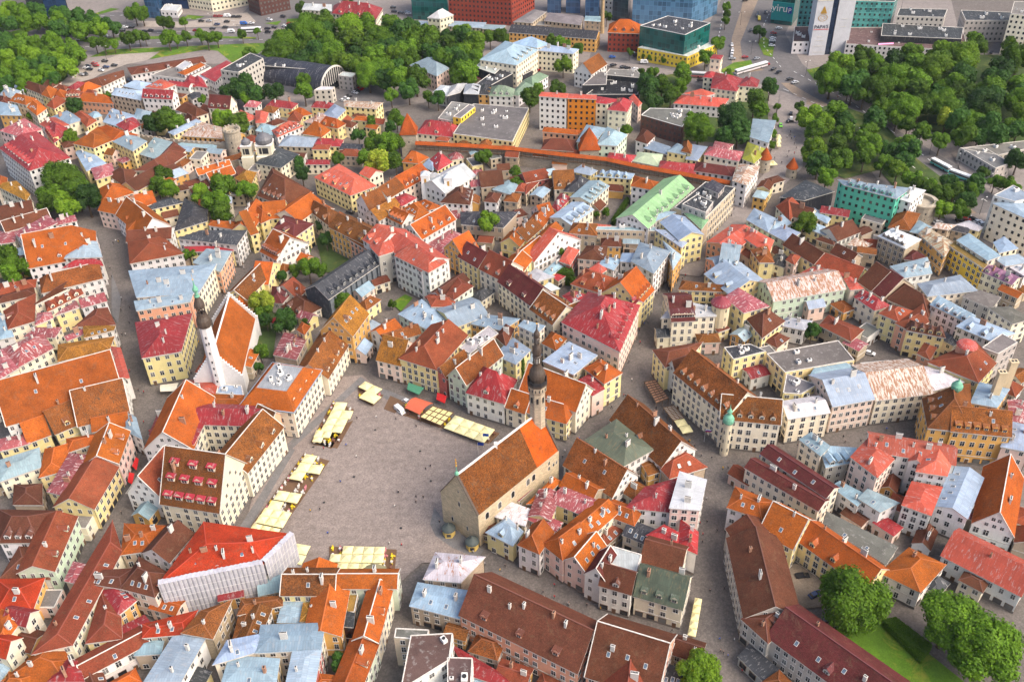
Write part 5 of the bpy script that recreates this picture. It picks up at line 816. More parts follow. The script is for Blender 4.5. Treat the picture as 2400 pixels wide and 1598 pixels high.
(-161.8,488.7,-154.5,486.4,-152.6,492.5,-159.9,494.8,5.45,7,2.6,2.6,'B','o',0,0,0,'a','Q','1.17.0'),
(-156.3,427.5,-150.9,431.6,-155,437.1,-160.4,433,6.59,9,0,0,'K','c',0,0,0,'a','G','2.17.0'),
(-159.8,517.1,-152,513.4,-149.2,519.4,-157.1,523,7.18,9.5,0,0,'V','o',0,0,0,'a','G','3.17.0'),
(-153.9,437.2,-148.3,441.3,-152.5,446.9,-158,442.8,6.09,8.5,2.8,2.8,'K','w',0,0,0,'a','Q','2.17.0'),
(-154.4,496,-148.4,492.3,-144.6,498.5,-150.6,502.2,6.73,9.3,0,0,'R','o',0,0,0,'a','G','3.17.1'),
(-154.6,538.2,-146.3,536.1,-144.4,543.5,-152.7,545.6,5.96,8.6,3,3,'P','w',0,0,0,'a','Q','3.2.0'),
(-142.5,373.4,-147.7,379.2,-152.1,375.3,-146.9,369.5,4.46,5.3,0,0,'K','n',0,0,0,'a','G','0.35.0'),
(-144.1,417.9,-145.9,425.5,-152.9,423.9,-151.1,416.2,6.76,8.6,2.9,2.9,'V','n',0,0,0,'a','Q','2.17.2'),
(-149.6,468.5,-141.7,473.3,-144.8,478.5,-152.8,473.7,4.43,6,0,0,'B','n',0,0,0,'a','G','2.17.0'),
(-152.7,486,-144.5,480.9,-141.4,485.9,-149.6,491,5.86,7.9,0,0,'P','n',0,0,0,'a','G','0.17.0'),
(-151.1,510.4,-145.1,507.6,-142.5,513.3,-148.5,516.1,4.55,5.5,0,0,'S','c',0,0,0,'a','G','3.17.0'),
(-149.9,157.9,-143,156,-141.1,162.8,-148,164.8,4.25,6.7,2.9,2.9,'S','y',0,0,0,'a','Q','1.55.0'),
(-148.2,430,-140.4,435.8,-143.7,440.3,-151.5,434.5,5.89,7.9,0,0,'V','n',0,0,0,'a','G','2.17.1'),
(-145.2,167.2,-137.8,165,-135.7,172.3,-143.1,174.5,4.33,6.2,0,0,'K','o',0,0,0,'a','G','1.55.0'),
(-142.8,180,-136,179.8,-135.8,186.4,-142.6,186.6,5.38,5.4,2.6,2.6,'A','p',0,0,0,'fa','Q','2.44.0'),
(-141.8,219.8,-142.9,210,-136.4,209.3,-135.3,219.1,6.38,6.4,0,0,'A','c',0,0,0,'fa','G','0.44.0'),
(-142.4,438.4,-135.5,443.6,-138.9,448.1,-145.8,442.9,4.90,5.8,0,0,'O','y',0,0,0,'a','G','2.17.0'),
(-144.7,478.4,-138.9,474.8,-135.1,480.9,-141,484.5,4.65,5.7,0,0,'B','y',0,0,0,'a','G','0.17.0'),
(-145.5,491.6,-137.9,486.9,-134,493.2,-141.6,497.9,6.63,7.7,3,3,'V','c',0,0,0,'a','Q','0.17.0'),
(-134.6,417.4,-136.2,424.4,-141.9,423.1,-140.2,416,7.48,9.5,0,0,'S','c',0,0,0,'a','G','1.32.0'),
(-135.9,463.9,-132.5,471.3,-139.4,474.4,-142.8,467,6.80,8.7,3,3,'K','c',0,0,0,'a','Q','0.17.0'),
(-142.7,530.1,-134.6,527.5,-132.3,534.7,-140.4,537.2,5.92,8.5,3,3,'B','w',0,0,0,'a','Q','3.2.0'),
(-140.5,149.8,-131.4,149.2,-130.9,156.7,-139.9,157.4,7.32,10,3,3,'O','o',0,0,0,'a','Q','1.55.0'),
(-131.4,428.2,-131.2,436.1,-138.3,436.3,-138.5,428.4,6.09,6.1,0,0,'A','n',0,0,0,'fa','G','1.32.0'),
(-129.5,454.5,-127.8,463,-133.7,464.1,-135.4,455.7,5.42,5.4,0,0,'A','p',0,0,0,'fa','G','0.17.0'),
(-118.2,213.7,-115.1,223.1,-121.5,225.3,-124.6,215.9,4.98,7.4,0,0,'S','o',0,0,0,'a','G','1.6.0'),
(-123.8,310.5,-120.3,301.6,-115,303.7,-118.5,312.6,6.49,7.3,0,0,'D','w',0,0,0,'a','G','3.1.0'),
(-111.6,153,-116.3,160.3,-121.4,157,-116.7,149.7,6.14,8.2,0,0,'K','c',0,0,0,'a','G','2.55.0'),
(-122.4,289.9,-116.4,287.4,-113.6,294.1,-119.6,296.6,4.49,5.6,0,0,'V','p',0,0,0,'a','G','1.1.0'),
(-113.8,313.8,-114.3,321.2,-120.9,320.7,-120.4,313.4,5.52,7.8,2.7,2.7,'K','n',0,0,0,'a','Q','3.1.0'),
(-115.3,323.7,-115.9,332.7,-121.6,332.3,-121,323.4,6.78,8.8,2.3,2.3,'P','o',0,0,0,'a','Q','3.1.0'),
(-116.9,299.4,-110,296.5,-107.6,302.3,-114.5,305.1,6.13,7.7,0,0,'B','n',0,0,0,'a','G','3.1.0'),
(-116.6,472.1,-108.1,470.9,-107.3,477,-115.7,478.2,4.65,5.6,0,0,'K','w',0,0,0,'a','G','0.2.0'),
(-113.3,284.3,-105.9,283,-104.8,289.1,-112.2,290.4,6.25,7.2,2.5,2.5,'B','o',0,0,0,'a','Q','2.1.0'),
(-106.7,305.7,-107.3,315.4,-113.9,315,-113.2,305.2,4.07,5.1,2.6,2.6,'V','w',0,0,0,'a','Q','3.1.0'),
(-108.5,148.9,-102.3,153.3,-105.6,157.9,-111.8,153.5,6.62,8.6,2.3,2.3,'O','p',0,0,0,'a','Q','2.55.0'),
(-105,317.7,-105.7,327.6,-111.7,327.2,-111,317.3,6.11,7,2.4,2.4,'K','p',0,0,0,'a','Q','3.1.0'),
(-106.9,161.1,-99.3,161.5,-99.7,167.8,-107.3,167.3,7.49,8.4,2.5,2.5,'S','n',0,0,0,'a','Q','0.55.0'),
(-108.2,178.2,-99.3,175.2,-97.3,181.2,-106.2,184.2,5.91,6.9,0,0,'O','p',0,0,0,'a','G','1.5.0'),
(-99.8,288.6,-98.3,298.5,-105.3,299.5,-106.7,289.7,7.01,8.1,0,0,'O','n',0,0,0,'a','G','0.1.0'),
(-104.6,360.5,-99.1,355.7,-95.1,360.3,-100.5,365.2,5.96,8.1,2.5,2.5,'B','c',0,0,0,'a','Q','1.4.0'),
(-104.6,475.1,-95.1,474.1,-94.4,480.6,-103.9,481.6,7.46,8.4,2.6,2.6,'V','y',0,0,0,'a','Q','0.2.0'),
(-100.2,322.8,-92.8,317.1,-89,322,-96.3,327.7,4.13,6.3,2.5,2.5,'R','c',0,0,0,'a','Q','0.1.0'),
(-98.2,368.4,-91.4,362.4,-86.9,367.6,-93.7,373.5,6.17,8.6,0,0,'O','o',0,0,0,'a','G','1.4.0'),
(-89.7,513.1,-87.8,519.5,-93.3,521.2,-95.3,514.8,4.54,6.6,0,0,'V','n',0,0,0,'a','G','1.22.0'),
(-86.5,150.7,-84.9,157.5,-92.2,159.2,-93.8,152.5,4.80,5.9,0,0,'D','y',0,0,0,'a','G','0.55.0'),
(-94.9,506.9,-86.2,503,-83.5,509,-92.1,512.9,6.46,8.8,2.6,2.6,'K','c',0,0,0,'a','Q','1.22.0'),
(-88.6,180.6,-81.1,182.3,-82.4,187.8,-89.8,186.1,4.98,5.8,0,0,'R','o',0,0,0,'a','G','0.5.0'),
(-88.8,324.4,-82.9,319.8,-79.4,324.4,-85.2,329,4.80,6.8,0,0,'P','y',0,0,0,'a','G','1.4.0'),
(-89.2,522.7,-81.2,520.5,-79.6,526.2,-87.6,528.5,4.44,5.3,2.4,2.4,'K','w',0,0,0,'a','Q','1.22.0'),
(-86.9,512.4,-78.2,510,-76.5,515.9,-85.2,518.3,7.03,7.9,2.4,2.4,'O','y',0,0,0,'a','Q','1.22.2'),
(-79.4,504.7,-72.4,501.5,-70,506.8,-76.9,510,5.78,6.7,0,0,'O','y',0,0,0,'a','G','1.22.1'),
(-77.2,182.6,-68,184.7,-69.6,192,-78.8,189.9,4.42,7,0,0,'S','n',0,0,0,'a','G','3.38.0'),
(-76,512.9,-69.4,511,-67.5,517.7,-74.1,519.5,4.37,6.1,0,0,'V','c',0,0,0,'a','G','1.22.0'),
(-62.5,334.8,-57.5,341.8,-63.1,345.8,-68.1,338.9,6.37,8.8,0,0,'S','p',0,0,0,'a','G','2.4.1'),
(-57,296.3,-54.7,303.3,-61.4,305.5,-63.7,298.5,5.44,7.9,0,0,'S','p',0,0,0,'a','G','2.4.2'),
(-59.3,324.8,-54.1,332.1,-59.2,335.7,-64.4,328.5,6.68,8.9,2.5,2.5,'B','y',0,0,0,'a','Q','2.4.0'),
(-57.4,310.7,-52.7,315.9,-56.9,319.7,-61.6,314.4,5.75,7.2,2.3,2.3,'S','n',0,0,0,'a','Q','2.4.0'),
(-58.3,344.4,-51.6,348.2,-55,354.3,-61.7,350.5,5.29,6.3,0,0,'K','c',0,0,0,'a','G','0.4.0'),
(-57.7,487.2,-50.3,485,-48.5,491.1,-55.9,493.3,4.20,6.4,2.5,2.5,'K','c',0,0,0,'a','Q','2.22.0'),
(-48.7,479.5,-39.2,476.7,-37.6,482.1,-47.1,484.9,4.78,4.8,0,0,'A','c',0,0,0,'fa','G','2.22.0'),
(-38.9,485.5,-31.6,483.4,-29.9,489.2,-37.2,491.4,5.85,6.8,2.4,2.4,'V','o',0,0,0,'a','Q','0.22.0'),
(-36,476.7,-27.6,474.2,-26,479.6,-34.4,482.1,4.87,6.3,0,0,'B','c',0,0,0,'a','G','3.3.0'),
(-31.6,469.2,-29.2,462.6,-22.5,465,-24.9,471.6,4.89,7.4,2.9,2.9,'P','c',0,0,0,'a','Q','3.3.0'),
(-20.7,400.8,-19.8,410,-27.3,410.7,-28.2,401.5,4.78,5.9,3,3,'P','c',0,0,0,'a','Q','2.3.0'),
(-27.1,480.9,-20.1,478.8,-18.3,485.1,-25.3,487.2,4.70,6.3,2.6,2.6,'B','p',0,0,0,'a','Q','2.31.1'),
(-22,166.6,-15.4,164.3,-13.6,169.7,-20.2,171.9,5.22,6.1,0,0,'B','o',0,0,0,'a','G','0.54.0'),
(-22.4,214.9,-14.2,211.1,-11.7,216.7,-19.8,220.5,4.99,6.5,0,0,'V','n',0,0,0,'a','G','1.0.2'),
(-14.2,416,-13.4,423.7,-19.4,424.3,-20.1,416.6,4.12,5.6,0,0,'B','o',0,0,0,'a','G','0.3.0'),
(-20.4,445.6,-12.2,446.8,-13.1,452.9,-21.3,451.6,4.33,5.2,0,0,'P','c',0,0,0,'a','G','0.3.0'),
(-21.4,463.8,-18,454.5,-12.5,456.5,-15.9,465.8,4.99,5,2.3,2.3,'A','y',0,0,0,'fa','Q','0.3.0'),
(-22.2,474.3,-19,465.4,-13.2,467.5,-16.5,476.4,6.28,7.2,0,0,'S','n',0,0,0,'a','G','2.31.0'),
(-18.4,428.8,-11.3,429.9,-12.3,436.4,-19.4,435.3,6.62,8.9,0,0,'P','w',0,0,0,'a','G','0.3.0'),
(-18.1,149.3,-9.2,145.7,-6.9,151.3,-15.8,154.9,5.83,7.9,2.4,2.4,'S','c',0,0,0,'a','Q','0.54.0'),
(-12,329.7,-6.4,336.6,-11.7,340.9,-17.3,334,6.03,8.4,2.8,2.8,'D','c',0,0,0,'a','Q','0.45.0'),
(-14.8,161.1,-6.5,157.8,-3.8,164.3,-12.1,167.7,5.15,7.6,2.8,2.8,'B','p',0,0,0,'a','Q','0.54.0'),
(-15.6,206.6,-8.3,203.2,-5.2,210,-12.5,213.3,4.23,6.8,3,3,'K','y',0,0,0,'a','Q','2.0.0'),
(-15.3,221.2,-7.1,217.5,-4.5,223,-12.8,226.8,6.97,7.9,2.4,2.4,'V','n',0,0,0,'a','Q','1.0.1'),
(-14.9,379.8,-7.7,378.3,-6.4,384.5,-13.5,386,4.46,5.4,0,0,'V','n',0,0,0,'a','G','3.45.0'),
(-8.5,472.6,-6.5,481,-12.9,482.5,-14.9,474.2,7.13,8.8,2.6,2.6,'B','p',0,0,0,'a','Q','2.31.2'),
(-5.3,411.5,-2.7,420.7,-9.3,422.6,-11.9,413.3,6.94,8.6,2.7,2.7,'K','w',0,0,0,'a','Q','0.3.0'),
(-10.6,467.6,-8.3,461.3,-2.5,463.4,-4.8,469.8,5.24,5.2,2.5,2.5,'A','n',0,0,0,'fa','Q','2.31.0'),
(-7.5,153,1.2,149.4,3.5,155,-5.3,158.6,5.35,6.3,0,0,'V','o',0,0,0,'a','G','0.54.0'),
(-5,448.3,1.9,449.4,0.9,456.1,-6,455,4.94,7.3,0,0,'K','n',0,0,0,'a','G','0.3.1'),
(0.5,215.8,5.6,221.6,0.8,225.8,-4.3,220,6.25,7.8,2.6,2.6,'R','c',0,0,0,'a','Q','0.0.0'),
(-3.6,469.7,3.6,468.1,5.2,475.4,-2,477,6.05,7.2,0,0,'V','c',0,0,0,'a','G','0.31.0'),
(4.6,411.6,6.9,420.1,-0.1,422,-2.4,413.5,6.77,8.6,2.9,2.9,'B','n',0,0,0,'a','Q','0.3.0'),
(-1.2,459.8,6,458.1,7.4,464.5,0.2,466.1,7.47,9.1,0,0,'V','n',0,0,0,'a','G','2.31.0'),
(2,398.2,9.7,401.9,6.8,407.9,-0.9,404.2,5.44,7.8,2.7,2.7,'K','p',0,0,0,'a','Q','3.46.0'),
(2.2,433,11.2,436.2,8.6,443.3,-0.3,440,5.69,7.6,0,0,'K','n',0,0,0,'a','G','0.3.2'),
(2.5,149.2,8.5,145.5,11.7,150.6,5.7,154.3,4.62,6.1,2.4,2.4,'V','n',0,0,0,'a','Q','1.20.0'),
(7,287.4,12,294.7,7.2,298,2.3,290.7,4.54,6,0,0,'S','c',0,0,0,'a','G','1.18.0'),
(9,421.6,11.4,430,4.9,431.8,2.5,423.4,6.81,8.5,2.7,2.7,'V','n',0,0,0,'a','Q','0.3.0'),
(4.9,467.3,14.3,465.2,15.7,471.4,6.3,473.5,4.74,5.7,0,0,'V','n',0,0,0,'a','G','1.23.0'),
(16.8,416.9,21.5,425.3,15.1,428.8,10.5,420.4,5.88,7,0,0,'S','n',0,0,0,'a','G','2.23.0'),
(13.5,461.2,21.9,459.3,23.2,465.3,14.8,467.2,6.73,8.3,0,0,'O','y',0,0,0,'a','G','1.23.0'),
(20.6,344.5,25.3,349.9,20.6,354.1,15.8,348.7,5.02,6,0,0,'R','n',0,0,0,'a','G','2.46.0'),
(20.8,426.1,25.6,434.7,20.6,437.4,15.8,428.9,5.60,7,0,0,'K','n',0,0,0,'a','G','2.23.0'),
(19.1,442.5,26.5,445.2,24.2,451.7,16.8,449,4.43,6.2,2.8,2.8,'S','y',0,0,0,'a','Q','1.23.0'),
(27,197.4,33.5,203.9,29.4,208,22.9,201.5,4.83,6.3,2.3,2.3,'V','n',0,0,0,'a','Q','3.42.0'),
(23.3,456,31.3,454.2,32.7,460.6,24.8,462.4,4.36,6,0,0,'B','p',0,0,0,'a','G','1.23.0'),
(31.6,463.6,39,461.9,40.4,467.9,33,469.6,5.86,7.4,0,0,'V','c',0,0,0,'a','G','1.23.0'),
(32,200,39.2,195.6,43.1,201.9,35.9,206.3,7.05,8.9,0,0,'D','c',0,0,0,'a','G','3.42.0'),
(32,222.7,38.3,216.2,43.8,221.5,37.5,228,4.56,7.2,3,3,'B','c',0,0,0,'a','Q','2.19.0'),
(35.5,149.2,43.4,145.9,46,152,38.1,155.3,6.47,8.1,2.7,2.7,'D','y',0,0,0,'a','Q','1.20.0'),
(43.7,402.8,47.6,408.9,41.8,412.6,37.9,406.5,5.71,8.1,0,0,'K','n',0,0,0,'a','G','1.8.0'),
(37.8,457.4,46,453.2,49,459,40.7,463.2,5.18,5.2,0,0,'A','n',0,0,0,'fa','G','2.23.0'),
(40.3,157.8,48.7,154.3,51.5,161,43.1,164.5,6.11,8.6,0,0,'K','n',0,0,0,'a','G','3.20.0'),
(43.5,225.5,50.2,227.9,47.7,234.8,41,232.4,6.44,7.5,0,0,'B','o',0,0,0,'a','G','0.19.0'),
(41,369.1,50.2,368,50.9,374.8,41.7,375.8,7.01,9.4,2.7,2.7,'K','o',0,0,0,'a','Q','0.46.0'),
(47.8,426.2,57.3,424,58.6,429.8,49.2,432,4.24,6.3,2.4,2.4,'K','o',0,0,0,'a','Q','1.8.0'),
(51.3,372.6,59,371.7,59.6,377.4,51.9,378.2,5.92,6.8,0,0,'S','n',0,0,0,'a','G','2.8.0'),
(56.8,300.7,64.3,300.9,64.1,307.7,56.6,307.4,6.42,8.1,0,0,'D','c',0,0,0,'a','G','1.40.0'),
(63.5,148.5,67.1,142.9,73.1,146.8,69.5,152.3,5.63,7.4,2.8,2.8,'B','w',0,0,0,'a','Q','1.43.0'),
(70.3,227.5,76.1,221.3,80.6,225.6,74.7,231.7,4.49,6.6,0,0,'V','p',0,0,0,'a','G','2.9.0'),
(68.6,445,77.2,440.1,80.6,446.2,72.1,451.1,4.88,6.6,2.8,2.8,'B','n',0,0,0,'a','Q','3.8.0'),
(72.2,296.4,81.3,296.6,81.1,302.7,72.1,302.5,6.46,8,2.4,2.4,'B','p',0,0,0,'a','Q','2.40.0'),
(78.2,310.7,81.6,303.6,86.8,306.1,83.4,313.2,6.06,6.9,2.3,2.3,'K','y',0,0,0,'a','Q','2.40.0'),
(83.6,323,91.4,322,92.2,327.7,84.3,328.7,6.86,8.9,0,0,'V','c',0,0,0,'a','G','0.40.0'),
(88,273.6,96,276.3,93.8,283,85.8,280.3,6.37,7.4,0,0,'R','w',0,0,0,'a','G','3.9.0'),
(90.5,297.3,97.5,303.8,92.8,308.9,85.7,302.4,5.81,7.6,0,0,'S','o',0,0,0,'a','G','0.40.0'),
(89.7,430.8,97.2,427.8,100,434.8,92.5,437.8,4.45,6.3,0,0,'R','y',0,0,0,'a','G','0.8.0'),
(94.8,285.2,101,287.3,99.1,293,92.8,290.9,7.10,7.1,2.4,2.4,'A','p',0,0,0,'fa','Q','0.40.0'),
(102.2,292.3,108.7,298.4,104.1,303.4,97.5,297.4,6.10,7.8,2.7,2.7,'K','c',0,0,0,'a','Q','2.11.0'),
(102.4,208.8,107.5,202.7,112.2,206.5,107.1,212.7,4.24,5.1,0,0,'K','p',0,0,0,'a','G','2.10.0'),
(102.2,364.1,105.5,358.3,111.4,361.6,108.2,367.4,4.81,5.8,0,0,'K','c',0,0,0,'a','G','1.11.0'),
(111.1,204.2,116,198.3,120.3,201.8,115.4,207.8,4.58,5.4,2.3,2.3,'R','p',0,0,0,'a','Q','2.10.0'),
(118.6,348.6,123.5,356.2,117.5,360.1,112.6,352.5,6.12,8.6,2.9,2.9,'D','c',0,0,0,'a','Q','3.11.0'),
(115.7,305.9,122.7,303,124.9,308.2,117.9,311.2,4.05,4.9,0,0,'V','y',0,0,0,'a','G','2.11.0'),
(115.1,366.4,118.5,360.3,123.6,363.1,120.2,369.2,4.66,5.5,2.3,2.3,'K','p',0,0,0,'a','Q','3.11.0'),
(121.6,175.7,126.8,180.3,122.6,185,117.5,180.4,4.37,6.6,2.5,2.5,'D','c',0,0,0,'a','Q','0.39.0'),
(122.9,206,127,212.1,121.3,215.8,117.2,209.7,5.69,6.7,2.7,2.7,'V','c',0,0,0,'a','Q','2.10.0'),
(122.7,215.5,126.8,222.8,121.7,225.7,117.6,218.4,5.17,7.2,0,0,'K','o',0,0,0,'a','G','2.10.0'),
(120.2,315.4,127.8,317.2,126.4,323,118.9,321.2,7.32,9.4,0,0,'S','p',0,0,0,'a','G','2.11.0'),
(123.5,407.3,127.2,414,121.6,417.1,117.9,410.4,7.11,8.1,2.6,2.6,'S','o',0,0,0,'a','Q','2.53.0'),
(125.5,192.6,130.6,200.2,125.7,203.5,120.6,195.9,4.02,6.1,0,0,'K','w',0,0,0,'a','G','1.50.0'),
(127.5,415.6,131.5,422.8,125.7,426,121.7,418.8,7.23,8.9,0,0,'K','y',0,0,0,'a','G','2.53.0'),
(128.1,179.6,133.4,174.7,137.6,179.2,132.3,184.1,6.51,7.4,2.5,2.5,'K','c',0,0,0,'a','Q','2.50.0'),
(127.5,294.1,132.4,288.4,137.6,292.8,132.7,298.5,6.40,7.4,0,0,'P','n',0,0,0,'a','G','2.11.0'),
(130.7,423.7,138.3,427.3,135.7,432.9,128,429.3,6.28,7.2,2.5,2.5,'K','c',0,0,0,'a','Q','2.53.0'),
(131,322.1,134.6,315.3,140.6,318.4,136.9,325.3,5.09,6.1,2.7,2.7,'B','o',0,0,0,'a','Q','0.11.0'),
(138.9,297.9,146,304,141.8,308.9,134.7,302.8,4.94,4.9,0,0,'A','w',0,0,0,'fa','G','0.11.0'),
(135.8,379.7,140.9,374.6,145.9,379.7,140.8,384.8,6.97,8,2.9,2.9,'S','y',0,0,0,'a','Q','1.7.0'),
(142.9,212.6,137.5,204.8,143.5,200.6,148.9,208.4,5.55,6.7,0,0,'P','n',0,0,0,'a','G','3.50.0'),
(155,189.9,158.7,196.5,153.6,199.4,149.9,192.7,6.79,8.8,0,0,'V','n',0,0,0,'a','G','0.50.2'),
(152.1,357.2,160,354.4,161.9,359.7,154,362.6,7.49,8.3,0,0,'B','n',0,0,0,'a','G','2.7.0'),
(160.7,199.4,164.6,206.4,158.3,209.9,154.4,202.9,4.51,7,2.9,2.9,'V','n',0,0,0,'a','Q','0.50.1'),
(157.4,364.4,166.2,361.3,168.4,367.6,159.6,370.7,5.90,8.2,2.7,2.7,'V','p',0,0,0,'a','Q','2.7.0'),
(161,376.3,167.6,380.3,164.7,385.2,158.1,381.2,4.14,5,0,0,'K','n',0,0,0,'a','G','2.7.0'),
(164.2,296.6,169.2,290.1,174.1,293.8,169,300.3,6.32,7.8,2.4,2.4,'D','c',0,0,0,'a','Q','1.47.0'),
(163.9,388,171.8,382.1,175.4,387,167.5,392.9,6.10,6.1,0,0,'A','c',0,0,0,'fa','G','0.7.0'),
(179.5,259.3,185.1,264.7,180.4,269.7,174.8,264.3,6.49,8.9,2.7,2.7,'V','w',0,0,0,'a','Q','0.21.0'),
(185.9,268.1,192.2,272.2,188.9,277.2,182.6,273.1,5.39,6.9,0,0,'B','c',0,0,0,'a','G','0.21.0'),
(200.7,325.8,206.2,318.9,210.6,322.4,205.1,329.3,7.28,8.7,0,0,'O','n',0,0,0,'a','G','0.47.0'),
(199.5,377.4,207.4,372.4,210.8,377.7,202.9,382.8,5.83,6.8,2.5,2.5,'D','n',0,0,0,'a','Q','1.41.0'),
(210.1,333.1,213.1,326.4,218.3,328.9,215.3,335.5,4.14,5,2.3,2.3,'B','n',0,0,0,'a','Q','0.47.0'),
]
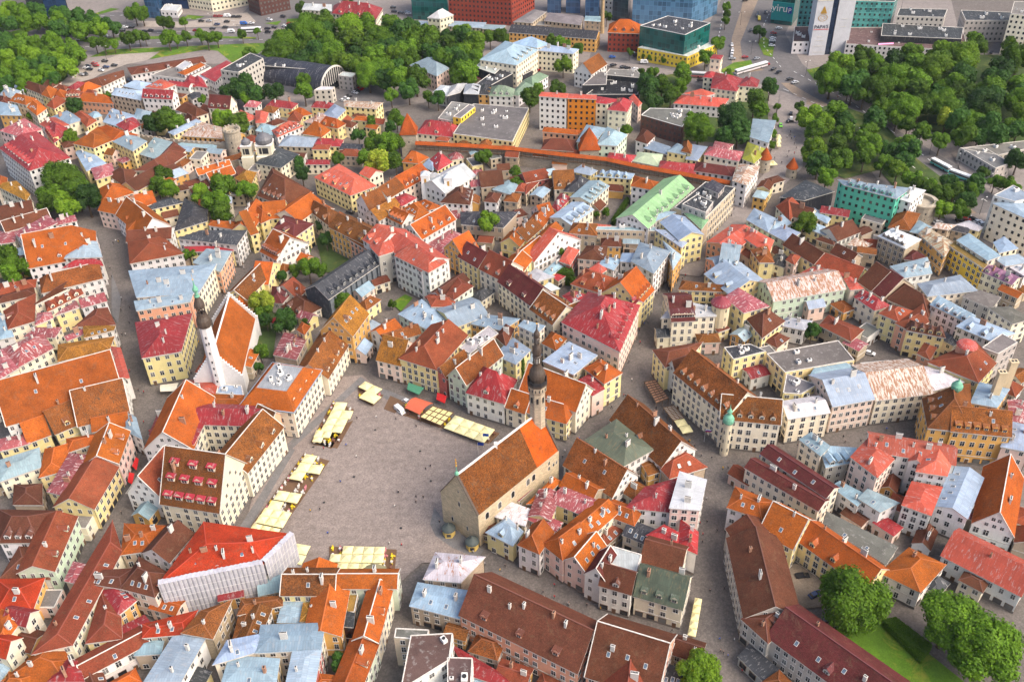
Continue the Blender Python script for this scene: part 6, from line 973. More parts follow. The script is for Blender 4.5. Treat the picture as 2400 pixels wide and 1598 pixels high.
TREES=[
(-309.9,619.9,8.1,10.6,2,'','0'),
(-308.3,576.4,7.1,9.6,1,'','0'),
(-339,649.7,8,10.5,1,'','0'),
(-304.1,642,8.2,10.7,0,'','0'),
(-279.1,597.8,7.5,10,2,'','0'),
(-292.6,596.3,5.5,8,0,'','0'),
(-303,605.3,5.8,8.3,1,'','0'),
(-302.5,624.5,6,8.5,0,'','0'),
(-322.7,612.4,7.6,10.1,2,'','0'),
(-317.4,649.1,6.3,8.8,0,'','0'),
(-298.7,588.3,5.8,8.3,0,'','0'),
(-290.7,620.5,6.6,9.1,2,'','0'),
(-323.9,633.5,7.6,10.1,0,'','0'),
(-291.4,639.5,6.4,8.9,0,'','0'),
(-315.2,593.2,5.5,8,0,'','0'),
(-334.8,633.3,6.9,9.4,1,'','0'),
(-306.9,596.4,7.6,10.1,0,'','0'),
(-289.9,580.3,5.4,7.9,2,'','0'),
(-284.2,629.1,6,8.5,2,'','0'),
(-330.2,656,6.2,8.7,0,'','0'),
(-315.1,583.2,5.9,8.4,0,'','0'),
(-280.9,620.6,7.6,10.1,0,'','0'),
(-286.3,587.7,6.9,9.4,0,'','0'),
(-293.6,607.3,7,9.5,1,'','0'),
(-301.3,615.7,6,8.5,0,'','0'),
(-311.9,609.4,6.6,9.1,1,'','0'),
(-296.6,574.6,7.3,9.8,0,'','0'),
(-329.6,623,6.8,9.3,1,'','0'),
(-279.7,578,7.3,9.8,1,'','0'),
(-283,610.4,6.4,8.9,0,'','0'),
(-351.5,689.3,6.8,9.3,1,'','1'),
(-339.7,691.6,6.5,9,0,'','1'),
(-357.7,720.7,7.2,9.7,0,'','1'),
(-362,707.4,7,9.5,2,'','1'),
(-331.6,699.6,6.3,8.8,1,'','1'),
(-340.2,711.1,7.7,10.2,1,'','1'),
(-349.6,705.8,7.4,9.9,0,'','1'),
(-366.2,723.5,6.1,8.6,2,'','1'),
(-360.2,697.9,6,8.5,0,'','1'),
(-330,690.1,6.9,9.4,0,'','1'),
(-311.8,679.1,6.1,8.6,0,'','2'),
(-301.3,685.3,7.3,9.8,1,'','2'),
(-285.5,676.2,7.1,9.6,0,'','2'),
(-291.1,689.4,5.8,8.3,1,'','2'),
(-293.8,668.2,7.3,9.8,0,'','2'),
(-296.6,699.5,5.7,8.2,1,'','2'),
(-317.7,700.1,8.1,10.6,1,'','2'),
(-279.1,668.9,6.7,9.2,2,'','2'),
(-316.5,686.9,7.9,10.4,0,'','2'),
(-308,705.8,6.3,8.8,1,'','2'),
(-307.8,669.6,7.8,10.3,1,'','2'),
(-324.5,708.1,6.5,9,1,'','2'),
(-274.5,675.4,6.9,10.1,1,'dark green tree#3.49.0',''),
(-256.6,653.1,5.8,9,0,'leafy green tree#0.49.2',''),
(-251.1,659.1,5,8.2,0,'leafy green tree#0.49.3',''),
(-247.2,660.2,3.8,7,0,'leafy green tree#0.49.4',''),
(-277.6,648.6,5,8.2,0,'leafy green tree#1.49.2',''),
(-270.9,646.1,5,8.2,0,'leafy green tree#1.49.1',''),
(-265.2,648.1,3.7,6.9,0,'leafy green tree#0.49.1',''),
(-266.9,704.1,7.1,10.3,0,'leafy green tree#3.49.0',''),
(-261.1,702.6,6.6,9.8,0,'leafy green tree#0.49.5',''),
(-242.6,688,4.8,8,0,'leafy green tree#0.49.6',''),
(-236.4,685.3,4.7,7.9,0,'leafy green tree#3.27.8',''),
(-227.6,689.3,3.9,7.1,0,'leafy green tree#3.27.7',''),
(-228,649.8,6.6,9.8,0,'leafy green tree#3.27.5',''),
(-224.3,654,4.9,8.1,0,'leafy green tree#3.27.4',''),
(-218.4,657.9,4.1,7.3,0,'leafy green tree#3.27.1',''),
(-208.9,660.4,4.1,7.3,0,'leafy green tree#3.27.3',''),
(-201.4,649,5.7,8.9,0,'leafy green tree#3.27.2',''),
(-195.8,652.9,4.9,8.1,0,'leafy green tree#3.27.6',''),
(-180.4,660.4,3.7,6.9,0,'leafy green tree#0.27.2',''),
(-166.1,616.7,5.4,8.6,0,'leafy green tree#0.27.1',''),
(-253.7,540.9,5.4,8.6,1,'dark green tree#3.33.0',''),
(-276.8,532.6,3.6,6.8,0,'leafy green tree#3.33.2',''),
(-268.1,528.2,3.9,7.1,0,'leafy green tree#3.33.1',''),
(-241.5,496.5,5.1,8.3,2,'bright green tree#0.33.0',''),
(-198.4,509.9,6.7,9.9,1,'dark green tree#0.34.0',''),
(-191,510.9,8,11.2,0,'large leafy green tree#0.34.0',''),
(-186.4,512.1,5.3,8.5,0,'leafy green tree#1.17.0',''),
(-181.3,550.6,3.2,6.4,0,'leafy green tree#2.27.0',''),
(-157.6,554.4,8.4,11.6,1,'large dark green tree#0.27.0',''),
(-165.8,553.4,5.6,8.8,1,'dark green tree#0.27.0',''),
(-154.7,546.3,4.8,8,0,'leafy green tree#3.2.0',''),
(-160.3,514.8,6.6,9.8,2,'bright green tree#3.17.2',''),
(-150.2,505.7,7.1,10.3,2,'bright green tree#3.17.1',''),
(-242.3,561.5,2.8,6,0,'small leafy green tree#3.34.0',''),
(-224.4,439.8,10.4,11.9,0,'large leafy green tree#3.36.0',''),
(-213.6,427.3,8.3,11.5,0,'large leafy green tree#0.36.0',''),
(-226,427.8,7.2,10.4,0,'leafy green tree#3.36.2',''),
(-214.5,415.5,7.6,10.8,2,'large bright green tree#0.36.0',''),
(-206.5,421.5,7.6,10.8,1,'large dark green tree#0.36.0',''),
(-226.3,421.3,5.4,8.6,0,'leafy green tree#3.36.1',''),
(-176.7,449.2,5.4,8.6,0,'leafy green tree#0.34.1',''),
(-177.3,438.7,4.7,7.9,0,'leafy green tree#2.34.0',''),
(-168.8,432.6,5.8,9,0,'leafy green tree#0.34.2',''),
(-141.3,430.3,7.4,10.6,0,'leafy green tree#2.17.0',''),
(-153,427.3,5.2,8.4,2,'bright green tree#2.17.0',''),
(-140.9,414,7.2,10.4,0,'leafy green tree#1.32.3',''),
(-129.6,427.3,6.2,9.4,0,'leafy green tree#1.32.1',''),
(-136.8,406.3,6,9.2,0,'leafy green tree#1.32.2',''),
(-224.8,367.5,7.1,10.3,0,'leafy green tree#2.36.2',''),
(-216,361.8,6.5,9.7,0,'leafy green tree#2.36.1',''),
(-218.2,356.6,5.4,8.6,0,'leafy green tree#2.36.3',''),
(-144.1,371.5,4.2,7.4,0,'leafy green tree#0.35.0',''),
(-105.4,447.5,4.6,7.8,1,'dark green tree#0.32.1',''),
(-88.3,396.2,3.2,6.4,1,'dark green tree#0.32.2',''),
(-84.3,382.9,3.8,7,1,'dark green tree#3.4.0',''),
(-92.5,373.3,3,6.2,0,'leafy green tree#1.4.5',''),
(-88,355.8,5.4,8.6,0,'leafy green tree#1.4.4',''),
(-82.5,356.1,3.9,7.1,0,'leafy green tree#1.4.3',''),
(-99.5,354.1,2.9,6.1,1,'small dark green tree#1.4.0',''),
(-103,329.6,5.6,8.8,3,'yellow-green tree#3.1.0',''),
(-100.5,321.2,3.2,6.4,1,'dark green tree#3.1.0',''),
(-92,315.9,5.6,8.8,1,'dark green tree#0.1.0',''),
(-72.3,331.7,4.2,7.4,0,'leafy green tree#1.4.2',''),
(-69.9,336.8,2.8,6,0,'small leafy green tree#1.4.1',''),
(-84.4,321.3,2.1,3.6,0,'small leafy green tree#1.4.2',''),
(-9.6,388.6,5.8,10.5,2,'bright green tree#0.3.0',''),
(-98.5,298.6,3.7,6.9,0,'leafy green tree#0.1.0',''),
(-98.4,292.9,2.4,3.9,1,'small dark green tree#0.1.0',''),
(-102.4,326.6,4.4,7.6,0,'leafy green tree#3.1.0',''),
(-71.2,332.1,4.4,7.6,0,'leafy green tree#1.4.1',''),
(-50.1,334,1.9,3.4,0,'small leafy green tree#0.4.0',''),
(-94.8,357.3,2.9,6.1,2,'small bright green tree#1.4.0',''),
(46.8,405.6,2.1,3.6,0,'small leafy green tree#1.8.1',''),
(42.5,404.2,1.9,3.4,0,'small leafy green tree#1.8.2',''),
(37.8,398.3,1.8,3.3,0,'small leafy green tree#3.46.0',''),
(27.1,347,2.1,3.6,0,'small leafy green tree#0.46.0',''),
(4.1,442,3.9,7.1,0,'leafy green tree#0.3.2',''),
(4.5,431.6,3.9,7.1,0,'leafy green tree#0.3.3',''),
(17.2,366.2,4.9,8.1,0,'leafy green tree#3.46.1',''),
(22.1,367.6,4.4,7.6,0,'leafy green tree#3.46.2',''),
(12.2,364.4,3.9,7.1,0,'leafy green tree#1.46.0',''),
(134.8,380.6,6,9.2,2,'bright green tree#1.7.0',''),
(157.8,425.5,5.7,8.9,0,'leafy green tree#3.7.0',''),
(218.3,399.9,4.9,7.4,1,'slim dark green park tree#3.41.0','3'),
(208,406.5,5.4,7.9,0,'mid green park tree#1.41.2','3'),
(206.3,418,4.6,7.1,0,'slim mid green park tree#0.7.0','3'),
(211.2,391.7,5,7.5,0,'mid green park tree#1.41.1','3'),
(201.1,413.4,6,8.5,0,'broad mid green park tree#0.7.0','3'),
(223.1,409.1,5,7.5,0,'mid green park tree#3.41.0','3'),
(202.4,392.3,5.1,7.6,2,'bright green park tree#1.41.0','3'),
(199.6,422.7,5.5,8,0,'mid green park tree#0.7.0','3'),
(195.3,432,5.6,8.1,2,'bright green park tree#3.7.0','3'),
(215.2,409.4,5.9,8.4,0,'broad mid green park tree#3.41.1','3'),
(216.5,419.1,5.2,7.7,1,'dark green park tree#3.41.2','3'),
(227,415.3,5.6,8.1,1,'dark green park tree#3.41.1','3'),
(236.9,428.1,3.7,6.9,0,'leafy green tree#3.41.4',''),
(239.2,419.4,3.9,7.1,0,'leafy green tree#3.41.3',''),
(242,415.3,4.8,8,0,'leafy green tree#3.41.2',''),
(244.1,410.2,4.5,7.7,0,'leafy green tree#3.41.1',''),
(118.4,302.6,3.6,6.8,1,'dark green tree#2.11.0',''),
(167.2,479.4,6.5,9,0,'broad mid green park tree#0.53.0','4'),
(157.3,439,6.8,9.3,1,'broad dark green park tree#3.7.1','4'),
(182.5,445,5.9,8.4,0,'mid green park tree#3.7.2','4'),
(188.1,455.6,7.2,9.7,0,'broad mid green park tree#3.7.2','4'),
(169.1,442.4,6.7,9.2,0,'broad mid green park tree#3.7.1','4'),
(166.7,492.4,7.7,10.2,2,'broad bright green park tree#0.53.1','4'),
(171,456.6,6.7,9.2,0,'broad mid green park tree#3.7.3','4'),
(194.7,474.9,6,8.5,0,'broad mid green park tree#2.29.8','4'),
(189.4,468.1,5.7,8.2,0,'mid green park tree#3.7.3','4'),
(174.3,488,6,8.5,2,'broad bright green park tree#0.53.3','4'),
(159,454.5,7,9.5,2,'broad bright green park tree#0.53.2','4'),
(185.4,488.5,6.3,8.8,1,'broad dark green park tree#2.29.2','4'),
(180.5,473.2,6.3,8.8,0,'broad mid green park tree#3.7.4','4'),
(208.5,459.1,6.5,9,0,'broad mid green park tree#3.7.5','4'),
(198.5,454.5,5.7,8.2,1,'dark green park tree#3.7.2','4'),
(201.5,440.8,5.7,8.2,1,'dark green park tree#3.7.1','4'),
(190.3,439.6,5.4,7.9,0,'mid green park tree#3.7.1','4'),
(180.9,496.5,7.8,10.3,0,'broad mid green park tree#1.29.5','4'),
(200.9,487.4,7.2,9.7,1,'broad dark green park tree#2.29.1','4'),
(206.9,449.7,7.3,9.8,1,'broad dark green park tree#3.7.2','4'),
(205.7,521.3,5.8,9,0,'leafy green tree#1.29.0',''),
(210.9,508.1,5.4,8.6,0,'leafy green tree#2.29.1',''),
(213.1,501.4,5,8.2,2,'bright green tree#2.29.1',''),
(215.3,492,5.3,8.5,2,'bright green tree#2.29.2',''),
(218,482.7,5.5,8.7,0,'leafy green tree#2.29.2',''),
(221.7,473,5.5,8.7,0,'leafy green tree#2.29.3',''),
(227.7,461.4,5.7,8.9,0,'leafy green tree#2.29.4',''),
(277.7,519.8,8.9,11.4,0,'broad mid green park tree#0.29.12','5'),
(269,538.9,9.1,11.6,1,'broad dark green park tree#0.29.2','5'),
(259,530.9,8.1,10.6,0,'broad mid green park tree#0.29.5','5'),
(211.4,555,7.7,10.2,0,'broad mid green park tree#1.29.4','5'),
(262.5,519.1,8,10.5,0,'broad mid green park tree#0.29.9','5'),
(279.1,565.5,10.1,12.6,2,'broad bright green park tree#0.29.3','5'),
(255.7,546.8,10.1,12.6,2,'broad bright green park tree#0.29.1','5'),
(221.8,495.8,8.8,11.3,0,'broad mid green park tree#2.29.6','5'),
(224.9,551.6,8,10.5,0,'broad mid green park tree#1.29.1','5'),
(298.1,551.7,8.1,10.6,1,'broad dark green park tree#0.29.8','5'),
(251.5,573.4,8.8,11.3,0,'broad mid green park tree#0.29.2','5'),
(191.4,538.2,10.1,12.6,0,'broad mid green park tree#2.13.0','5'),
(297.4,526.9,7.8,10.3,0,'broad mid green park tree#0.29.12','5'),
(215.5,524.6,9.3,11.8,0,'broad mid green park tree#2.29.3','5'),
(224.2,563.7,7.9,10.4,0,'broad mid green park tree#1.29.2','5'),
(193.1,551.4,7.7,10.2,1,'broad dark green park tree#2.13.0','5'),
(220.1,508.3,7.6,10.1,0,'broad mid green park tree#2.29.5','5'),
(285.6,534.9,8.2,10.7,1,'broad dark green park tree#0.29.6','5'),
(274.1,506.4,8.5,11,1,'broad dark green park tree#0.29.7','5'),
(239,530.7,8.9,11.4,0,'broad mid green park tree#0.29.3','5'),
(292.6,513,7.6,10.1,1,'broad dark green park tree#0.29.10','5'),
(210.5,542.6,7.5,10,1,'broad dark green park tree#1.29.1','5'),
(265.5,562.1,8.7,11.2,0,'broad mid green park tree#0.29.4','5'),
(206.1,567.6,8.8,11.3,2,'broad bright green park tree#2.13.0','5'),
(269.6,576.6,8.4,10.9,2,'broad bright green park tree#0.29.2','5'),
(226.7,535.3,10.3,12.8,0,'broad mid green park tree#2.29.2','5'),
(243.4,500.8,8.9,11.4,0,'broad mid green park tree#0.29.6','5'),
(247,517.7,7.2,9.7,1,'broad dark green park tree#0.29.1','5'),
(271.8,551.1,7.8,10.3,0,'broad mid green park tree#0.29.7','5'),
(311.5,561.5,10,12.5,0,'broad mid green park tree#0.29.12','5'),
(231.3,502.8,7.4,9.9,0,'broad mid green park tree#2.29.7','5'),
(255.9,508.3,7.6,10.1,0,'broad mid green park tree#0.29.8','5'),
(246.4,556.6,8.6,11.1,0,'broad mid green park tree#0.29.1','5'),
(233.9,514.8,8.7,11.2,0,'broad mid green park tree#2.29.4','5'),
(238.9,566.4,8.1,10.6,1,'broad dark green park tree#3.29.0','5'),
(286.8,499.6,9.9,12.4,0,'broad mid green park tree#0.29.12','5'),
(223.3,580.6,7.8,10.3,0,'broad mid green park tree#1.29.3','5'),
(238.2,546.9,7.7,10.2,0,'broad mid green park tree#2.29.1','5'),
(201.3,528.3,8.5,11,1,'broad dark green park tree#1.29.2','5'),
(263.6,498.7,10,12.5,1,'broad dark green park tree#0.29.5','5'),
(258.9,477.3,7.8,10.3,1,'broad dark green park tree#0.29.9','6'),
(253.1,485,6.5,9,0,'broad mid green park tree#0.29.11','6'),
(240.6,462.8,7.9,10.4,0,'broad mid green park tree#2.29.9','6'),
(258,495.9,6.2,8.7,0,'broad mid green park tree#0.29.10','6'),
(259.1,463,7.2,9.7,1,'broad dark green park tree#3.41.1','6'),
(270.9,468.9,6.6,9.1,1,'broad dark green park tree#3.41.2','6'),
(247.5,475.5,6,8.5,0,'broad mid green park tree#0.29.12','6'),
(263.3,487.6,7.5,10,0,'broad mid green park tree#0.29.12','6'),
(281.1,485.3,7.8,10.3,2,'broad bright green park tree#0.29.4','6'),
(272.6,478.1,6,8.5,0,'broad mid green park tree#3.41.2','6'),
(249.8,466.8,5.9,8.4,1,'dark green park tree#0.29.0','6'),
(250,496.5,6.8,9.3,1,'broad dark green park tree#0.29.3','6'),
(244.2,482.6,8.3,10.8,1,'broad dark green park tree#0.29.4','6'),
(240.3,487.2,6,9.2,3,'yellow-green tree#2.29.0',''),
(200.8,533.5,4.9,8.1,3,'yellow-green tree#1.29.0',''),
(298.2,590.5,7.1,10.3,0,'leafy green tree#0.29.2',''),
(303.4,605.8,5.7,8.9,0,'leafy green tree#0.29.1',''),
(320.3,591.7,6,9.2,0,'leafy green tree#0.29.3',''),
(167.9,515.9,3.3,6.5,0,'leafy green tree#0.53.2',''),
(155.6,517.2,2.5,5.7,0,'small leafy green tree#0.53.4',''),
(151.7,505,2.5,4,0,'small leafy green tree#0.53.3',''),
(146.2,485.6,2.4,3.9,0,'small leafy green tree#0.53.1',''),
(142.7,472.7,2.2,3.7,0,'small leafy green tree#0.53.2',''),
(165.2,505.8,1.7,3.2,0,'small leafy green tree#0.53.5',''),
(257.4,437,6.3,9.5,1,'dark green tree#3.41.0',''),
(156,538.5,5.5,8.7,1,'dark green tree#2.30.0',''),
(72.8,673.4,4.4,7.6,0,'leafy green tree#1.12.0',''),
(160,689.5,3.5,6.7,0,'leafy green tree#3.30.2',''),
(157.7,673.6,3.5,6.7,0,'leafy green tree#3.30.1',''),
(153.6,660.5,3.4,6.6,0,'leafy green tree#1.30.2',''),
(139.2,613.1,5.7,8.9,0,'leafy green tree#0.12.2',''),
(127,588.6,5.8,9,0,'leafy green tree#0.12.1',''),
(90.7,607.5,2.2,3.7,0,'small leafy green tree#1.12.3',''),
(94.6,604.9,2.4,3.9,0,'small leafy green tree#1.12.2',''),
(98.8,602.6,2.4,3.9,0,'small leafy green tree#1.12.1',''),
(102.6,599.5,2.4,3.9,0,'small leafy green tree#2.12.2',''),
(106.3,598.7,2.2,3.7,0,'small leafy green tree#2.12.1',''),
(81.5,608.3,2.7,5.9,0,'small leafy green tree#3.16.0',''),
(171.2,632.5,5.1,8.3,1,'dark green tree#3.30.0',''),
(137.2,565.8,3.2,6.4,0,'leafy green tree#1.30.1',''),
(84,572.2,3,6.2,0,'small leafy green tree#0.16.0',''),
(90.8,568.1,4.3,7.5,0,'leafy green tree#0.16.1',''),
(108.4,566.2,6,9.2,0,'leafy green tree#2.12.1',''),
(109,556.9,4.1,7.3,0,'leafy green tree#2.12.2',''),
(84.3,540,7.7,10.9,1,'large dark green tree#0.16.0',''),
(93,542.5,7.1,10.3,0,'leafy green tree#0.16.2',''),
(96.3,529.7,6.3,9.5,0,'leafy green tree#0.16.3',''),
(83.9,522.2,7.1,10.3,1,'dark green tree#0.16.0',''),
(102.9,543.4,5.1,8.3,0,'leafy green tree#2.12.3',''),
(36.9,582.2,6,9.2,2,'bright green tree#3.15.0',''),
(14.2,531.8,6.5,9.7,0,'leafy green tree#1.15.2',''),
(19.7,543.9,4.7,7.9,0,'leafy green tree#1.15.1',''),
(31.4,545.5,5.7,8.9,0,'leafy green tree#3.15.1',''),
(31.1,630.1,4.2,7.4,0,'leafy green tree#3.15.2',''),
(36.5,623.6,4.9,8.1,0,'leafy green tree#1.16.3',''),
(40.7,621.3,4.1,7.3,0,'leafy green tree#1.16.2',''),
(47.9,612,4.4,7.6,0,'leafy green tree#1.16.1',''),
(9,648.4,3.5,6.7,1,'dark green tree#0.48.1',''),
(14.2,648.6,3.3,6.5,1,'dark green tree#0.48.2',''),
(18.6,646.2,3.3,6.5,1,'dark green tree#0.48.3',''),
(29.4,641.1,3.2,6.4,1,'dark green tree#0.48.4',''),
(103.6,478.4,8.5,11.7,0,'large leafy green tree#1.53.0',''),
(103.3,496,5.6,8.8,0,'leafy green tree#1.53.0',''),
(123.9,489.1,8.7,11.9,1,'large dark green tree#3.53.0',''),
(124.5,476.8,7.3,10.5,1,'dark green tree#2.53.0',''),
(117.5,475.9,5.5,8.7,1,'dark green tree#1.53.0',''),
(141.6,514.9,7.2,10.4,0,'leafy green tree#3.53.0',''),
(143.8,507.3,5.2,8.4,0,'leafy green tree#0.53.1',''),
(66,489.8,3.8,7,0,'leafy green tree#0.23.0',''),
(-82.9,600.1,8.5,11,0,'broad mid green park tree#1.28.1','7'),
(-75.3,614,7.8,10.3,1,'broad dark green park tree#3.28.1','7'),
(-87.6,580.2,8.9,11.4,2,'broad bright green park tree#1.28.1','7'),
(-36.1,620.5,7,9.5,0,'broad mid green park tree#2.48.1','7'),
(-19.2,593.2,7.3,9.8,0,'broad mid green park tree#2.48.3','7'),
(-81.4,627.7,9.9,12.4,0,'broad mid green park tree#3.28.1','7'),
(-120.4,651.1,7.6,10.1,1,'broad dark green park tree#3.14.4','7'),
(-68.9,640.9,9.8,12.3,1,'broad dark green park tree#3.28.2','7'),
(-118.8,633.2,7.4,9.9,0,'broad mid green park tree#3.14.4','7'),
(-109.2,607,9.5,12,0,'broad mid green park tree#0.14.0','7'),
(-125.6,665.2,9.9,12.4,0,'broad mid green park tree#3.14.9','7'),
(-140.6,639.2,7.3,9.8,2,'broad bright green park tree#3.14.2','7'),
(-68.2,586,6.8,9.3,1,'broad dark green park tree#2.28.1','7'),
(-20,613.9,9.3,11.8,2,'broad bright green park tree#2.48.2','7'),
(-46.3,605.7,7.9,10.4,1,'broad dark green park tree#0.28.2','7'),
(-104.3,647.4,10.3,12.8,2,'broad bright green park tree#1.28.3','7'),
(-102.7,588.9,8.7,11.2,2,'broad bright green park tree#0.14.0','7'),
(-60.1,627.9,7.9,10.4,0,'broad mid green park tree#0.28.3','7'),
(-95.1,596.4,6.8,9.3,0,'broad mid green park tree#1.28.3','7'),
(-53.4,617.4,7.2,9.7,0,'broad mid green park tree#0.28.4','7'),
(-25.7,625.7,8.9,11.4,1,'broad dark green park tree#2.48.1','7'),
(-82.9,566.3,9.1,11.6,0,'broad mid green park tree#2.28.2','7'),
(-92.3,653.1,9.1,11.6,0,'broad mid green park tree#3.28.4','7'),
(-63.4,611.4,8.8,11.3,0,'broad mid green park tree#0.28.1','7'),
(-49,630.8,8.9,11.4,0,'broad mid green park tree#0.28.6','7'),
(-27,580.5,8.2,10.7,1,'broad dark green park tree#3.31.0','7'),
(-145,623.6,10,12.5,0,'broad mid green park tree#3.14.6','7'),
(-89.1,639.3,7.4,9.9,0,'broad mid green park tree#3.28.2','7'),
(-71.3,604.1,7,9.5,2,'broad bright green park tree#0.28.0','7'),
(-135.2,609.7,7.4,9.9,0,'broad mid green park tree#3.14.2','7'),
(-60.3,594.3,7.7,10.2,0,'broad mid green park tree#0.28.2','7'),
(-90.3,618,8.8,11.3,0,'broad mid green park tree#1.28.2','7'),
(-125.8,619.1,8,10.5,2,'broad bright green park tree#3.14.1','7'),
(-99.8,626.8,9.6,12.1,2,'broad bright green park tree#1.28.2','7'),
(-34.1,598.6,7.6,10.1,1,'broad dark green park tree#2.48.3','7'),
(-116.9,593.6,7.7,10.2,0,'broad mid green park tree#3.14.1','7'),
(-131.8,645.4,10.3,12.8,0,'broad mid green park tree#3.14.7','7'),
(-111.6,622.2,8.3,10.8,0,'broad mid green park tree#3.14.5','7'),
(-105.7,662.7,8.6,11.1,0,'broad mid green park tree#1.28.4','7'),
(-122.9,607.2,9.4,11.9,1,'broad dark green park tree#3.14.2','7'),
(-77.8,652.3,9.1,11.6,0,'broad mid green park tree#3.28.3','7'),
(-142.5,655.1,7.5,10,1,'broad dark green park tree#3.14.3','7'),
(-36,635.4,7.3,9.8,1,'broad dark green park tree#2.48.2','7'),
(-74.6,575,8.1,10.6,0,'broad mid green park tree#2.28.1','7'),
(-26.6,606.4,6.8,9.3,0,'broad mid green park tree#2.48.2','7'),
(-63.6,654.7,7.6,10.1,1,'broad dark green park tree#3.28.3','7'),
(-27,644.8,7.4,9.9,2,'broad bright green park tree#2.48.1','7'),
(-135.6,671.4,7.5,10,0,'broad mid green park tree#3.14.8','7'),
(-130.4,597,8.3,10.8,1,'broad dark green park tree#3.14.1','7'),
(-145.9,606.4,9.9,12.4,0,'broad mid green park tree#1.14.0','7'),
(-23.5,567.4,8.6,11.1,0,'broad mid green park tree#3.31.0','7'),
(-56.7,644.3,7.6,10.1,0,'broad mid green park tree#0.28.5','7'),
(-133,631.1,8.2,10.7,0,'broad mid green park tree#3.14.3','7'),
(-69.7,622.6,7,9.5,1,'broad dark green park tree#0.28.1','7'),
(-107.8,635.6,7.6,10.1,2,'broad bright green park tree#1.28.4','7'),
(-97,606.8,7.5,10,1,'broad dark green park tree#1.28.0','7'),
(-36.6,587.5,8.9,11.4,0,'broad mid green park tree#0.28.7','7'),
(-71.7,563,8,10.5,1,'broad dark green park tree#2.28.2','7'),
(-62.6,560.4,8.6,11.8,0,'large leafy green tree#2.28.0',''),
(-53.4,559.7,8.6,11.8,0,'large leafy green tree#0.28.0',''),
(-57.3,547.8,6.7,9.9,1,'dark green tree#3.22.0',''),
(-28.7,568,7.3,10.5,0,'leafy green tree#3.31.0',''),
(-8.8,635.2,5.7,8.9,0,'leafy green tree#2.48.0',''),
(-0.8,634.6,5.7,8.9,0,'leafy green tree#0.48.0',''),
(-67.6,544.4,5,8.2,0,'leafy green tree#3.22.2',''),
(-45.5,541.8,4.1,7.3,0,'leafy green tree#3.22.1',''),
(-39.5,537.8,5,8.2,1,'dark green tree#1.31.0',''),
(-137.4,550.7,7.2,10.4,1,'dark green tree#1.14.1',''),
(-122.9,568.7,5.6,8.8,0,'leafy green tree#2.14.1',''),
(-119.8,549.6,6.5,9.7,0,'leafy green tree#2.14.2',''),
(-146.9,548.2,5.9,9.1,1,'dark green tree#1.14.2',''),
(-147.5,710.6,4.7,7.9,0,'leafy green tree#3.14.0',''),
(-113.5,719.7,5.2,8.4,1,'dark green tree#3.28.0',''),
(-171.2,667.1,3,6.2,0,'small leafy green tree#1.14.0',''),
(-61.5,509.3,5.4,8.6,0,'leafy green tree#1.22.1',''),
(-64.2,502.9,3.8,7,1,'dark green tree#1.22.1',''),
(-75.9,509.7,3.7,6.9,0,'leafy green tree#1.22.4',''),
(-81.1,490.9,4.6,7.8,1,'dark green tree#1.22.2',''),
(-71.4,479.1,6,9.2,0,'leafy green tree#1.22.3',''),
(-64,474.8,6.6,9.8,0,'leafy green tree#1.22.2',''),
(-57.9,478.9,5.7,8.9,0,'leafy green tree#2.22.1',''),
(-75,462,5,8.2,0,'leafy green tree#1.22.5',''),
(-67,452.1,7.2,10.4,3,'yellow-green tree#2.22.0',''),
(-57.8,455.5,5.8,9,0,'leafy green tree#2.22.2',''),
(-89.2,464.8,4,7.2,0,'leafy green tree#0.2.0',''),
(-108.6,460.1,3.9,7.1,1,'dark green tree#0.2.0',''),
(-12.1,457.6,5.2,8.4,0,'leafy green tree#0.3.1',''),
(113,219.2,2.5,4,2,'small bright green tree#2.10.0',''),
(93.3,169.8,9.7,11.2,0,'large leafy green tree#1.39.0',''),
(117.2,161.8,8.8,12,0,'large leafy green tree#0.39.1',''),
(122.9,153.5,10.1,11.6,0,'large leafy green tree#0.39.2',''),
(46.8,149.8,6.4,9.6,2,'single bright green round-crowned tree on the cobbles at the bottom edge',''),
(-49.8,157.8,3.2,6.4,1,'dark green tree#0.38.0',''),
]
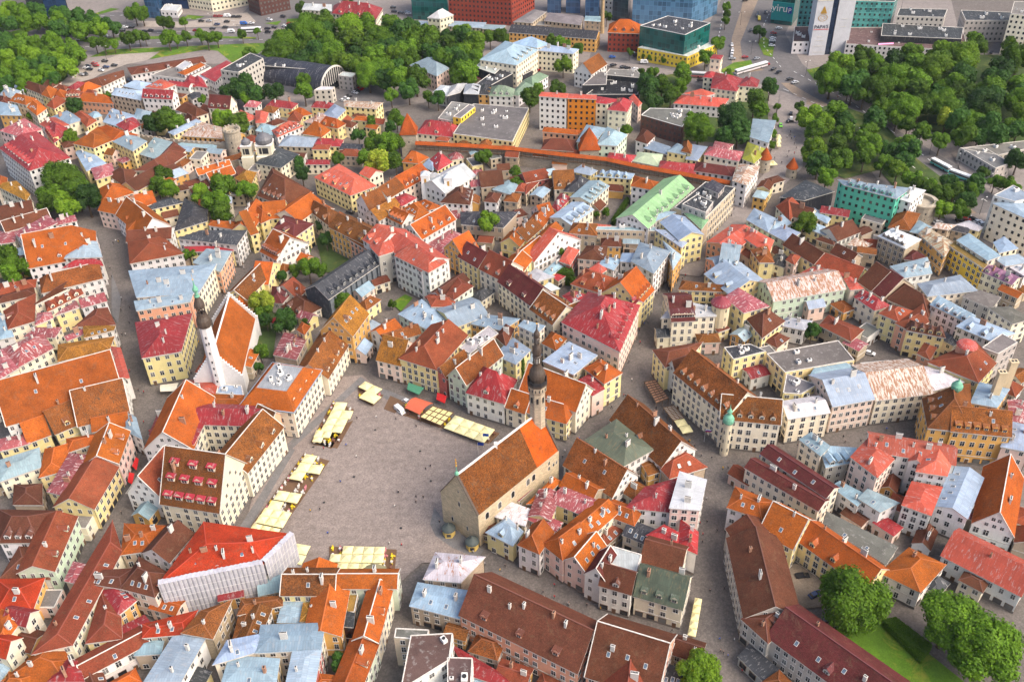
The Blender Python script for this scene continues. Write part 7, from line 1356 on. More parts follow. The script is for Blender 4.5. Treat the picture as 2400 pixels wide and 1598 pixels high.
CARS=[
(-276.4,620.8,-0.08,'W',0,'white car#2.49.2'),
(-276,623.8,-0.44,'K',0,'black car#2.49.3'),
(-273.1,628.3,-0.28,'R',0,'red car#2.49.1'),
(-270.9,624.8,-0.28,'R',0,'red car#2.49.2'),
(-267.5,632.3,-0.08,'K',0,'black car#2.49.1'),
(-263.2,621.3,-0.08,'N',0,'grey car#2.49.1'),
(-273,618.3,-0.08,'K',0,'black car#2.49.4'),
(-264.8,616.1,-0.44,'W',0,'white car#2.49.1'),
(-258.6,623.9,-0.08,'K',0,'black car#2.49.2'),
(-275.4,609.5,-0.43,'G',0,'silver car#0.26.0'),
(-272.8,610.2,-0.81,'K',0,'black car#2.49.5'),
(-283.4,680.9,-0.08,'W',1,'white van#3.49.0'),
(-299.6,676,-0.08,'W',0,'white car#1.49.0'),
(-294.9,677,-0.08,'K',0,'black car#1.49.0'),
(-274.1,698.8,-0.08,'W',0,'white car#0.49.0'),
(-269.3,698.4,-0.08,'K',0,'black car#0.49.2'),
(-273.8,692.3,-0.08,'K',0,'black car#0.49.1'),
(-253.1,690.2,-0.08,'K',0,'black car#0.49.4'),
(-257,688.7,-0.08,'K',0,'black car#0.49.3'),
(-239.8,695.9,-0.08,'K',0,'black car#3.27.2'),
(-220,687.4,-0.08,'R',0,'red car#3.27.1'),
(-208.6,690.3,-0.08,'K',0,'black car#3.27.1'),
(-193.7,683,-0.08,'W',1,'white van#0.27.0'),
(-200,692.6,-0.08,'K',0,'black car#3.27.4'),
(-220.9,707.6,-0.08,'K',0,'black car#3.27.3'),
(-215.2,707.1,-0.08,'G',0,'silver car#3.27.0'),
(-207.5,699.4,-0.08,'N',0,'grey car#3.27.0'),
(-201.5,704.7,-0.08,'K',0,'black car#3.27.5'),
(-198.6,715.2,-0.09,'K',0,'black car#3.27.6'),
(-194.9,714.9,-0.09,'K',0,'black car#3.27.7'),
(-203.8,716.8,-0.09,'W',1,'white van#3.27.0'),
(-212.4,717.6,-0.09,'R',0,'red car#3.27.2'),
(-209.5,717.3,-0.09,'R',0,'red car#3.27.3'),
(-182.6,699.6,-0.08,'W',0,'white car#0.27.0'),
(-188,698.9,-0.08,'B',1,'blue van#0.27.0'),
(-236.4,597.4,-0.67,'R',0,'red car#2.49.3'),
(-232.1,597.1,-0.67,'K',0,'black car#1.27.0'),
(-240.1,595.9,-0.67,'N',0,'grey car#2.49.2'),
(-170.6,706.3,-0.51,'W',0,'white car#3.14.2'),
(-161.8,712.7,-0.51,'K',0,'black car#3.14.4'),
(-154.2,696.1,-0.08,'R',0,'red car#3.14.0'),
(-157,691.7,-0.50,'W',0,'white car#3.14.1'),
(-164,689.5,-0.50,'K',0,'black car#3.14.1'),
(-168.6,687,-0.08,'K',0,'black car#3.14.3'),
(-167,680.1,-0.08,'K',0,'black car#3.14.2'),
(-92.2,566.2,-0.61,'W',0,'white car#0.14.3'),
(-91.2,568.9,-0.61,'K',0,'black car#2.28.0'),
(-90.1,571.2,-0.61,'R',0,'red car#2.28.2'),
(-89.3,572.8,-0.61,'R',0,'red car#2.28.1'),
(-95.3,561.1,-0.60,'K',0,'black car#0.14.0'),
(-96.6,557.9,-0.60,'W',0,'white car#0.14.2'),
(-98.2,554.7,-0.60,'W',0,'white car#0.14.1'),
(-68.4,533.9,-0.07,'K',0,'black car#1.22.2'),
(-67.6,531.6,-0.07,'K',0,'black car#1.22.1'),
(-73.4,518.3,-0.07,'W',0,'white car#1.22.1'),
(-81.8,518.3,-0.07,'W',0,'white car#1.22.2'),
(-90.8,519.5,-0.07,'K',0,'black car#1.22.4'),
(-77.8,509.6,-0.70,'K',0,'black car#1.22.3'),
(-76.8,511.7,-0.70,'N',0,'grey car#1.22.0'),
(-75.7,513.8,-0.70,'R',0,'red car#1.22.0'),
(-81.7,725.8,-0.09,'K',0,'black car#3.28.3'),
(-75.1,712.9,-0.09,'K',0,'black car#3.28.2'),
(-70.3,714.2,-0.09,'G',0,'silver car#3.28.0'),
(-69.3,710.7,-0.09,'W',0,'white car#3.28.0'),
(-80.2,716.5,-0.09,'K',0,'black car#3.28.1'),
(21,594.4,-0.08,'R',0,'red car#3.15.0'),
(70.9,613.2,-0.08,'B',0,'blue car#3.16.0'),
(70.2,599,0.36,'K',0,'black car#3.16.3'),
(76.1,595.4,0.36,'K',0,'black car#3.16.1'),
(78.6,593.3,0.36,'K',0,'black car#3.16.2'),
(83.3,591.5,0.35,'W',0,'white car#0.16.0'),
(86.8,614.9,-0.08,'K',0,'black car#3.16.4'),
(84.5,619.9,-0.08,'W',0,'white car#3.16.0'),
(90.5,602.1,-0.08,'W',1,'white van#0.16.0'),
(129.6,594.4,1.19,'K',0,'black car#0.12.0'),
(121.1,569.9,-0.07,'K',0,'black car#2.12.0'),
(152.4,628.5,-1.71,'W',0,'white car#1.30.2'),
(151,619.6,-1.71,'W',0,'white car#1.30.1'),
(149.7,614.8,-1.70,'W',0,'white car#1.30.3'),
(148.4,610,-1.70,'G',0,'silver car#1.30.1'),
(147.9,604.3,-0.08,'G',0,'silver car#1.30.2'),
(156.5,606.5,-0.08,'R',0,'red car#1.30.0'),
(163.5,603.1,0.35,'G',0,'silver car#2.30.0'),
(170.9,655.3,-1.72,'K',0,'black car#3.30.1'),
(181.5,684.8,-1.73,'K',0,'black car#3.30.2'),
(182.9,689.4,-1.73,'K',0,'black car#3.30.3'),
(189.2,691.2,-1.74,'K',0,'black car#3.30.4'),
(181.5,677.9,-1.73,'Y',1,'yellow van#3.30.0'),
(167.6,593.4,-0.08,'R',0,'red car#2.30.0'),
(180.1,718.8,-0.09,'K',0,'black car#3.30.5'),
(65.7,667.4,-0.08,'N',0,'grey car#3.16.0'),
(170,584.9,0.82,'K',0,'black car#2.30.1'),
(172.1,579.7,0.81,'K',0,'black car#2.30.2'),
(176.1,567.9,0.33,'K',0,'black car#2.30.3'),
(178.1,562.6,0.33,'W',0,'white car#2.30.0'),
(164.2,517.4,1.26,'K',0,'black car#0.53.2'),
(162.7,510.8,1.26,'W',0,'white car#0.53.0'),
(161,506.9,0.31,'K',0,'black car#0.53.1'),
(154.5,501.9,-1.73,'L',0,'lime green car#0.53.0'),
(184.8,648.4,-0.08,'R',0,'red car#0.30.0'),
(183.7,643.6,-0.08,'K',0,'black car#0.30.2'),
(182.3,639.1,-0.08,'W',0,'white car#0.30.3'),
(180.8,634.4,-0.08,'W',0,'white car#0.30.2'),
(179.4,630,-0.08,'K',0,'black car#0.30.1'),
(178.4,625.4,-0.08,'W',0,'white car#0.30.1'),
(314.5,601.8,1.00,'K',0,'black car#0.29.0'),
(190.9,658,-0.08,'W',0,'white car#0.30.4'),
(259.8,671.2,-0.09,'W',0,'white car#0.13.0'),
(212.9,392.8,-0.44,'K',0,'black car#1.41.2'),
(216.2,393.5,-0.44,'R',0,'red car#1.41.0'),
(219.3,393.5,-0.44,'K',0,'black car#1.41.1'),
(202.1,391.4,0.25,'W',0,'white car#1.41.0'),
(220.8,390.9,0.25,'W',0,'white car#3.41.2'),
(222,388.8,0.25,'W',0,'white car#3.41.1'),
(-77.6,417.4,-0.38,'K',0,'black car#0.32.0'),
(139.6,294.6,-0.51,'W',0,'white car#0.11.0'),
(146.9,286.4,-0.19,'K',0,'black car#1.21.0'),
(135.2,296.2,0.75,'K',0,'black car#2.11.0'),
(85.6,187.5,0.07,'K',0,'black car#3.43.2'),
(87.7,180.5,0.44,'N',0,'grey car#3.43.0'),
(79.5,179,0.81,'K',0,'black car#1.43.0'),
(89,171.9,0.50,'K',0,'black car#3.43.1'),
(-42.1,268.5,-0.88,'W',1,'white van#0.24.0'),
(-39.7,273.3,-0.72,'W',0,'white car#1.51.0'),
(93.7,277.6,0.21,'K',0,'black car#3.9.0'),
]
PEOPLE=[
(-30.9,237.5,5.4,'K','person in dark clothes walking#1.0.3'),
(-33.3,222.1,0.1,'K','person in dark clothes walking#1.0.6'),
(-40.2,220.7,4.1,'W','person in white clothes walking#2.24.3'),
(-25.1,213.2,2.9,'K','person in dark clothes walking#1.0.2'),
(-24,209,0.3,'R','person in red clothes walking#1.0.0'),
(-14,200.3,2.4,'W','person in white clothes walking#2.0.2'),
(-35.5,259.4,5.8,'K','person in dark clothes walking#0.24.2'),
(-43.2,263.8,1.4,'K','person in dark clothes walking#0.24.1'),
(-67.9,219.7,5.6,'Y','person in yellow clothes walking#2.24.0'),
(-60.8,209.8,3.7,'B','person in blue clothes walking#3.54.0'),
(7.1,184.2,4.7,'K','person in dark clothes walking#1.42.3'),
(10.4,182.3,2.4,'R','person in red clothes walking#1.42.2'),
(14.4,179.4,5.5,'W','person in white clothes walking#1.42.1'),
(19.8,178.8,2.8,'K','person in dark clothes walking#1.42.1'),
(58.6,204.9,1.3,'R','person in red clothes walking#2.52.0'),
(57.9,201.8,4.1,'K','person in dark clothes walking#2.52.0'),
(56,161.9,4.0,'K','person in dark clothes walking#0.20.1'),
(56.7,161.4,2.7,'K','person in dark clothes walking#0.20.2'),
(57.8,160.5,1.5,'B','person in blue clothes walking#0.20.1'),
(-181.4,371.3,3.9,'K','person in dark clothes walking#1.35.3'),
(-178.5,364.4,1.2,'K','person in dark clothes walking#1.35.4'),
(-163,339.5,4.8,'K','person in dark clothes walking#3.25.0'),
(-186.5,395.8,0.9,'W','person in white clothes walking#1.35.0'),
(-185.2,395.8,4.7,'K','person in dark clothes walking#1.35.1'),
(-160.3,320,3.0,'K','person in dark clothes walking#1.25.2'),
(-143.3,284.4,3.8,'K','person in dark clothes walking#2.25.0'),
(-141,283.4,5.5,'R','person in red clothes walking#2.25.0'),
(-57.5,264.8,2.5,'K','person in dark clothes walking#3.24.0'),
(-50.5,265.1,3.7,'W','person in white clothes walking#0.24.0'),
(107,402.7,3.8,'K','person in dark clothes walking#0.8.2'),
(102.4,389.7,5.5,'K','person in dark clothes walking#0.8.3'),
(126.4,415.5,6.1,'K','person in dark clothes walking#2.53.3'),
(69.9,343.8,6.1,'K','person in dark clothes walking#1.40.1'),
(68,342.2,5.6,'K','person in dark clothes walking#1.40.2'),
(56,318.5,4.1,'K','person in dark clothes walking#0.18.2'),
(85,364.9,3.7,'R','person in red clothes walking#3.40.2'),
(123.5,426.8,0.7,'K','person in dark clothes walking#2.53.2'),
(51.2,305.5,2.3,'R','person in red clothes walking#0.18.1'),
(62.8,245.1,1.3,'K','person in dark clothes walking#1.9.1'),
(41.1,273.4,1.5,'R','person in red clothes walking#3.19.0'),
(41.7,273,2.9,'K','person in dark clothes walking#3.19.4'),
(156.4,488.6,2.4,'K','person in dark clothes walking#0.53.2'),
(156.2,484.5,0.5,'K','person in dark clothes walking#0.53.4'),
(158.1,485.7,2.2,'B','person in blue clothes walking#0.53.0'),
(158.6,484.3,4.1,'K','person in dark clothes walking#0.53.9'),
(154.4,486.6,4.0,'W','person in white clothes walking#0.53.1'),
(156,477.7,5.3,'K','person in dark clothes walking#0.53.8'),
(156,473,3.9,'K','person in dark clothes walking#0.53.10'),
(150.9,468.8,2.5,'K','person in dark clothes walking#0.53.6'),
(148.6,463.1,4.0,'K','person in dark clothes walking#0.53.7'),
(153.3,466.7,6.0,'R','person in red clothes walking#0.53.0'),
(144.1,456.4,3.0,'K','person in dark clothes walking#0.53.5'),
(141.6,461.6,2.6,'K','person in dark clothes walking#0.53.1'),
(157.7,492.7,5.8,'K','person in dark clothes walking#0.53.3'),
(197.7,529.2,4.8,'K','person in dark clothes walking#1.29.2'),
(199.8,526.7,3.1,'K','person in dark clothes walking#1.29.1'),
(197,538,2.3,'R','person in red clothes walking#1.29.0'),
(44.8,268.1,0.5,'K','person in dark clothes walking#3.19.2'),
(45.4,268.7,2.9,'K','person in dark clothes walking#3.19.3'),
(53.9,255.1,0.6,'R','person in red clothes walking#0.19.2'),
(47.2,259.5,3.0,'R','person in red clothes walking#0.19.1'),
(67.6,238.8,6.2,'K','person in dark clothes walking#2.9.1'),
(60.9,247.2,2.1,'K','person in dark clothes walking#1.9.2'),
(-196.7,412.6,3.7,'K','person in dark clothes walking#0.36.0'),
(-212.6,436.6,4.4,'B','person in blue clothes walking#0.36.0'),
(-185,394.8,5.5,'Y','person in yellow clothes walking#1.35.0'),
(-187,393.7,1.0,'K','person in dark clothes walking#1.35.2'),
(-168.8,347,6.0,'W','person in white clothes walking#3.25.0'),
(-166.3,338.1,2.2,'K','person in dark clothes walking#1.25.4'),
(-159.7,328.1,5.7,'K','person in dark clothes walking#1.25.1'),
(-158.9,320.3,2.2,'W','person in white clothes walking#1.25.0'),
(-149.9,295.9,1.1,'R','person in red clothes walking#1.25.0'),
(-150.5,295.3,1.3,'K','person in dark clothes walking#1.25.3'),
(-136,266.1,2.1,'R','person in red clothes walking#3.6.2'),
(-132.3,260.8,3.5,'R','person in red clothes walking#3.6.1'),
(-134.3,254.7,0.2,'K','person in dark clothes walking#1.6.3'),
(-126.6,232.7,5.1,'K','person in dark clothes walking#1.6.2'),
(-127.2,239.5,1.2,'K','person in dark clothes walking#1.6.1'),
(-130.4,221.1,4.7,'K','person in dark clothes walking#1.6.4'),
(-123.4,294,1.3,'B','person in blue clothes walking#1.1.0'),
(-127.1,313.3,1.1,'Y','person in yellow clothes walking#0.25.0'),
(-125.4,294,3.8,'K','person in dark clothes walking#1.1.0'),
(-124.6,329.1,0.7,'K','person in dark clothes walking#0.25.0'),
(-123.5,338.1,4.6,'K','person in dark clothes walking#3.1.0'),
(-120.6,370.1,2.9,'W','person in white clothes walking#0.35.1'),
(-124.9,346.4,4.6,'K','person in dark clothes walking#0.35.0'),
(-120.1,368.5,5.2,'W','person in white clothes walking#0.35.2'),
(139.5,467.5,3.2,'Y','person in yellow clothes walking#0.53.0'),
(129.2,452.7,2.4,'K','person in dark clothes walking#2.53.1'),
(134.1,464.7,5.7,'W','person in white clothes walking#2.53.1'),
(109.5,409,4.0,'K','person in dark clothes walking#0.8.4'),
(121.4,435.2,3.2,'W','person in white clothes walking#2.53.2'),
(112.4,412.4,4.1,'W','person in white clothes walking#0.8.0'),
(97.8,390,5.3,'Y','person in yellow clothes walking#0.8.0'),
(91.3,383.3,5.9,'K','person in dark clothes walking#0.8.1'),
(84.9,366.9,4.2,'W','person in white clothes walking#3.40.0'),
(75,349.5,1.7,'K','person in dark clothes walking#3.40.0'),
(76.7,352,4.9,'R','person in red clothes walking#3.40.1'),
(67.5,339.3,5.1,'W','person in white clothes walking#1.40.0'),
(52,314,1.5,'R','person in red clothes walking#0.18.2'),
(54.4,317.9,1.6,'B','person in blue clothes walking#0.18.0'),
(45.1,282.2,3.1,'W','person in white clothes walking#2.18.0'),
(45.3,293.3,4.9,'K','person in dark clothes walking#0.18.1'),
(52.1,265.5,0.1,'K','person in dark clothes walking#0.19.0'),
(49.4,257.7,5.5,'B','person in blue clothes walking#0.19.0'),
(61.4,247.6,2.2,'Y','person in yellow clothes walking#1.9.0'),
(64.9,234.4,5.4,'K','person in dark clothes walking#2.9.4'),
(64.2,240.2,4.6,'K','person in dark clothes walking#2.9.2'),
(62.4,220,6.1,'W','person in white clothes walking#0.52.0'),
(70.5,233.8,2.2,'Y','person in yellow clothes walking#2.9.0'),
(58.5,209.6,4.6,'R','person in red clothes walking#0.52.0'),
(60.8,209.9,2.1,'K','person in dark clothes walking#0.52.1'),
(63.3,206.1,5.2,'K','person in dark clothes walking#0.52.2'),
(56.8,182.7,3.0,'K','person in dark clothes walking#0.42.1'),
(61.2,183.5,1.4,'K','person in dark clothes walking#0.42.2'),
(56.5,165.9,0.4,'B','person in blue clothes walking#0.20.2'),
(60.7,155.5,5.1,'R','person in red clothes walking#0.20.0'),
(60.6,165.6,4.3,'W','person in white clothes walking#0.20.0'),
(35.9,266.9,1.2,'K','person in dark clothes walking#3.19.1'),
(41.7,270.4,3.1,'W','person in white clothes walking#3.19.0'),
(19,251.1,5.1,'W','person in white clothes walking#1.19.1'),
(22.8,250.6,4.1,'B','person in blue clothes walking#1.19.0'),
(17.3,244.4,3.2,'W','person in white clothes walking#1.19.2'),
(16.3,241.4,5.2,'K','person in dark clothes walking#1.19.0'),
(72.2,233.8,4.8,'K','person in dark clothes walking#2.9.3'),
(98.4,243.8,2.3,'K','person in dark clothes walking#0.9.0'),
(89.2,240.7,6.2,'W','person in white clothes walking#0.9.1'),
(84.2,238.7,5.3,'B','person in blue clothes walking#0.9.0'),
(91.3,241.6,4.7,'W','person in white clothes walking#0.9.2'),
(115.5,247.5,5.8,'K','person in dark clothes walking#1.10.2'),
(120.9,245,3.2,'K','person in dark clothes walking#3.10.0'),
(115.4,245,4.1,'K','person in dark clothes walking#1.10.1'),
(124.7,249.1,4.3,'Y','person in yellow clothes walking#3.10.0'),
(131.8,250.9,2.8,'B','person in blue clothes walking#3.10.0'),
(140.7,268.9,0.9,'W','person in white clothes walking#1.21.0'),
(140,276.7,2.3,'B','person in blue clothes walking#1.21.0'),
(-5.7,192.8,1.1,'Y','person in yellow clothes walking#2.0.0'),
(-10.4,195.5,1.4,'W','person in white clothes walking#2.0.3'),
(-4.1,194.2,6.0,'K','person in dark clothes walking#2.0.0'),
(-15.3,201.6,2.0,'W','person in white clothes walking#2.0.1'),
(23.7,177.6,1.9,'Y','person in yellow clothes walking#2.42.0'),
(7.4,182.1,5.4,'W','person in white clothes walking#1.42.2'),
(14.5,179.6,3.2,'K','person in dark clothes walking#1.42.2'),
(10.6,186.6,5.7,'R','person in red clothes walking#1.42.1'),
(28.7,170.4,5.9,'W','person in white clothes walking#2.42.0'),
(28.3,171.9,6.2,'K','person in dark clothes walking#2.42.3'),
(29.7,172.5,1.4,'K','person in dark clothes walking#2.42.1'),
(31.4,171.3,1.7,'K','person in dark clothes walking#2.42.2'),
(43.5,169.3,1.2,'K','person in dark clothes walking#3.20.0'),
(51.1,174.6,1.0,'B','person in blue clothes walking#3.20.0'),
(-67.6,249.3,2.2,'R','person in red clothes walking#1.24.0'),
(-59.6,232.6,5.5,'B','person in blue clothes walking#2.24.2'),
(-59.8,250.6,0.6,'B','person in blue clothes walking#2.24.1'),
(-68.7,237.5,1.5,'K','person in dark clothes walking#2.24.1'),
(-64.8,220.3,2.1,'K','person in dark clothes walking#2.24.3'),
(-55.6,244.6,6.2,'W','person in white clothes walking#2.24.1'),
(-64.5,253.6,5.8,'K','person in dark clothes walking#1.24.0'),
(-36.7,204,4.3,'R','person in red clothes walking#3.54.0'),
(-31,224.3,3.1,'K','person in dark clothes walking#1.0.4'),
(-33.4,224.5,0.1,'K','person in dark clothes walking#1.0.5'),
(-40.7,204.9,2.3,'W','person in white clothes walking#3.54.0'),
(-29.3,238.8,0.3,'K','person in dark clothes walking#1.0.1'),
(-39.4,226.9,4.0,'K','person in dark clothes walking#2.24.2'),
(-39.5,227.2,5.8,'W','person in white clothes walking#2.24.2'),
(159.6,505.5,3.9,'W','person in white clothes walking#0.53.2'),
]
PARASOLS=[
(-55.77,281.04,-0.60,4.3,4.0,'pale yellow square parasol#3.24.2'),
(-52.24,278.64,-0.60,4.3,4.0,'pale yellow square parasol#3.24.2'),
(-53.51,274.44,-0.58,7.4,4.7,'pale yellow square parasol#3.24.1'),
(-64.14,269.88,-0.14,4.5,4.2,'pale yellow square parasol#1.24.3'),
(-65.24,265.72,-0.17,4.1,4.5,'pale yellow square parasol#1.24.1'),
(-61.22,265.04,-0.17,4.1,4.5,'pale yellow square parasol#1.24.1'),
(-66.27,261.76,-0.19,3.8,3.7,'pale yellow square parasol#1.24.2'),
(-67.20,258.18,-0.21,3.9,3.7,'pale yellow square parasol#1.24.2'),
(-62.53,261.04,-0.19,3.8,3.8,'pale yellow square parasol#1.24.2'),
(-63.35,257.35,-0.21,3.9,3.8,'pale yellow square parasol#1.24.2'),
(-69.87,255.12,-0.14,3.0,3.8,'pale yellow square parasol#1.24.4'),
(-66.90,254.71,-0.14,3.0,3.6,'pale yellow square parasol#1.24.4'),
(-69.84,252.07,-0.16,3.5,2.5,'pale yellow square parasol#1.24.5'),
(-71.39,242.39,-0.28,4.4,4.1,'pale yellow square parasol#1.24.6'),
(-72.60,238.30,-0.24,4.4,4.2,'pale yellow square parasol#1.24.7'),
(-68.34,237.27,-0.24,4.4,4.2,'pale yellow square parasol#1.24.7'),
(-74.11,234.47,-0.29,4.6,4.2,'pale yellow square parasol#1.24.8'),
(-77.81,225.17,-0.26,4.2,4.3,'pale yellow square parasol#0.6.2'),
(-73.70,224.08,-0.26,4.2,4.4,'pale yellow square parasol#0.6.2'),
(-79.24,220.91,-0.25,4.5,4.0,'pale yellow square parasol#0.6.1'),
(-81.43,218.04,-0.28,3.2,3.4,'pale yellow square parasol#0.5.2'),
(-82.48,214.85,-0.29,3.3,3.4,'pale yellow square parasol#0.5.2'),
(-78.35,217.18,-0.28,3.2,3.4,'pale yellow square parasol#0.5.2'),
(-79.35,213.92,-0.29,3.3,3.4,'pale yellow square parasol#0.5.2'),
(-75.28,216.31,-0.28,3.2,3.5,'pale yellow square parasol#0.5.2'),
(-76.23,212.98,-0.29,3.3,3.5,'pale yellow square parasol#0.5.2'),
(-83.72,211.76,-0.29,3.2,2.5,'pale yellow square parasol#0.5.1'),
(-80.68,210.86,-0.29,3.2,2.4,'pale yellow square parasol#0.5.1'),
(-77.63,209.95,-0.29,3.2,2.4,'pale yellow square parasol#0.5.1'),
(-68.03,202.04,-0.24,5.4,3.8,'pale yellow square parasol#0.5.3'),
(-68.76,198.15,-0.28,5.3,3.8,'pale yellow square parasol#3.38.0'),
(-53.11,201.09,-0.06,3.3,3.2,'pale yellow square parasol#3.54.3'),
(-49.80,200.90,-0.06,3.3,3.1,'pale yellow square parasol#3.54.3'),
(-46.50,200.71,-0.06,3.3,3.1,'pale yellow square parasol#3.54.3'),
(-43.19,200.51,-0.06,3.3,3.1,'pale yellow square parasol#3.54.3'),
(-56.67,198.01,-0.06,3.4,3.2,'pale yellow square parasol#3.54.2'),
(-53.32,197.81,-0.06,3.4,3.3,'pale yellow square parasol#3.54.2'),
(-49.96,197.62,-0.06,3.4,3.3,'pale yellow square parasol#3.54.2'),
(-46.61,197.42,-0.06,3.4,3.3,'pale yellow square parasol#3.54.2'),
(-43.25,197.23,-0.06,3.4,3.3,'pale yellow square parasol#3.54.2'),
(-54.05,194.41,-0.05,3.5,3.3,'pale yellow square parasol#3.54.1'),
(-50.59,194.23,-0.05,3.5,3.2,'pale yellow square parasol#3.54.1'),
(-47.13,194.05,-0.05,3.5,3.1,'pale yellow square parasol#3.54.1'),
(-43.68,193.87,-0.05,3.5,3.0,'pale yellow square parasol#3.54.1'),
(-20.58,260.26,-0.52,4.2,3.9,'pale yellow square parasol#2.51.0'),
(-22.61,256.96,-0.53,4.2,3.9,'pale yellow square parasol#2.51.0'),
(-16.96,258.18,-0.52,4.2,3.9,'pale yellow square parasol#2.51.0'),
(-18.96,254.84,-0.53,4.2,3.9,'pale yellow square parasol#2.51.0'),
(-13.34,256.11,-0.52,4.2,3.9,'pale yellow square parasol#2.51.0'),
(-15.31,252.72,-0.53,4.2,3.9,'pale yellow square parasol#2.51.0'),
(-9.72,254.03,-0.52,4.2,3.9,'pale yellow square parasol#2.51.0'),
(-11.66,250.60,-0.53,4.2,3.9,'pale yellow square parasol#2.51.0'),
(52.19,177.61,-0.31,2.2,2.7,'pale yellow square parasol#3.20.0'),
(51.34,175.01,-0.31,2.3,2.7,'pale yellow square parasol#3.20.0'),
(50.49,172.42,-0.32,2.3,2.7,'pale yellow square parasol#3.20.0'),
(49.65,169.83,-0.32,2.4,2.7,'pale yellow square parasol#3.20.0'),
(48.80,167.23,-0.33,2.4,2.7,'pale yellow square parasol#3.20.0'),
(59.51,255.44,0.25,4.0,3.7,'pale yellow square parasol#1.9.0'),
(60.74,251.94,0.24,4.1,3.7,'pale yellow square parasol#1.9.0'),
(149.16,484.81,-0.07,2.4,5.0,'pale yellow square parasol#0.53.0'),
(147.90,479.93,-0.07,2.3,5.0,'pale yellow square parasol#0.53.0'),
(146.63,475.05,-0.07,2.3,5.0,'pale yellow square parasol#0.53.0'),
(136.87,453.62,0.21,2.3,5.2,'pale yellow square parasol#2.53.0'),
(139.11,454.10,0.21,2.3,5.3,'pale yellow square parasol#2.53.0'),
]
CANOPIES=[
(-29.7,267.8,-22,263.8,-26.4,257,-34.1,262,'pergola','timber pergola with yellow square panels#2.51.0'),
(-36.4,273,-29.6,269.3,-34.2,263.2,-40,267.3,'tent','orange-red arched terrace tent#2.51.0'),
(49.3,278.1,53.6,279.2,56.9,268.3,52.1,265.8,'slat','brown slatted terrace canopy#3.19.0'),
(54.3,263,58.3,264.3,60.7,257.4,56.7,256.2,'grey','grey slatted terrace canopy#1.9.0'),
(-134.6,284.8,-127.8,285.8,-127.4,280.9,-133.5,280.9,'cream','cream awning tent#2.25.0'),
(-131.9,244.7,-130.5,243.5,-130.3,239.3,-132.5,241.5,'red','red shop awning#1.6.1'),
(-132,237.2,-129.9,236.6,-129.8,232.5,-131.8,234.1,'red','red shop awning#1.6.2'),
(-39.6,281.1,-33.4,277.6,-35.3,275.1,-40,278.5,'green','green shop awning#1.51.0'),
(-28.4,274.8,-24.7,272.5,-25.4,270,-28.7,272.3,'red','red shop awning#2.51.0'),
(-48.3,192.3,-47.2,194.1,-40.5,193.9,-40,191.8,'olive','olive green peaked market tent#3.54.0'),
]
DECKS=[
(-59.5,284,-48.9,277.7,-52.5,271.6,-58.2,276.2),
(-67.9,274.8,-59.2,270.1,-64.9,249.3,-72.8,253),
(-72.4,255.7,-58.9,263.9,-62.8,249.4,-71.8,251.7),
(-74.2,247.4,-64.8,243.2,-76.4,211.7,-86.4,213.9),
(-59.7,204.5,-38.1,202.4,-38.1,193.8,-58,194.5),
(-40.7,272.6,-5.5,255,-9.4,249.5,-41.9,266.6),
(-46.4,277.3,-40.3,273.2,-43.9,267.3,-48.2,269.9),
]
# ---------------------------------------------------------------- ground
gm=MB();gm.face([(-1500,-300,-.02),(1500,-300,-.02),(1500,3000,-.02),(-1500,3000,-.02)]);struct(gm.build('ground',[M['cobble']],uv=False))
ZL=[0]
def sheet(name,poly,m):
 ZL[0]+=1;b=MB();z=ZL[0]*.012
 b.face([(x,y,z)for x,y in poly]);
 o=b.build(name,[m],uv=False);struct(o);return o
a_=[(-396.5,775.4),(381.7,705.4),(215.3,329),(189.1,410.9),(187.4,482.5),(159,530.1),(110.7,572.5),(60.5,604.7),(-8.7,625.3),(-32.1,556.3),(-77.3,540.6),(-122.5,537.6),(-175.8,623),(-251.2,628.8),(-299,575.4),(-318.3,583.5)]
a_[0:2]=[(-900,2600),(900,2600)]
sheet('city_paving',a_,M['pale'])
sheet('road',[(-900,720)]+[(-364.6,697.2),(-325.4,717.6),(-234.2,695.3),(-146.8,689.7),(-121.2,730.6),(-114,781.8),(-167.8,821),(-190.6,756.9),(-195.6,717.8),(-283.2,735),(-323.1,738.4),(-371.5,714.1)],M['asphalt'])
sheet('road',[(-356.6,677.4),(-289.9,705.4),(-231.8,686.2),(-164.2,684.1),(-141.4,694.7),(-133.2,680.6),(-142.1,660),(-183.2,658.4),(-260.5,659.6),(-290.3,651.4),(-295.2,632.2),(-304,632.9),(-303.1,663),(-349.5,660.2)],M['asphalt'])
sheet('road',[(55.6,612.6),(87.7,601.2),(122.9,581.9),(152.5,569.4),(170.7,546.9),(189.2,513.1),(201,473.7),(212.1,422.6),(219.3,392.7),(223.8,348.2),(235.4,298.4),(267,359.8),(242.9,391.4),(235.4,444.1),(225.7,472),(212.2,508.6),(199.6,549.3),(190.7,594.7),(193.1,649.3),(223,719.7),(252.2,780.5),(175.7,787.9),(163.7,725),(144.3,670.6),(134.1,629.7),(86.9,641.5),(60.3,635.6)],M['asphalt'])
sheet('road',[(299.1,579.2),(325.1,622.2),(342.7,653.8),(358.3,652.5),(344.3,620.7),(326.4,598.9),(301.3,565.1)],M['asphalt'])
sheet('tram_bed',[(192.1,764),(205.8,762.8),(177.5,685.7),(159.6,635.6),(154.6,604.9),(164.1,585.9),(149.8,582),(146.3,598.1),(155.5,644.1),(171.9,695.4)],M['tan'])
sheet('tram_bed',[(169.8,564.7),(175,564.3),(186.1,537.5),(198.8,512.4),(210,473.1),(219.6,419.9),(232.2,367.1),(229.8,361.8),(216.5,420.1),(206,468.2),(192.7,504.2),(175.4,535.1)],M['tan'])
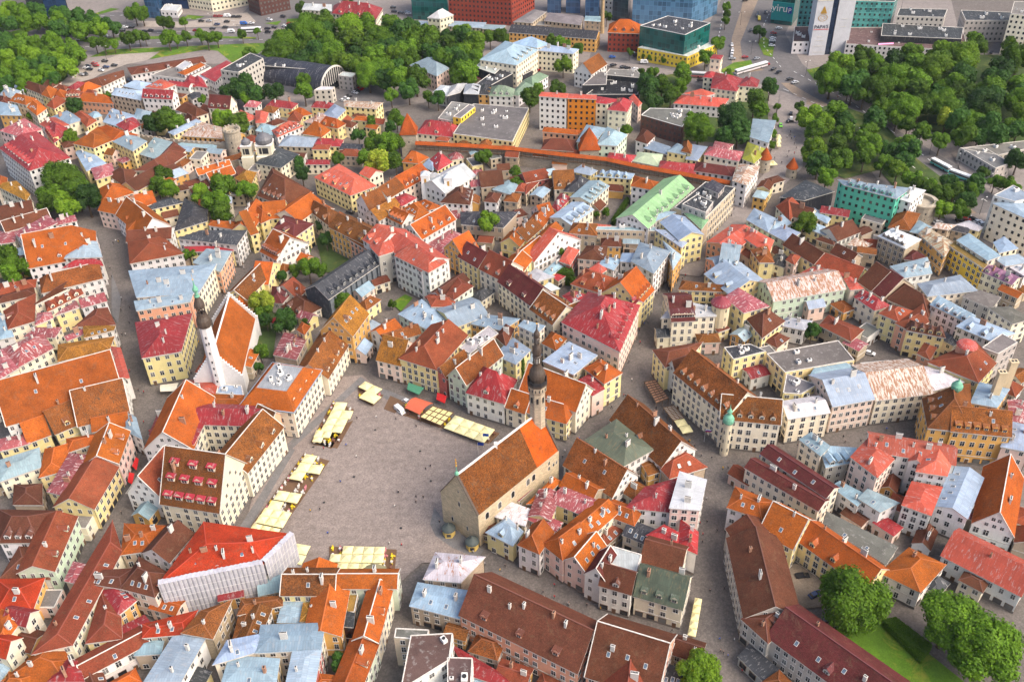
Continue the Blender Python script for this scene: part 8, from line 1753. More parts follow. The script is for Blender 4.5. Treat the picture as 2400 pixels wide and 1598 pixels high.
sheet('car_park',[(-284.8,614.9),(-262.5,646.8),(-235.7,650.3),(-239.9,634.1),(-252.2,627.3),(-264,611.1),(-270.8,590.3),(-281.9,594.6),(-292.2,608.1)],M['sand'])
sheet('construction_yard',[(-283.4,704.8),(-267.5,714.5),(-231.6,709.6),(-191.2,727),(-180.5,705.3),(-191.3,697.1),(-234.6,697.1)],M['sand'])
sheet('lawn',[(-281.5,642.8),(-274.3,656.6),(-236.3,657.7),(-171.8,660.8),(-159.7,659),(-167.4,637.8),(-180.5,624.8),(-195.6,648),(-205.1,651.1),(-238.8,635.5),(-235.5,649.5),(-262.5,646.8)],M['grass'])
for p in ([(-298.2,624.8),(-292.2,657.3),(-287.7,656.9),(-287.8,631.6),(-289.2,615.2)],[(-303,679.9),(-230.4,680.8),(-174.2,672.8),(-173.5,669.3),(-229.1,675.6),(-294.4,672.4)],[(-359.5,684.5),(-345.4,695.6),(-338.2,709.4),(-341.3,713.4),(-363.1,693.5)],[(-313.1,727.9),(-299.6,746.3),(-292.3,743.6),(-308.1,727.5)],[(242,576.5),(241.2,566.2),(224.3,570.9),(222.2,581.5)],[(-235.5,725),(-221.5,720),(-226.3,713.8),(-236.5,716.6)],[(-173.5,701),(-161.8,705.5),(-163.4,696.5)],[(-158.7,709),(-150.1,710.1),(-148.3,698.9),(-157.1,699.6)]):
 sheet('lawn',p,M['grass'])
sheet('lawn',[(137.5,587.9),(148,599.5),(159.7,603),(159,593.5),(147.8,585),(137.5,580.9)],M['grass'])
sheet('lawn',[(170.9,634.7),(177.8,646.4),(181.2,629.8),(174.5,607.1),(169.9,611.3)],M['grass'])
sheet('lawn',[(190.6,583.9),(199.9,588.2),(196.5,566.1),(191.3,566.5)],M['grass'])
sheet('park_floor',[(-363.9,695.3),(-296.1,664.1),(-283.4,631.3),(-284.4,601.8),(-291.8,591.8),(-319.7,587)],M['parkfloor'])
sheet('park_floor',[(-387.8,754),(-369.3,757.4),(-342.8,730.5),(-338.9,711.3),(-365.8,700)],M['parkfloor'])
sheet('park_floor',[(-331.2,697.1),(-338,734.9),(-296.7,717),(-289.3,689.2),(-309.2,689.1)],M['parkfloor'])
sheet('park_floor',[(-160.1,645.1),(-149.2,704.5),(-54.4,682.9),(-14.7,666.5),(-14.3,610.5),(-38.3,583.5),(-50.3,605.9),(-71.1,589.5),(-95.3,587.8),(-152.1,617.4)],M['parkfloor'])
sheet('park_floor',[(195.7,573),(211.5,600.5),(281,602.5),(334.4,598.3),(278.2,471.2),(244.4,478.7),(224.5,502),(217.3,532.2),(203.7,545.8)],M['parkfloor'])
sheet('park_floor',[(173.5,523),(194.3,530.7),(212.2,508.6),(216,457.5),(227.7,408.7),(211.4,393.2),(196.4,402.1),(192.3,446.8),(172.2,438.6),(155.7,458.8)],M['parkfloor'])
sheet('park_floor',[(84.4,574.4),(112.9,586.2),(111.2,559),(93.7,528.6),(78.9,529.7)],M['parkfloor'])
sheet('park_floor',[(102.7,522),(128.2,526.2),(161.3,562),(147.5,501.6),(128.8,481),(97.3,488.4)],M['parkfloor'])
sheet('park_floor',[(-91.6,394.4),(-67.2,393.1),(-64.1,363.4),(-83.4,364.4)],M['parkfloor'])
sheet('park_floor',[(-111.7,352.2),(-99.8,348.2),(-95.3,302.9),(-103.9,303.3)],M['parkfloor'])
sheet('pavilion_plaza',[(236.3,463.7),(255.8,472.7),(280.4,465.9),(254,407.1),(242.9,425.2),(233.3,444.2)],M['pale'])
sheet('pedestrian_street',[(166.7,551.7),(178.6,538),(168.7,500.1),(153.8,451.6),(128.5,418.8),(99.8,380),(83.2,352.2),(68.8,356.4),(88.8,384.4),(116.9,423.9),(135.7,450.3),(151,501.3)],M['pale'])
sheet('market_square',[(-89.6,271.7),(-76.2,288.6),(-58.3,290.4),(-44.4,272.2),(-8.6,249.9),(5.2,256),(-21.2,217.9),(-13.9,196.3),(-29.8,196.9),(-40.6,184.3),(-75.5,193.6),(-88,209.5)],M['square'])
sheet('pavement',[(-27.2,220),(-28.2,212.6),(-26.3,207.9),(-20.7,202.6),(-12.6,198),(-10.6,201.3),(-15.3,205),(-24.4,215.3)],M['slab'])
for p in ([(-82.6,249.7),(-59,289.2),(-56.6,287.2),(-79.9,248.1)],[(-90.1,213.2),(-79.8,250.7),(-77.7,249.3),(-87,211.2)],[(-55.9,283.9),(-47.8,275.3),(-10.1,252.6),(-8.6,256.1),(-48.3,281)],[(-180.5,369.5),(-169.6,348.5),(-165,329.3),(-169.8,335.7)]):
 sheet('pavement',p,M['slab'])
sheet('yard',[(80.5,192.9),(93,190.8),(92.8,176.5),(80.1,175.5)],M['yard'])
sheet('lawn',[(90.8,173.6),(104.3,173.1),(120.1,150.2),(88.7,146.1)],M['grass'])
sheet('car_park',[(207.7,399.4),(234.4,399.9),(235.6,383.9),(217,377.3),(205.7,383.6)],M['pale'])
sheet('lawn',[(-51,338.6),(-45.6,344.8),(-42.1,342.1),(-46.5,332.1)],M['grass'])
sheet('paddock',[(-106.8,571.5),(-75.7,579.4),(-73.3,552.8),(-83,522.9),(-102.9,542.4)],M['asphalt'])
b=MB()
for x,y in ((-55.27,234.90),(-63.89,223.38),(-28.86,231.82),(-50.23,258.35),(-37.45,211.17),(-55.68,203.00),(-71.40,250.32),(-33.35,246.57)):b.lathe([(.45,.7),(0,.71)],12,0,cx=x,cy=y)
b.v=[(x,y,z-.05)for x,y,z in b.v];struct(b.build('drain_covers',[M['dark']],uv=False))
def dashes(pts,step,ln,wd,name='lane_marking'):
 b=MB()
 for (x0,y0),(x1,y1)in zip(pts,pts[1:]):
  L=math.hypot(x1-x0,y1-y0);ux,uy=(x1-x0)/L,(y1-y0)/L;s=0
  while s<L:
   e=min(s+ln,L);nx,ny=-uy*wd/2,ux*wd/2
   b.face([(x0+ux*s+nx,y0+uy*s+ny,.62),(x0+ux*s-nx,y0+uy*s-ny,.62),(x0+ux*e-nx,y0+uy*e-ny,.62),(x0+ux*e+nx,y0+uy*e+ny,.62)]);s+=step
 o=b.build(name,[M['line']],uv=False);struct(o)
for p in ([(139.5,584.2),(169.6,552.8),(190.4,517.1),(204.4,477.1),(215.5,425.9),(221.6,388.6),(226.8,354.9)],[(181.8,581),(202.5,533.2),(213.8,491.5),(223.4,447.2),(233.8,408.3)],[(166.8,724.7),(153.1,669.8),(142.5,629)],[(204.3,721.4),(182.6,667.4),(173.3,626.5),(175.6,588.6)],[(-369.2,708.4),(-328.9,727.3),(-280.8,727),(-193.2,706.4)],[(-354.4,672.2),(-303.6,681.7),(-232.3,688),(-169.1,677.5)],[(-290.9,662.1),(-226.8,666.9),(-160.9,665.7)]):
 dashes(p,7,3,.35)
# ---------------------------------------------------------------- shared small parts
def shared(name,fn,mats):
 b=MB();fn(b);return b.mesh(name,mats)
def f_win(b):
 b.box(-.58,-.05,-.85,.58,.05,.85,0)
 for x in (-.27,.27):
  for z0,z1 in ((-.8,.2),(.27,.8)):b.face([(x-.23,-.07,z0),(x+.23,-.07,z0),(x+.23,-.07,z1),(x-.23,-.07,z1)],1)
WIN=shared('window',f_win,[M['white'],M['glass']])
def f_sill(b):b.box(-.72,-.16,-.06,.72,.04,.06)
SILL=shared('sill',f_sill,[M['chim']])
def f_door(b):
 b.box(-.75,-.06,0,.75,.05,2.5,0);b.face([(-.6,-.08,.1),(.6,-.08,.1),(.6,-.08,2.2),(-.6,-.08,2.2)],1)
DOOR=shared('door',f_door,[M['chim'],M['wood']])
def f_shop(b):
 b.box(-1.2,-.06,0,1.2,.05,2.3,0);b.face([(-1.08,-.08,.3),(1.08,-.08,.3),(1.08,-.08,2.15),(-1.08,-.08,2.15)],1)
SHOP=shared('shop_window',f_shop,[M['wood'],M['glass']])
def f_chim(b):
 b.box(-.42,-.65,-2.4,.42,.65,1.5);b.box(-.5,-.73,1.5,.5,.73,1.68)
 for y in (-.35,0,.35):b.box(-.16,y-.12,1.68,.16,y+.12,1.86,1)
def f_chim2(b):
 b.box(-.36,-.36,-2,.36,.36,1.3);b.box(-.43,-.43,1.3,.43,.43,1.46);b.box(-.18,-.18,1.46,.18,.18,1.8,1)
def f_chim3(b):
 b.box(-.4,-1.1,-2.4,.4,1.1,1.9);b.box(-.48,-1.18,1.9,.48,1.18,2.06)
 for y in (-.8,-.4,0,.4,.8):b.box(-.15,y-.11,2.06,.15,y+.11,2.3,1)
CHW=m_fixed('limewash',(.56,.54,.50),.9,.1,.2,3)
CHIMB=m_fixed('chimney_brick',(.36,.20,.13),.9,.2,.3)
CHIM=[shared('chimney',f,[m_,M['dark']])for f in (f_chim,f_chim2,f_chim3)for m_ in (CHW,M['chim'],CHIMB)]
def f_dorm(b):
 b.box(-.85,0,-.6,.85,2.6,1.25)
 b.face([(-.85,0,1.25),(.85,0,1.25),(0,0,1.95)])
def f_dormroof(b):
 for s in (-1,1):
  P=[(0,-.2,2.08),(s*1.1,-.2,1.12),(s*1.1,3.2,1.12),(0,3.2,2.08)]
  b.face(P if s<0 else P[::-1]);b.face([(x,y,z-.12)for x,y,z in (P[::-1]if s<0 else P)])
  b.face([P[0],P[1],(P[1][0],-.2,1.0),(0,-.2,1.96)])
def f_dormshed(b):
 P=[(-1.1,-.25,1.25),(1.1,-.25,1.25),(1.1,3.2,1.9),(-1.1,3.2,1.9)]
 b.face(P);b.face([(x,y,z-.14)for x,y,z in P[::-1]]);b.face([P[0],P[1],(1.1,-.25,1.11),(-1.1,-.25,1.11)][::-1])
def f_pane(b):
 b.box(-.6,-.05,0,.6,0,1.05,0)
 for x in (-.29,.29):b.face([(x-.24,-.07,.08),(x+.24,-.07,.08),(x+.24,-.07,.97),(x-.24,-.07,.97)],1)
DORM=shared('dormer',f_dorm,[M['plaster']]);DROOF=shared('dormer_roof',f_dormroof,[M['metal']]);DSHED=shared('dormer_roof',f_dormshed,[M['metal']]);DPANE=shared('window',f_pane,[M['white'],M['glass']])
def f_sky(b):
 b.box(-.5,-.7,-.05,.5,.7,.1,0);b.face([(-.4,-.6,.12),(.4,-.6,.12),(.4,.6,.12),(-.4,.6,.12)],1)
SKYG=m_fixed('skylight_glass',(.10,.14,.19),.15,.7,.4,.4)
SKYL=shared('skylight',f_sky,[M['chim'],SKYG])
def f_unit(b):b.box(-.9,-.6,0,.9,.6,1.1);b.lathe([(.45,1.1),(.45,1.3),(0,1.3)],10,1)
UNIT=shared('roof_unit',f_unit,[M['white'],M['dark']])
# ---------------------------------------------------------------- houses
RC={'O':('tile','A0511A'),'B':('oldtile','78461E'),'K':('tile','5F3425'),'V':('tile','84402A'),'T':('metal','AE4C38'),'R':('metal','8E2428'),'P':('worn','94484C'),'M':('tile','5C2626'),
'S':('metal','8A9EAD'),'W':('metal','B8BABD'),'G':('metal','687D68'),'E':('rust2','4F5B4A'),'H':('metal','7DAB79'),'U':('rust','BDB4A8'),'X':('fleck','C4C2C0'),'Y':('oldtile','986824'),'A':('flat','6C6966'),
'D':('metal','303338'),'Z':('tile','9E3014'),'L':('metal','959A2B'),'l':('metal','9CA886'),'F':('flat','5E4A47'),'n':('flat','8A6C3A'),'k':('flat','222326'),'purple':('metal','7C5474')}
M['fleck']=m_metal('flecked_metal_roof',.85,(.30,.13,.06),.57)
M['rust2']=m_metal('patinated_copper_roof',.5,(.20,.15,.08),.55)
WC={'c':'E6DBC2','y':'E8D598','w':'E2DED8','p':'E4C8B8','g':'B5AEA4','o':'D7A55C','m':'CBD8C0','r':'B5645A','b':'96664A','n':'B9A890','t':'5FBEA4','k':'2A2C32','s':'DFA384','Y':'E0C040','O':'CC7A1E',
'navy':'1A2C48','bglass':'33506F','dglass':'2A3A44','teal':'0E4A46','turq':'4E8C86','brick':'9A4230','darkbrick':'5C3C36','bpanel':'4A6E8C','W':'C9BD9F','wrap':'B9B4BF','rib':'3C444C'}
def jit(c,a=.06):
 k=1+random.uniform(-a,a)*1.6;return tuple(max(0,min(1,x*k*(1+random.uniform(-a,a)*.5)))for x in c)
def lerp(a,b,t):return (a[0]+(b[0]-a[0])*t,a[1]+(b[1]-a[1])*t)
def inset(q,d):
 cx=sum(p[0]for p in q)/4;cy=sum(p[1]for p in q)/4;o=[]
 n=len(q)
 for i in range(n):
  p=Vector(q[i]);a=(Vector(q[i-1])-p).normalized();b=(Vector(q[(i+1)%n])-p).normalized()
  s=abs(a.x*b.y-a.y*b.x)or 1;o.append(tuple(p+(a+b)*(d/max(s,.35))))
 return o
def ptin(x,y,q):
 s=0
 for i in range(4):
  a,b=q[i],q[(i+1)%4];c=(b[0]-a[0])*(y-a[1])-(b[1]-a[1])*(x-a[0])
  if c<0:return False
 return True
HQ=[]
for h in HOUSES:
 q=[(h[i],h[i+1])for i in (0,2,4,6)]
 HQ.append((q,h[8],sum(p[0]for p in q)/4,sum(p[1]for p in q)/4,max(math.dist(q[0],q[2]),math.dist(q[1],q[3]))/2))
def blocked(x,y,z,me,near):
 for k in near:
  if k!=me and z<HQ[k][1]+.3 and ptin(x,y,HQ[k][0]):return True
 return False
def house_root(name,q,z=0):
 cx=sum(p[0]for p in q)/4;cy=sum(p[1]for p in q)/4
 e=bpy.data.objects.new(name,None);C.objects.link(e);e.location=(cx,cy,z);e.empty_display_size=1;return e,cx,cy
NW=[0,0,0]
def roof_geo(Q,hE,hR,i1,i2):
 L=math.dist(lerp(Q[0],Q[3],.5),lerp(Q[1],Q[2],.5))or 1
 a=lerp(Q[0],Q[3],.5);b=lerp(Q[1],Q[2],.5)
 return lerp(a,b,min(.48,i1/L)),lerp(b,a,min(.48,i2/L))
def add_roof(root,Q,hE,hR,i1,i2,rm,col,th_=.3,name='roof'):
 r1,r2_=roof_geo(Q,hE,hR,i1,i2);b=MB();z0=hE-.02
 A,B,Cc,D=[(*p,hE+.0)for p in Q];P,S=(*r1,hR),(*r2_,hR);dz=Vector((0,0,-th_))
 dn=lambda p:(p[0],p[1],p[2]-th_)
 for F in ((A,B,S),(A,S,P),(Cc,D,P),(Cc,P,S)):b.face(F)
 b.face([D,A,P])if i1>0 else None;b.face([B,Cc,S])if i2>0 else None
 for x,y in ((A,B),(Cc,D)):b.face([dn(x),dn(y),y,x],1)
 if i1>0:b.face([dn(D),dn(A),A,D],1)
 else :b.face([dn(D),dn(P),P,D],1);b.face([dn(P),dn(A),A,P],1)
 if i2>0:b.face([dn(B),dn(Cc),Cc,B],1)
 else :b.face([dn(B),dn(S),S,B],1);b.face([dn(S),dn(Cc),Cc,S],1)
 for F in ((B,A,S),(A,P,S),(D,Cc,P),(P,Cc,S)):b.face([dn(x)for x in F],1)
 return b.build(name,[M[rm],M['chim']],root,col),r1,r2_
def bar(b,p,q,w,h,m=0):
 p=Vector(p);q=Vector(q);d=(q-p);L=d.length
 if L<.05:return
 d.normalize();s=Vector((-d.y,d.x,0));s=s.normalized()*w/2 if s.length>.01 else Vector((w/2,0,0));u=Vector((0,0,h))
 P=[p-s,p+s,p+s+u,p-s+u,q-s,q+s,q+s+u,q-s+u];i=len(b.v);b.v+=[tuple(x)for x in P]
 for f in ((0,1,2,3),(5,4,7,6),(0,4,5,1),(3,2,6,7),(1,5,6,2),(0,3,7,4)):b.f.append([i+k for k in f]);b.m.append(m)
def windows_on(root,off,a,b,z0,hE,me,near,spacing,wcol,cap,top=None,shop=False):
 d=Vector((b[0]-a[0],b[1]-a[1],0));L=d.length
 if L<2.2:return
 d.normalize();n=Vector((d.y,-d.x,0));ang=math.atan2(d.y,d.x)
 st=max(1,round(hE/3.3));sh=hE/st;nc=max(1,int((L-.8)/spacing));stp=L/nc
 door=random.randrange(nc);WS=(random.uniform(1.05,1.45),random.uniform(1.0,1.35))
 for k in range(st):
  for i in range(nc):
   if NW[1]>=cap:return
   s=stp*(i+.5);z=z0+k*sh+sh*.55;x=a[0]+d.x*s+n.x*.03;y=a[1]+d.y*s+n.y*.03
   if blocked(x+n.x*.4,y+n.y*.4,z,me,near):continue
   loc=(x-off[0],y-off[1],z);NW[0]+=1;NW[1]+=1
   if k==0 and i==door:link('door',DOOR,root,None,(loc[0],loc[1],.05),ang);continue
   if k==0 and shop and stp>2.9:link('shop_window',SHOP,root,None,(loc[0],loc[1],.5),ang);continue
   if random.random()<.05:continue
   w_=link('window',WIN,root,None,loc,ang,(WS[0],1,WS[1]*(.86 if k==st-1 and st>2 else 1)))
   if NW[2]:link('sill',SILL,w_,None,(0,0,-.93))
 if top:
  hR,t=top
  for lvl,cnt in ((1.7,3),(4.4,2),(7.2,1)):
   if hE+lvl+1.2>hR-1:break
   half=L/2*(1-(lvl+1)/(hR-hE))
   if half<.7:break
   c_=min(cnt,max(1,int(half*2/1.9)))
   for i in range(c_):
    s=L/2+((i+.5)/c_-.5)*half*2*.85;x=a[0]+d.x*s+n.x*.03;y=a[1]+d.y*s+n.y*.03;z=hE+lvl
    if blocked(x+n.x*.4,y+n.y*.4,z,me,near):continue
    link('window',WIN,root,None,(x-off[0],y-off[1],z),ang,(1,1,.8));NW[0]+=1
def panes(mb,a,b,hE,spacing,sh=3.4,off=.06,z0=0,hh=1.5,ww=1.2):
 d=Vector((b[0]-a[0],b[1]-a[1],0));L=d.length
 if L<3:return
 d.normalize();n=Vector((d.y,-d.x,0));st=max(1,round(hE/sh));s_=hE/st;nc=max(1,int(L/spacing));stp=L/nc
 for k in range(st):
  for i in range(nc):
   x=a[0]+d.x*stp*(i+.5)+n.x*off;y=a[1]+d.y*stp*(i+.5)+n.y*off;z=z0+k*s_+s_*.55;e=d*(ww/2)
   mb.face([(x-e.x,y-e.y,z-hh/2),(x+e.x,y+e.y,z-hh/2),(x+e.x,y+e.y,z+hh/2),(x-e.x,y-e.y,z+hh/2)],1)
PLI=m_fixed('plinth_stone',(.17,.15,.13),.9)
for idx,h in enumerate(HOUSES):
 q=HQ[idx][0];hE,hR,i1,i2,rc,wc,nc_,nd_,ns_,fl,typ,lb=h[8:]
 random.seed(idx*13+5)
 cx,cy=HQ[idx][2:4];dist=math.hypot(cx,cy);far=math.hypot(dist,CAMZ)>470
 near=[k for k in range(len(HQ))if abs(HQ[k][2]-cx)<HQ[k][4]+HQ[idx][4]+1 and abs(HQ[k][3]-cy)<HQ[k][4]+HQ[idx][4]+1]
 tall=hE>13.9;modern=wc in ('navy','bglass','dglass','teal','turq','brick','darkbrick','bpanel')
 form='block' if (tall or modern)else ('gabled house' if typ=='G' else 'building' if 'f' in fl else 'hip-roofed house' if typ=='Q' else 'block')
 nm='office_block' if modern and typ=='B' else 'apartment_block' if tall and not modern else {'gabled house':'gabled_house','building':'flat_roofed_building','hip-roofed house':'hip_roofed_house' if rc in 'OBKVMYZn' else 'metal_roofed_house','block':'city_block'}[form]
 root,_,_=house_root(nm,q)
 if 'a' in fl:nm=form='outbuilding'
 desc=ROOFN[rc]+' '+WALLN[wc]+' '+form
 if '.' in lb:t_=lab(lb,desc)
 else :t_=ROOFN[rc]+' '+WALLN[wc]+' '+(lb if len(lb.split())<=13 else ' '.join(lb.split()[:13]))
 tag(root,t_,'outbuilding' if 'a' in fl else 'house' if 'house' in form else 'building','houses of the old town' if not modern and dist<560 else 'city buildings beyond the old town')
 L_=[(p[0]-cx,p[1]-cy)for p in q];rm,rcol=RC[rc];rcol=jit(hexc(rcol),.15);wcol=jit(hexc(WC[wc]),.06)
 wm='glassgrid' if wc in ('navy','bglass','dglass','teal','bpanel','turq')else 'brick' if wc in ('brick','r','darkbrick','b')else 'stone' if wc=='n' and random.random()<.5 else 'plaster'
 if wc=='rib':wm='metal'
 flat='f' in fl;ov=0 if (flat or typ=='B')else .38
 W=inset(L_,ov)if ov else L_
# walls
 b=MB();b.prism(W,-.5,hE-.04 if not flat else hE,0,2,top=0 if not (flat or typ=='B')else 1)
 if typ=='G' and not flat:
  r1,r2_=roof_geo(W,hE,hR,0,0)
  drop=.28+(ov*(hR-hE)/max(1,math.dist(W[1],W[2])/2))*0
  if i1==0:b.face([(*W[3],hE-.05),(*W[0],hE-.05),(*r1,hR-.34)])
  if i2==0:b.face([(*W[1],hE-.05),(*W[2],hE-.05),(*r2_,hR-.34)])
 vis=[]
 for i in range(4):
  a_,b_=W[i],W[(i+1)%4];mx,my=(a_[0]+b_[0])/2+cx,(a_[1]+b_[1])/2+cy
  nx,ny=b_[1]-a_[1],-(b_[0]-a_[0]);ln=math.hypot(nx,ny)or 1
  if (nx*(-mx)+ny*(-my))/ln/math.hypot(mx,my)>-.12:vis.append(i)
 if wc in ('brick','darkbrick','W','turq')or (far and wc!='k' and hE>4.5 and wm!='glassgrid'):
  for i in vis:panes(b,W[i],W[(i+1)%4],hE,2.8 if far else 3.0)
 walls=b.build('walls',[M[wm],M['glass'],M['flat']],root,wcol)
 NW[1]=0;NW[2]=1 if math.hypot(dist,CAMZ)<330 else 0
 if not far and wc not in ('k','wrap','rib','brick','darkbrick','turq')and wm!='glassgrid':
  for i in vis:
   A_=(W[i][0]+cx,W[i][1]+cy);B_=(W[(i+1)%4][0]+cx,W[(i+1)%4][1]+cy)
   gable=typ=='G' and not flat and ((i==3 and i1==0)or (i==1 and i2==0))
   if wc=='n' and i%2:continue
   windows_on(root,(cx,cy),A_,B_,0,hE,idx,near,random.choice((2.4,2.6,2.9)),wcol,90,(hR,0)if gable else None,shop=random.random()<.45)
# wall dressings
 if hE>5 and not far and wc not in ('k','wrap','rib')and wm!='glassgrid':
  cb=MB();hs_=hE/max(1,round(hE/3.3))
  for i in vis:
   a_,b_=W[i],W[(i+1)%4];dd=Vector((b_[0]-a_[0],b_[1]-a_[1],0)).normalized();n_=Vector((dd.y,-dd.x,0))*.16
   pa,pb=(a_[0]+n_.x*.3,a_[1]+n_.y*.3),(b_[0]+n_.x*.3,b_[1]+n_.y*.3)
   if typ!='G' and not flat:bar(cb,(*pa,hE-.75),(*pb,hE-.75),.3,.4)
   if idx%3==0:bar(cb,(*pa,hs_+.1),(*pb,hs_+.1),.14,.22)
   bar(cb,(*pa,0),(*pb,0),.12,.8,1)
   if idx%4==1:bar(cb,(pb[0],pb[1],0),(pb[0]+.01,pb[1],hE),.14,.1,1)
  cb.build('wall_trim',[M['chim'],PLI],root)
 if wc=='wrap':
  cb=MB()
  for i in vis:
   a_,b_=W[i],W[(i+1)%4];Ln=math.dist(a_,b_);k=int(Ln/1.25);dd=Vector((b_[0]-a_[0],b_[1]-a_[1],0)).normalized();n_=Vector((dd.y,-dd.x,0))
   pa,pb=Vector((*a_,0))+n_*1.0,Vector((*b_,0))+n_*1.0
   for j in range(k):
    s0,s1=pa.lerp(pb,j/k),pa.lerp(pb,(j+1)/k);ms=(s0+s1)/2+n_*.22
    zt=hE+1.1+random.uniform(-.12,.12)
    for u_,v_ in ((s0,ms),(ms,s1)):cb.face([(u_.x,u_.y,0),(v_.x,v_.y,0),(v_.x,v_.y,zt),(u_.x,u_.y,zt)])
    for u_,v_ in ((s0,ms),(ms,s1)):
     cb.face([(u_.x,u_.y,zt),(v_.x,v_.y,zt),(v_.x-n_.x*1.6,v_.y-n_.y*1.6,zt+.25),(u_.x-n_.x*1.6,u_.y-n_.y*1.6,zt+.25)])
    if j%1==0:bar(cb,(s0.x,s0.y,0),(s0.x,s0.y+.001,zt),.12,.1,1)
   for j in range(k+1):
    s0=pa.lerp(pb,j/k);cb.box(s0.x-.07,s0.y-.07,0,s0.x+.07,s0.y+.07,hE+1.2,1)
   for zz in (3,5.8,8.6,11.4):
    bar(cb,(pa.x+n_.x*.26,pa.y+n_.y*.26,zz),(pb.x+n_.x*.26,pb.y+n_.y*.26,zz),.06,.06,1)
  SH=m_fixed('scaffold_sheeting',(.42,.41,.45),.6,.3,.2,.5)
  cb.build('scaffold_sheeting',[SH,M['white']],root)
 if wc=='rib':
  cb=MB()
  for i in vis:
   a_,b_=W[i],W[(i+1)%4];k=int(math.dist(a_,b_)/3.1);dd=Vector((b_[0]-a_[0],b_[1]-a_[1],0)).normalized();n_=Vector((dd.y,-dd.x,0))*.5
   if k<5:continue
   for j in range(k):
    s0=lerp(a_,b_,(j+.1)/k);s1=lerp(a_,b_,(j+.78)/k)
    bar(cb,(s0[0]+n_.x*.5,s0[1]+n_.y*.5,.5),(s0[0]+n_.x*.5+.01,s0[1]+n_.y*.5,hE),.1,.1)
    P=[(s0[0]+n_.x,s0[1]+n_.y),(s1[0]+n_.x,s1[1]+n_.y),s1,s0];cb.prism([(p[0],p[1])for p in P],.5,hE-.6,0)
  cb.build('wall_ribs',[m_fixed('slate_panel',(.13,.145,.16),.6,.3,.3,.6)],root)
# roof
 hs=lambda t,s:hE+(hR-hE)*(1-abs(s))
 if flat or typ=='B':
  b=MB();pw=.35
  for i in range(4):
   a_,b_=inset(L_,.18)[i],inset(L_,.18)[(i+1)%4];bar(b,(*a_,hE-.35),(*b_,hE-.35),.3,.62,1)
  b.face([(*p,hE+.03)for p in L_])
  b.build('roof',[M[rm],M['chim']if not modern else M['white']],root,rcol)
  L=math.dist(L_[0],L_[1]);Wd=math.dist(L_[1],L_[2])
  for k in range(min(9,int(L*Wd/90)+nc_)):
   t,s=random.uniform(.15,.85),random.uniform(.15,.85);p=lerp(lerp(L_[0],L_[1],t),lerp(L_[3],L_[2],t),s)
   link('roof_unit',UNIT,root,None,(*p,hE+.05),random.choice((0,1.57))+math.atan2(L_[1][1]-L_[0][1],L_[1][0]-L_[0][0]),(random.uniform(.5,1.5),)*3)
  continue
 if 'm' in fl:
  Q2=[lerp(p,(0,0),.42)for p in L_];b=MB()
  for i in range(4):b.face([(*L_[i],hE),(*L_[(i+1)%4],hE),(*Q2[(i+1)%4],hR),(*Q2[i],hR)])
  b.face([(*p,hR)for p in Q2],1);rf=b.build('roof',[M[rm],M['metal'],M['chim']],root,rcol)
  fb=MB();fb.face([(*p,hR+.05)for p in inset(Q2,.3)]);fb.build('roof_terrace',[M['metal']],root,hexc('8E9296'))
  eb=MB()
  for i in range(4):bar(eb,(*L_[i],hE-.3),(*L_[(i+1)%4],hE-.3),.5,.35)
  eb.build('gutter',[M['metal']],root,hexc('93A3B2'))
  for k in range(10):
   p=lerp(lerp(Q2[0],Q2[1],random.uniform(.1,.9)),lerp(Q2[3],Q2[2],random.uniform(.1,.9)),random.uniform(.2,.8));link('roof_unit',UNIT,root,None,(*p,hR+.05),random.uniform(0,3),(random.uniform(.5,1.2),)*3)
  rm_slope=1;r1,r2_=(lerp(Q2[0],Q2[3],.5),lerp(Q2[1],Q2[2],.5));mans=1
 else :
  rf,r1,r2_=add_roof(root,L_,hE,hR,i1,i2,rm,rcol);mans=0
  if 'v' in fl:
   b=MB();bar(b,(*r1,hR-.05),(*r2_,hR-.05),.32,.16)
   if i1==0:
    for p in (L_[0],L_[3]):bar(b,(*p,hE-.05),(*r1,hR-.05),.26,.14)
   if i2==0:
    for p in (L_[1],L_[2]):bar(b,(*p,hE-.05),(*r2_,hR-.05),.26,.14)
   b.build('verge_tiles',[M['chim']],rf)
  elif rm in ('tile','oldtile'):
   b=MB();bar(b,(*r1,hR-.06),(*r2_,hR-.06),.34,.16)
   if i1>0:
    for p in (L_[0],L_[3]):bar(b,(*p,hE-.04),(*r1,hR-.06),.28,.12)
   if i2>0:
    for p in (L_[1],L_[2]):bar(b,(*p,hE-.04),(*r2_,hR-.06),.28,.12)
   b.build('ridge_tiles',[M['paint']],rf,tuple(min(1,c*1.15+.02)for c in rcol))
 Ld=math.dist(L_[0],L_[1]);Wd=math.dist(L_[1],L_[2]);ra=math.atan2(L_[1][1]-L_[0][1],L_[1][0]-L_[0][0])
 if nc_==0 and not far and Ld>9:nc_=random.choice((0,1,2))
 if rm!='flat' and not mans:
  ck=random.randrange(3)
  for k in range(nc_):
   t=.1+.8*(k+random.uniform(.2,.8))/nc_;s=random.choice((-1,1,-1))*random.uniform(.05,.45)
   e_=lerp(lerp(L_[0],L_[1],t),lerp(L_[3],L_[2],t),.5+s/2);z=hs(t,s)
   tt=min(t*Ld/max(i1,.01),(1-t)*Ld/max(i2,.01),1)
   z=min(z,hE+(hR-hE)*tt)
   link('chimney',CHIM[random.choice((0,3,6))+random.choice((0,0,0,1,2))],rf,None,(*e_,z+.15),ra+random.choice((0,1.57)),(random.uniform(.7,.95),random.uniform(.7,1),random.uniform(.85,1.3)))
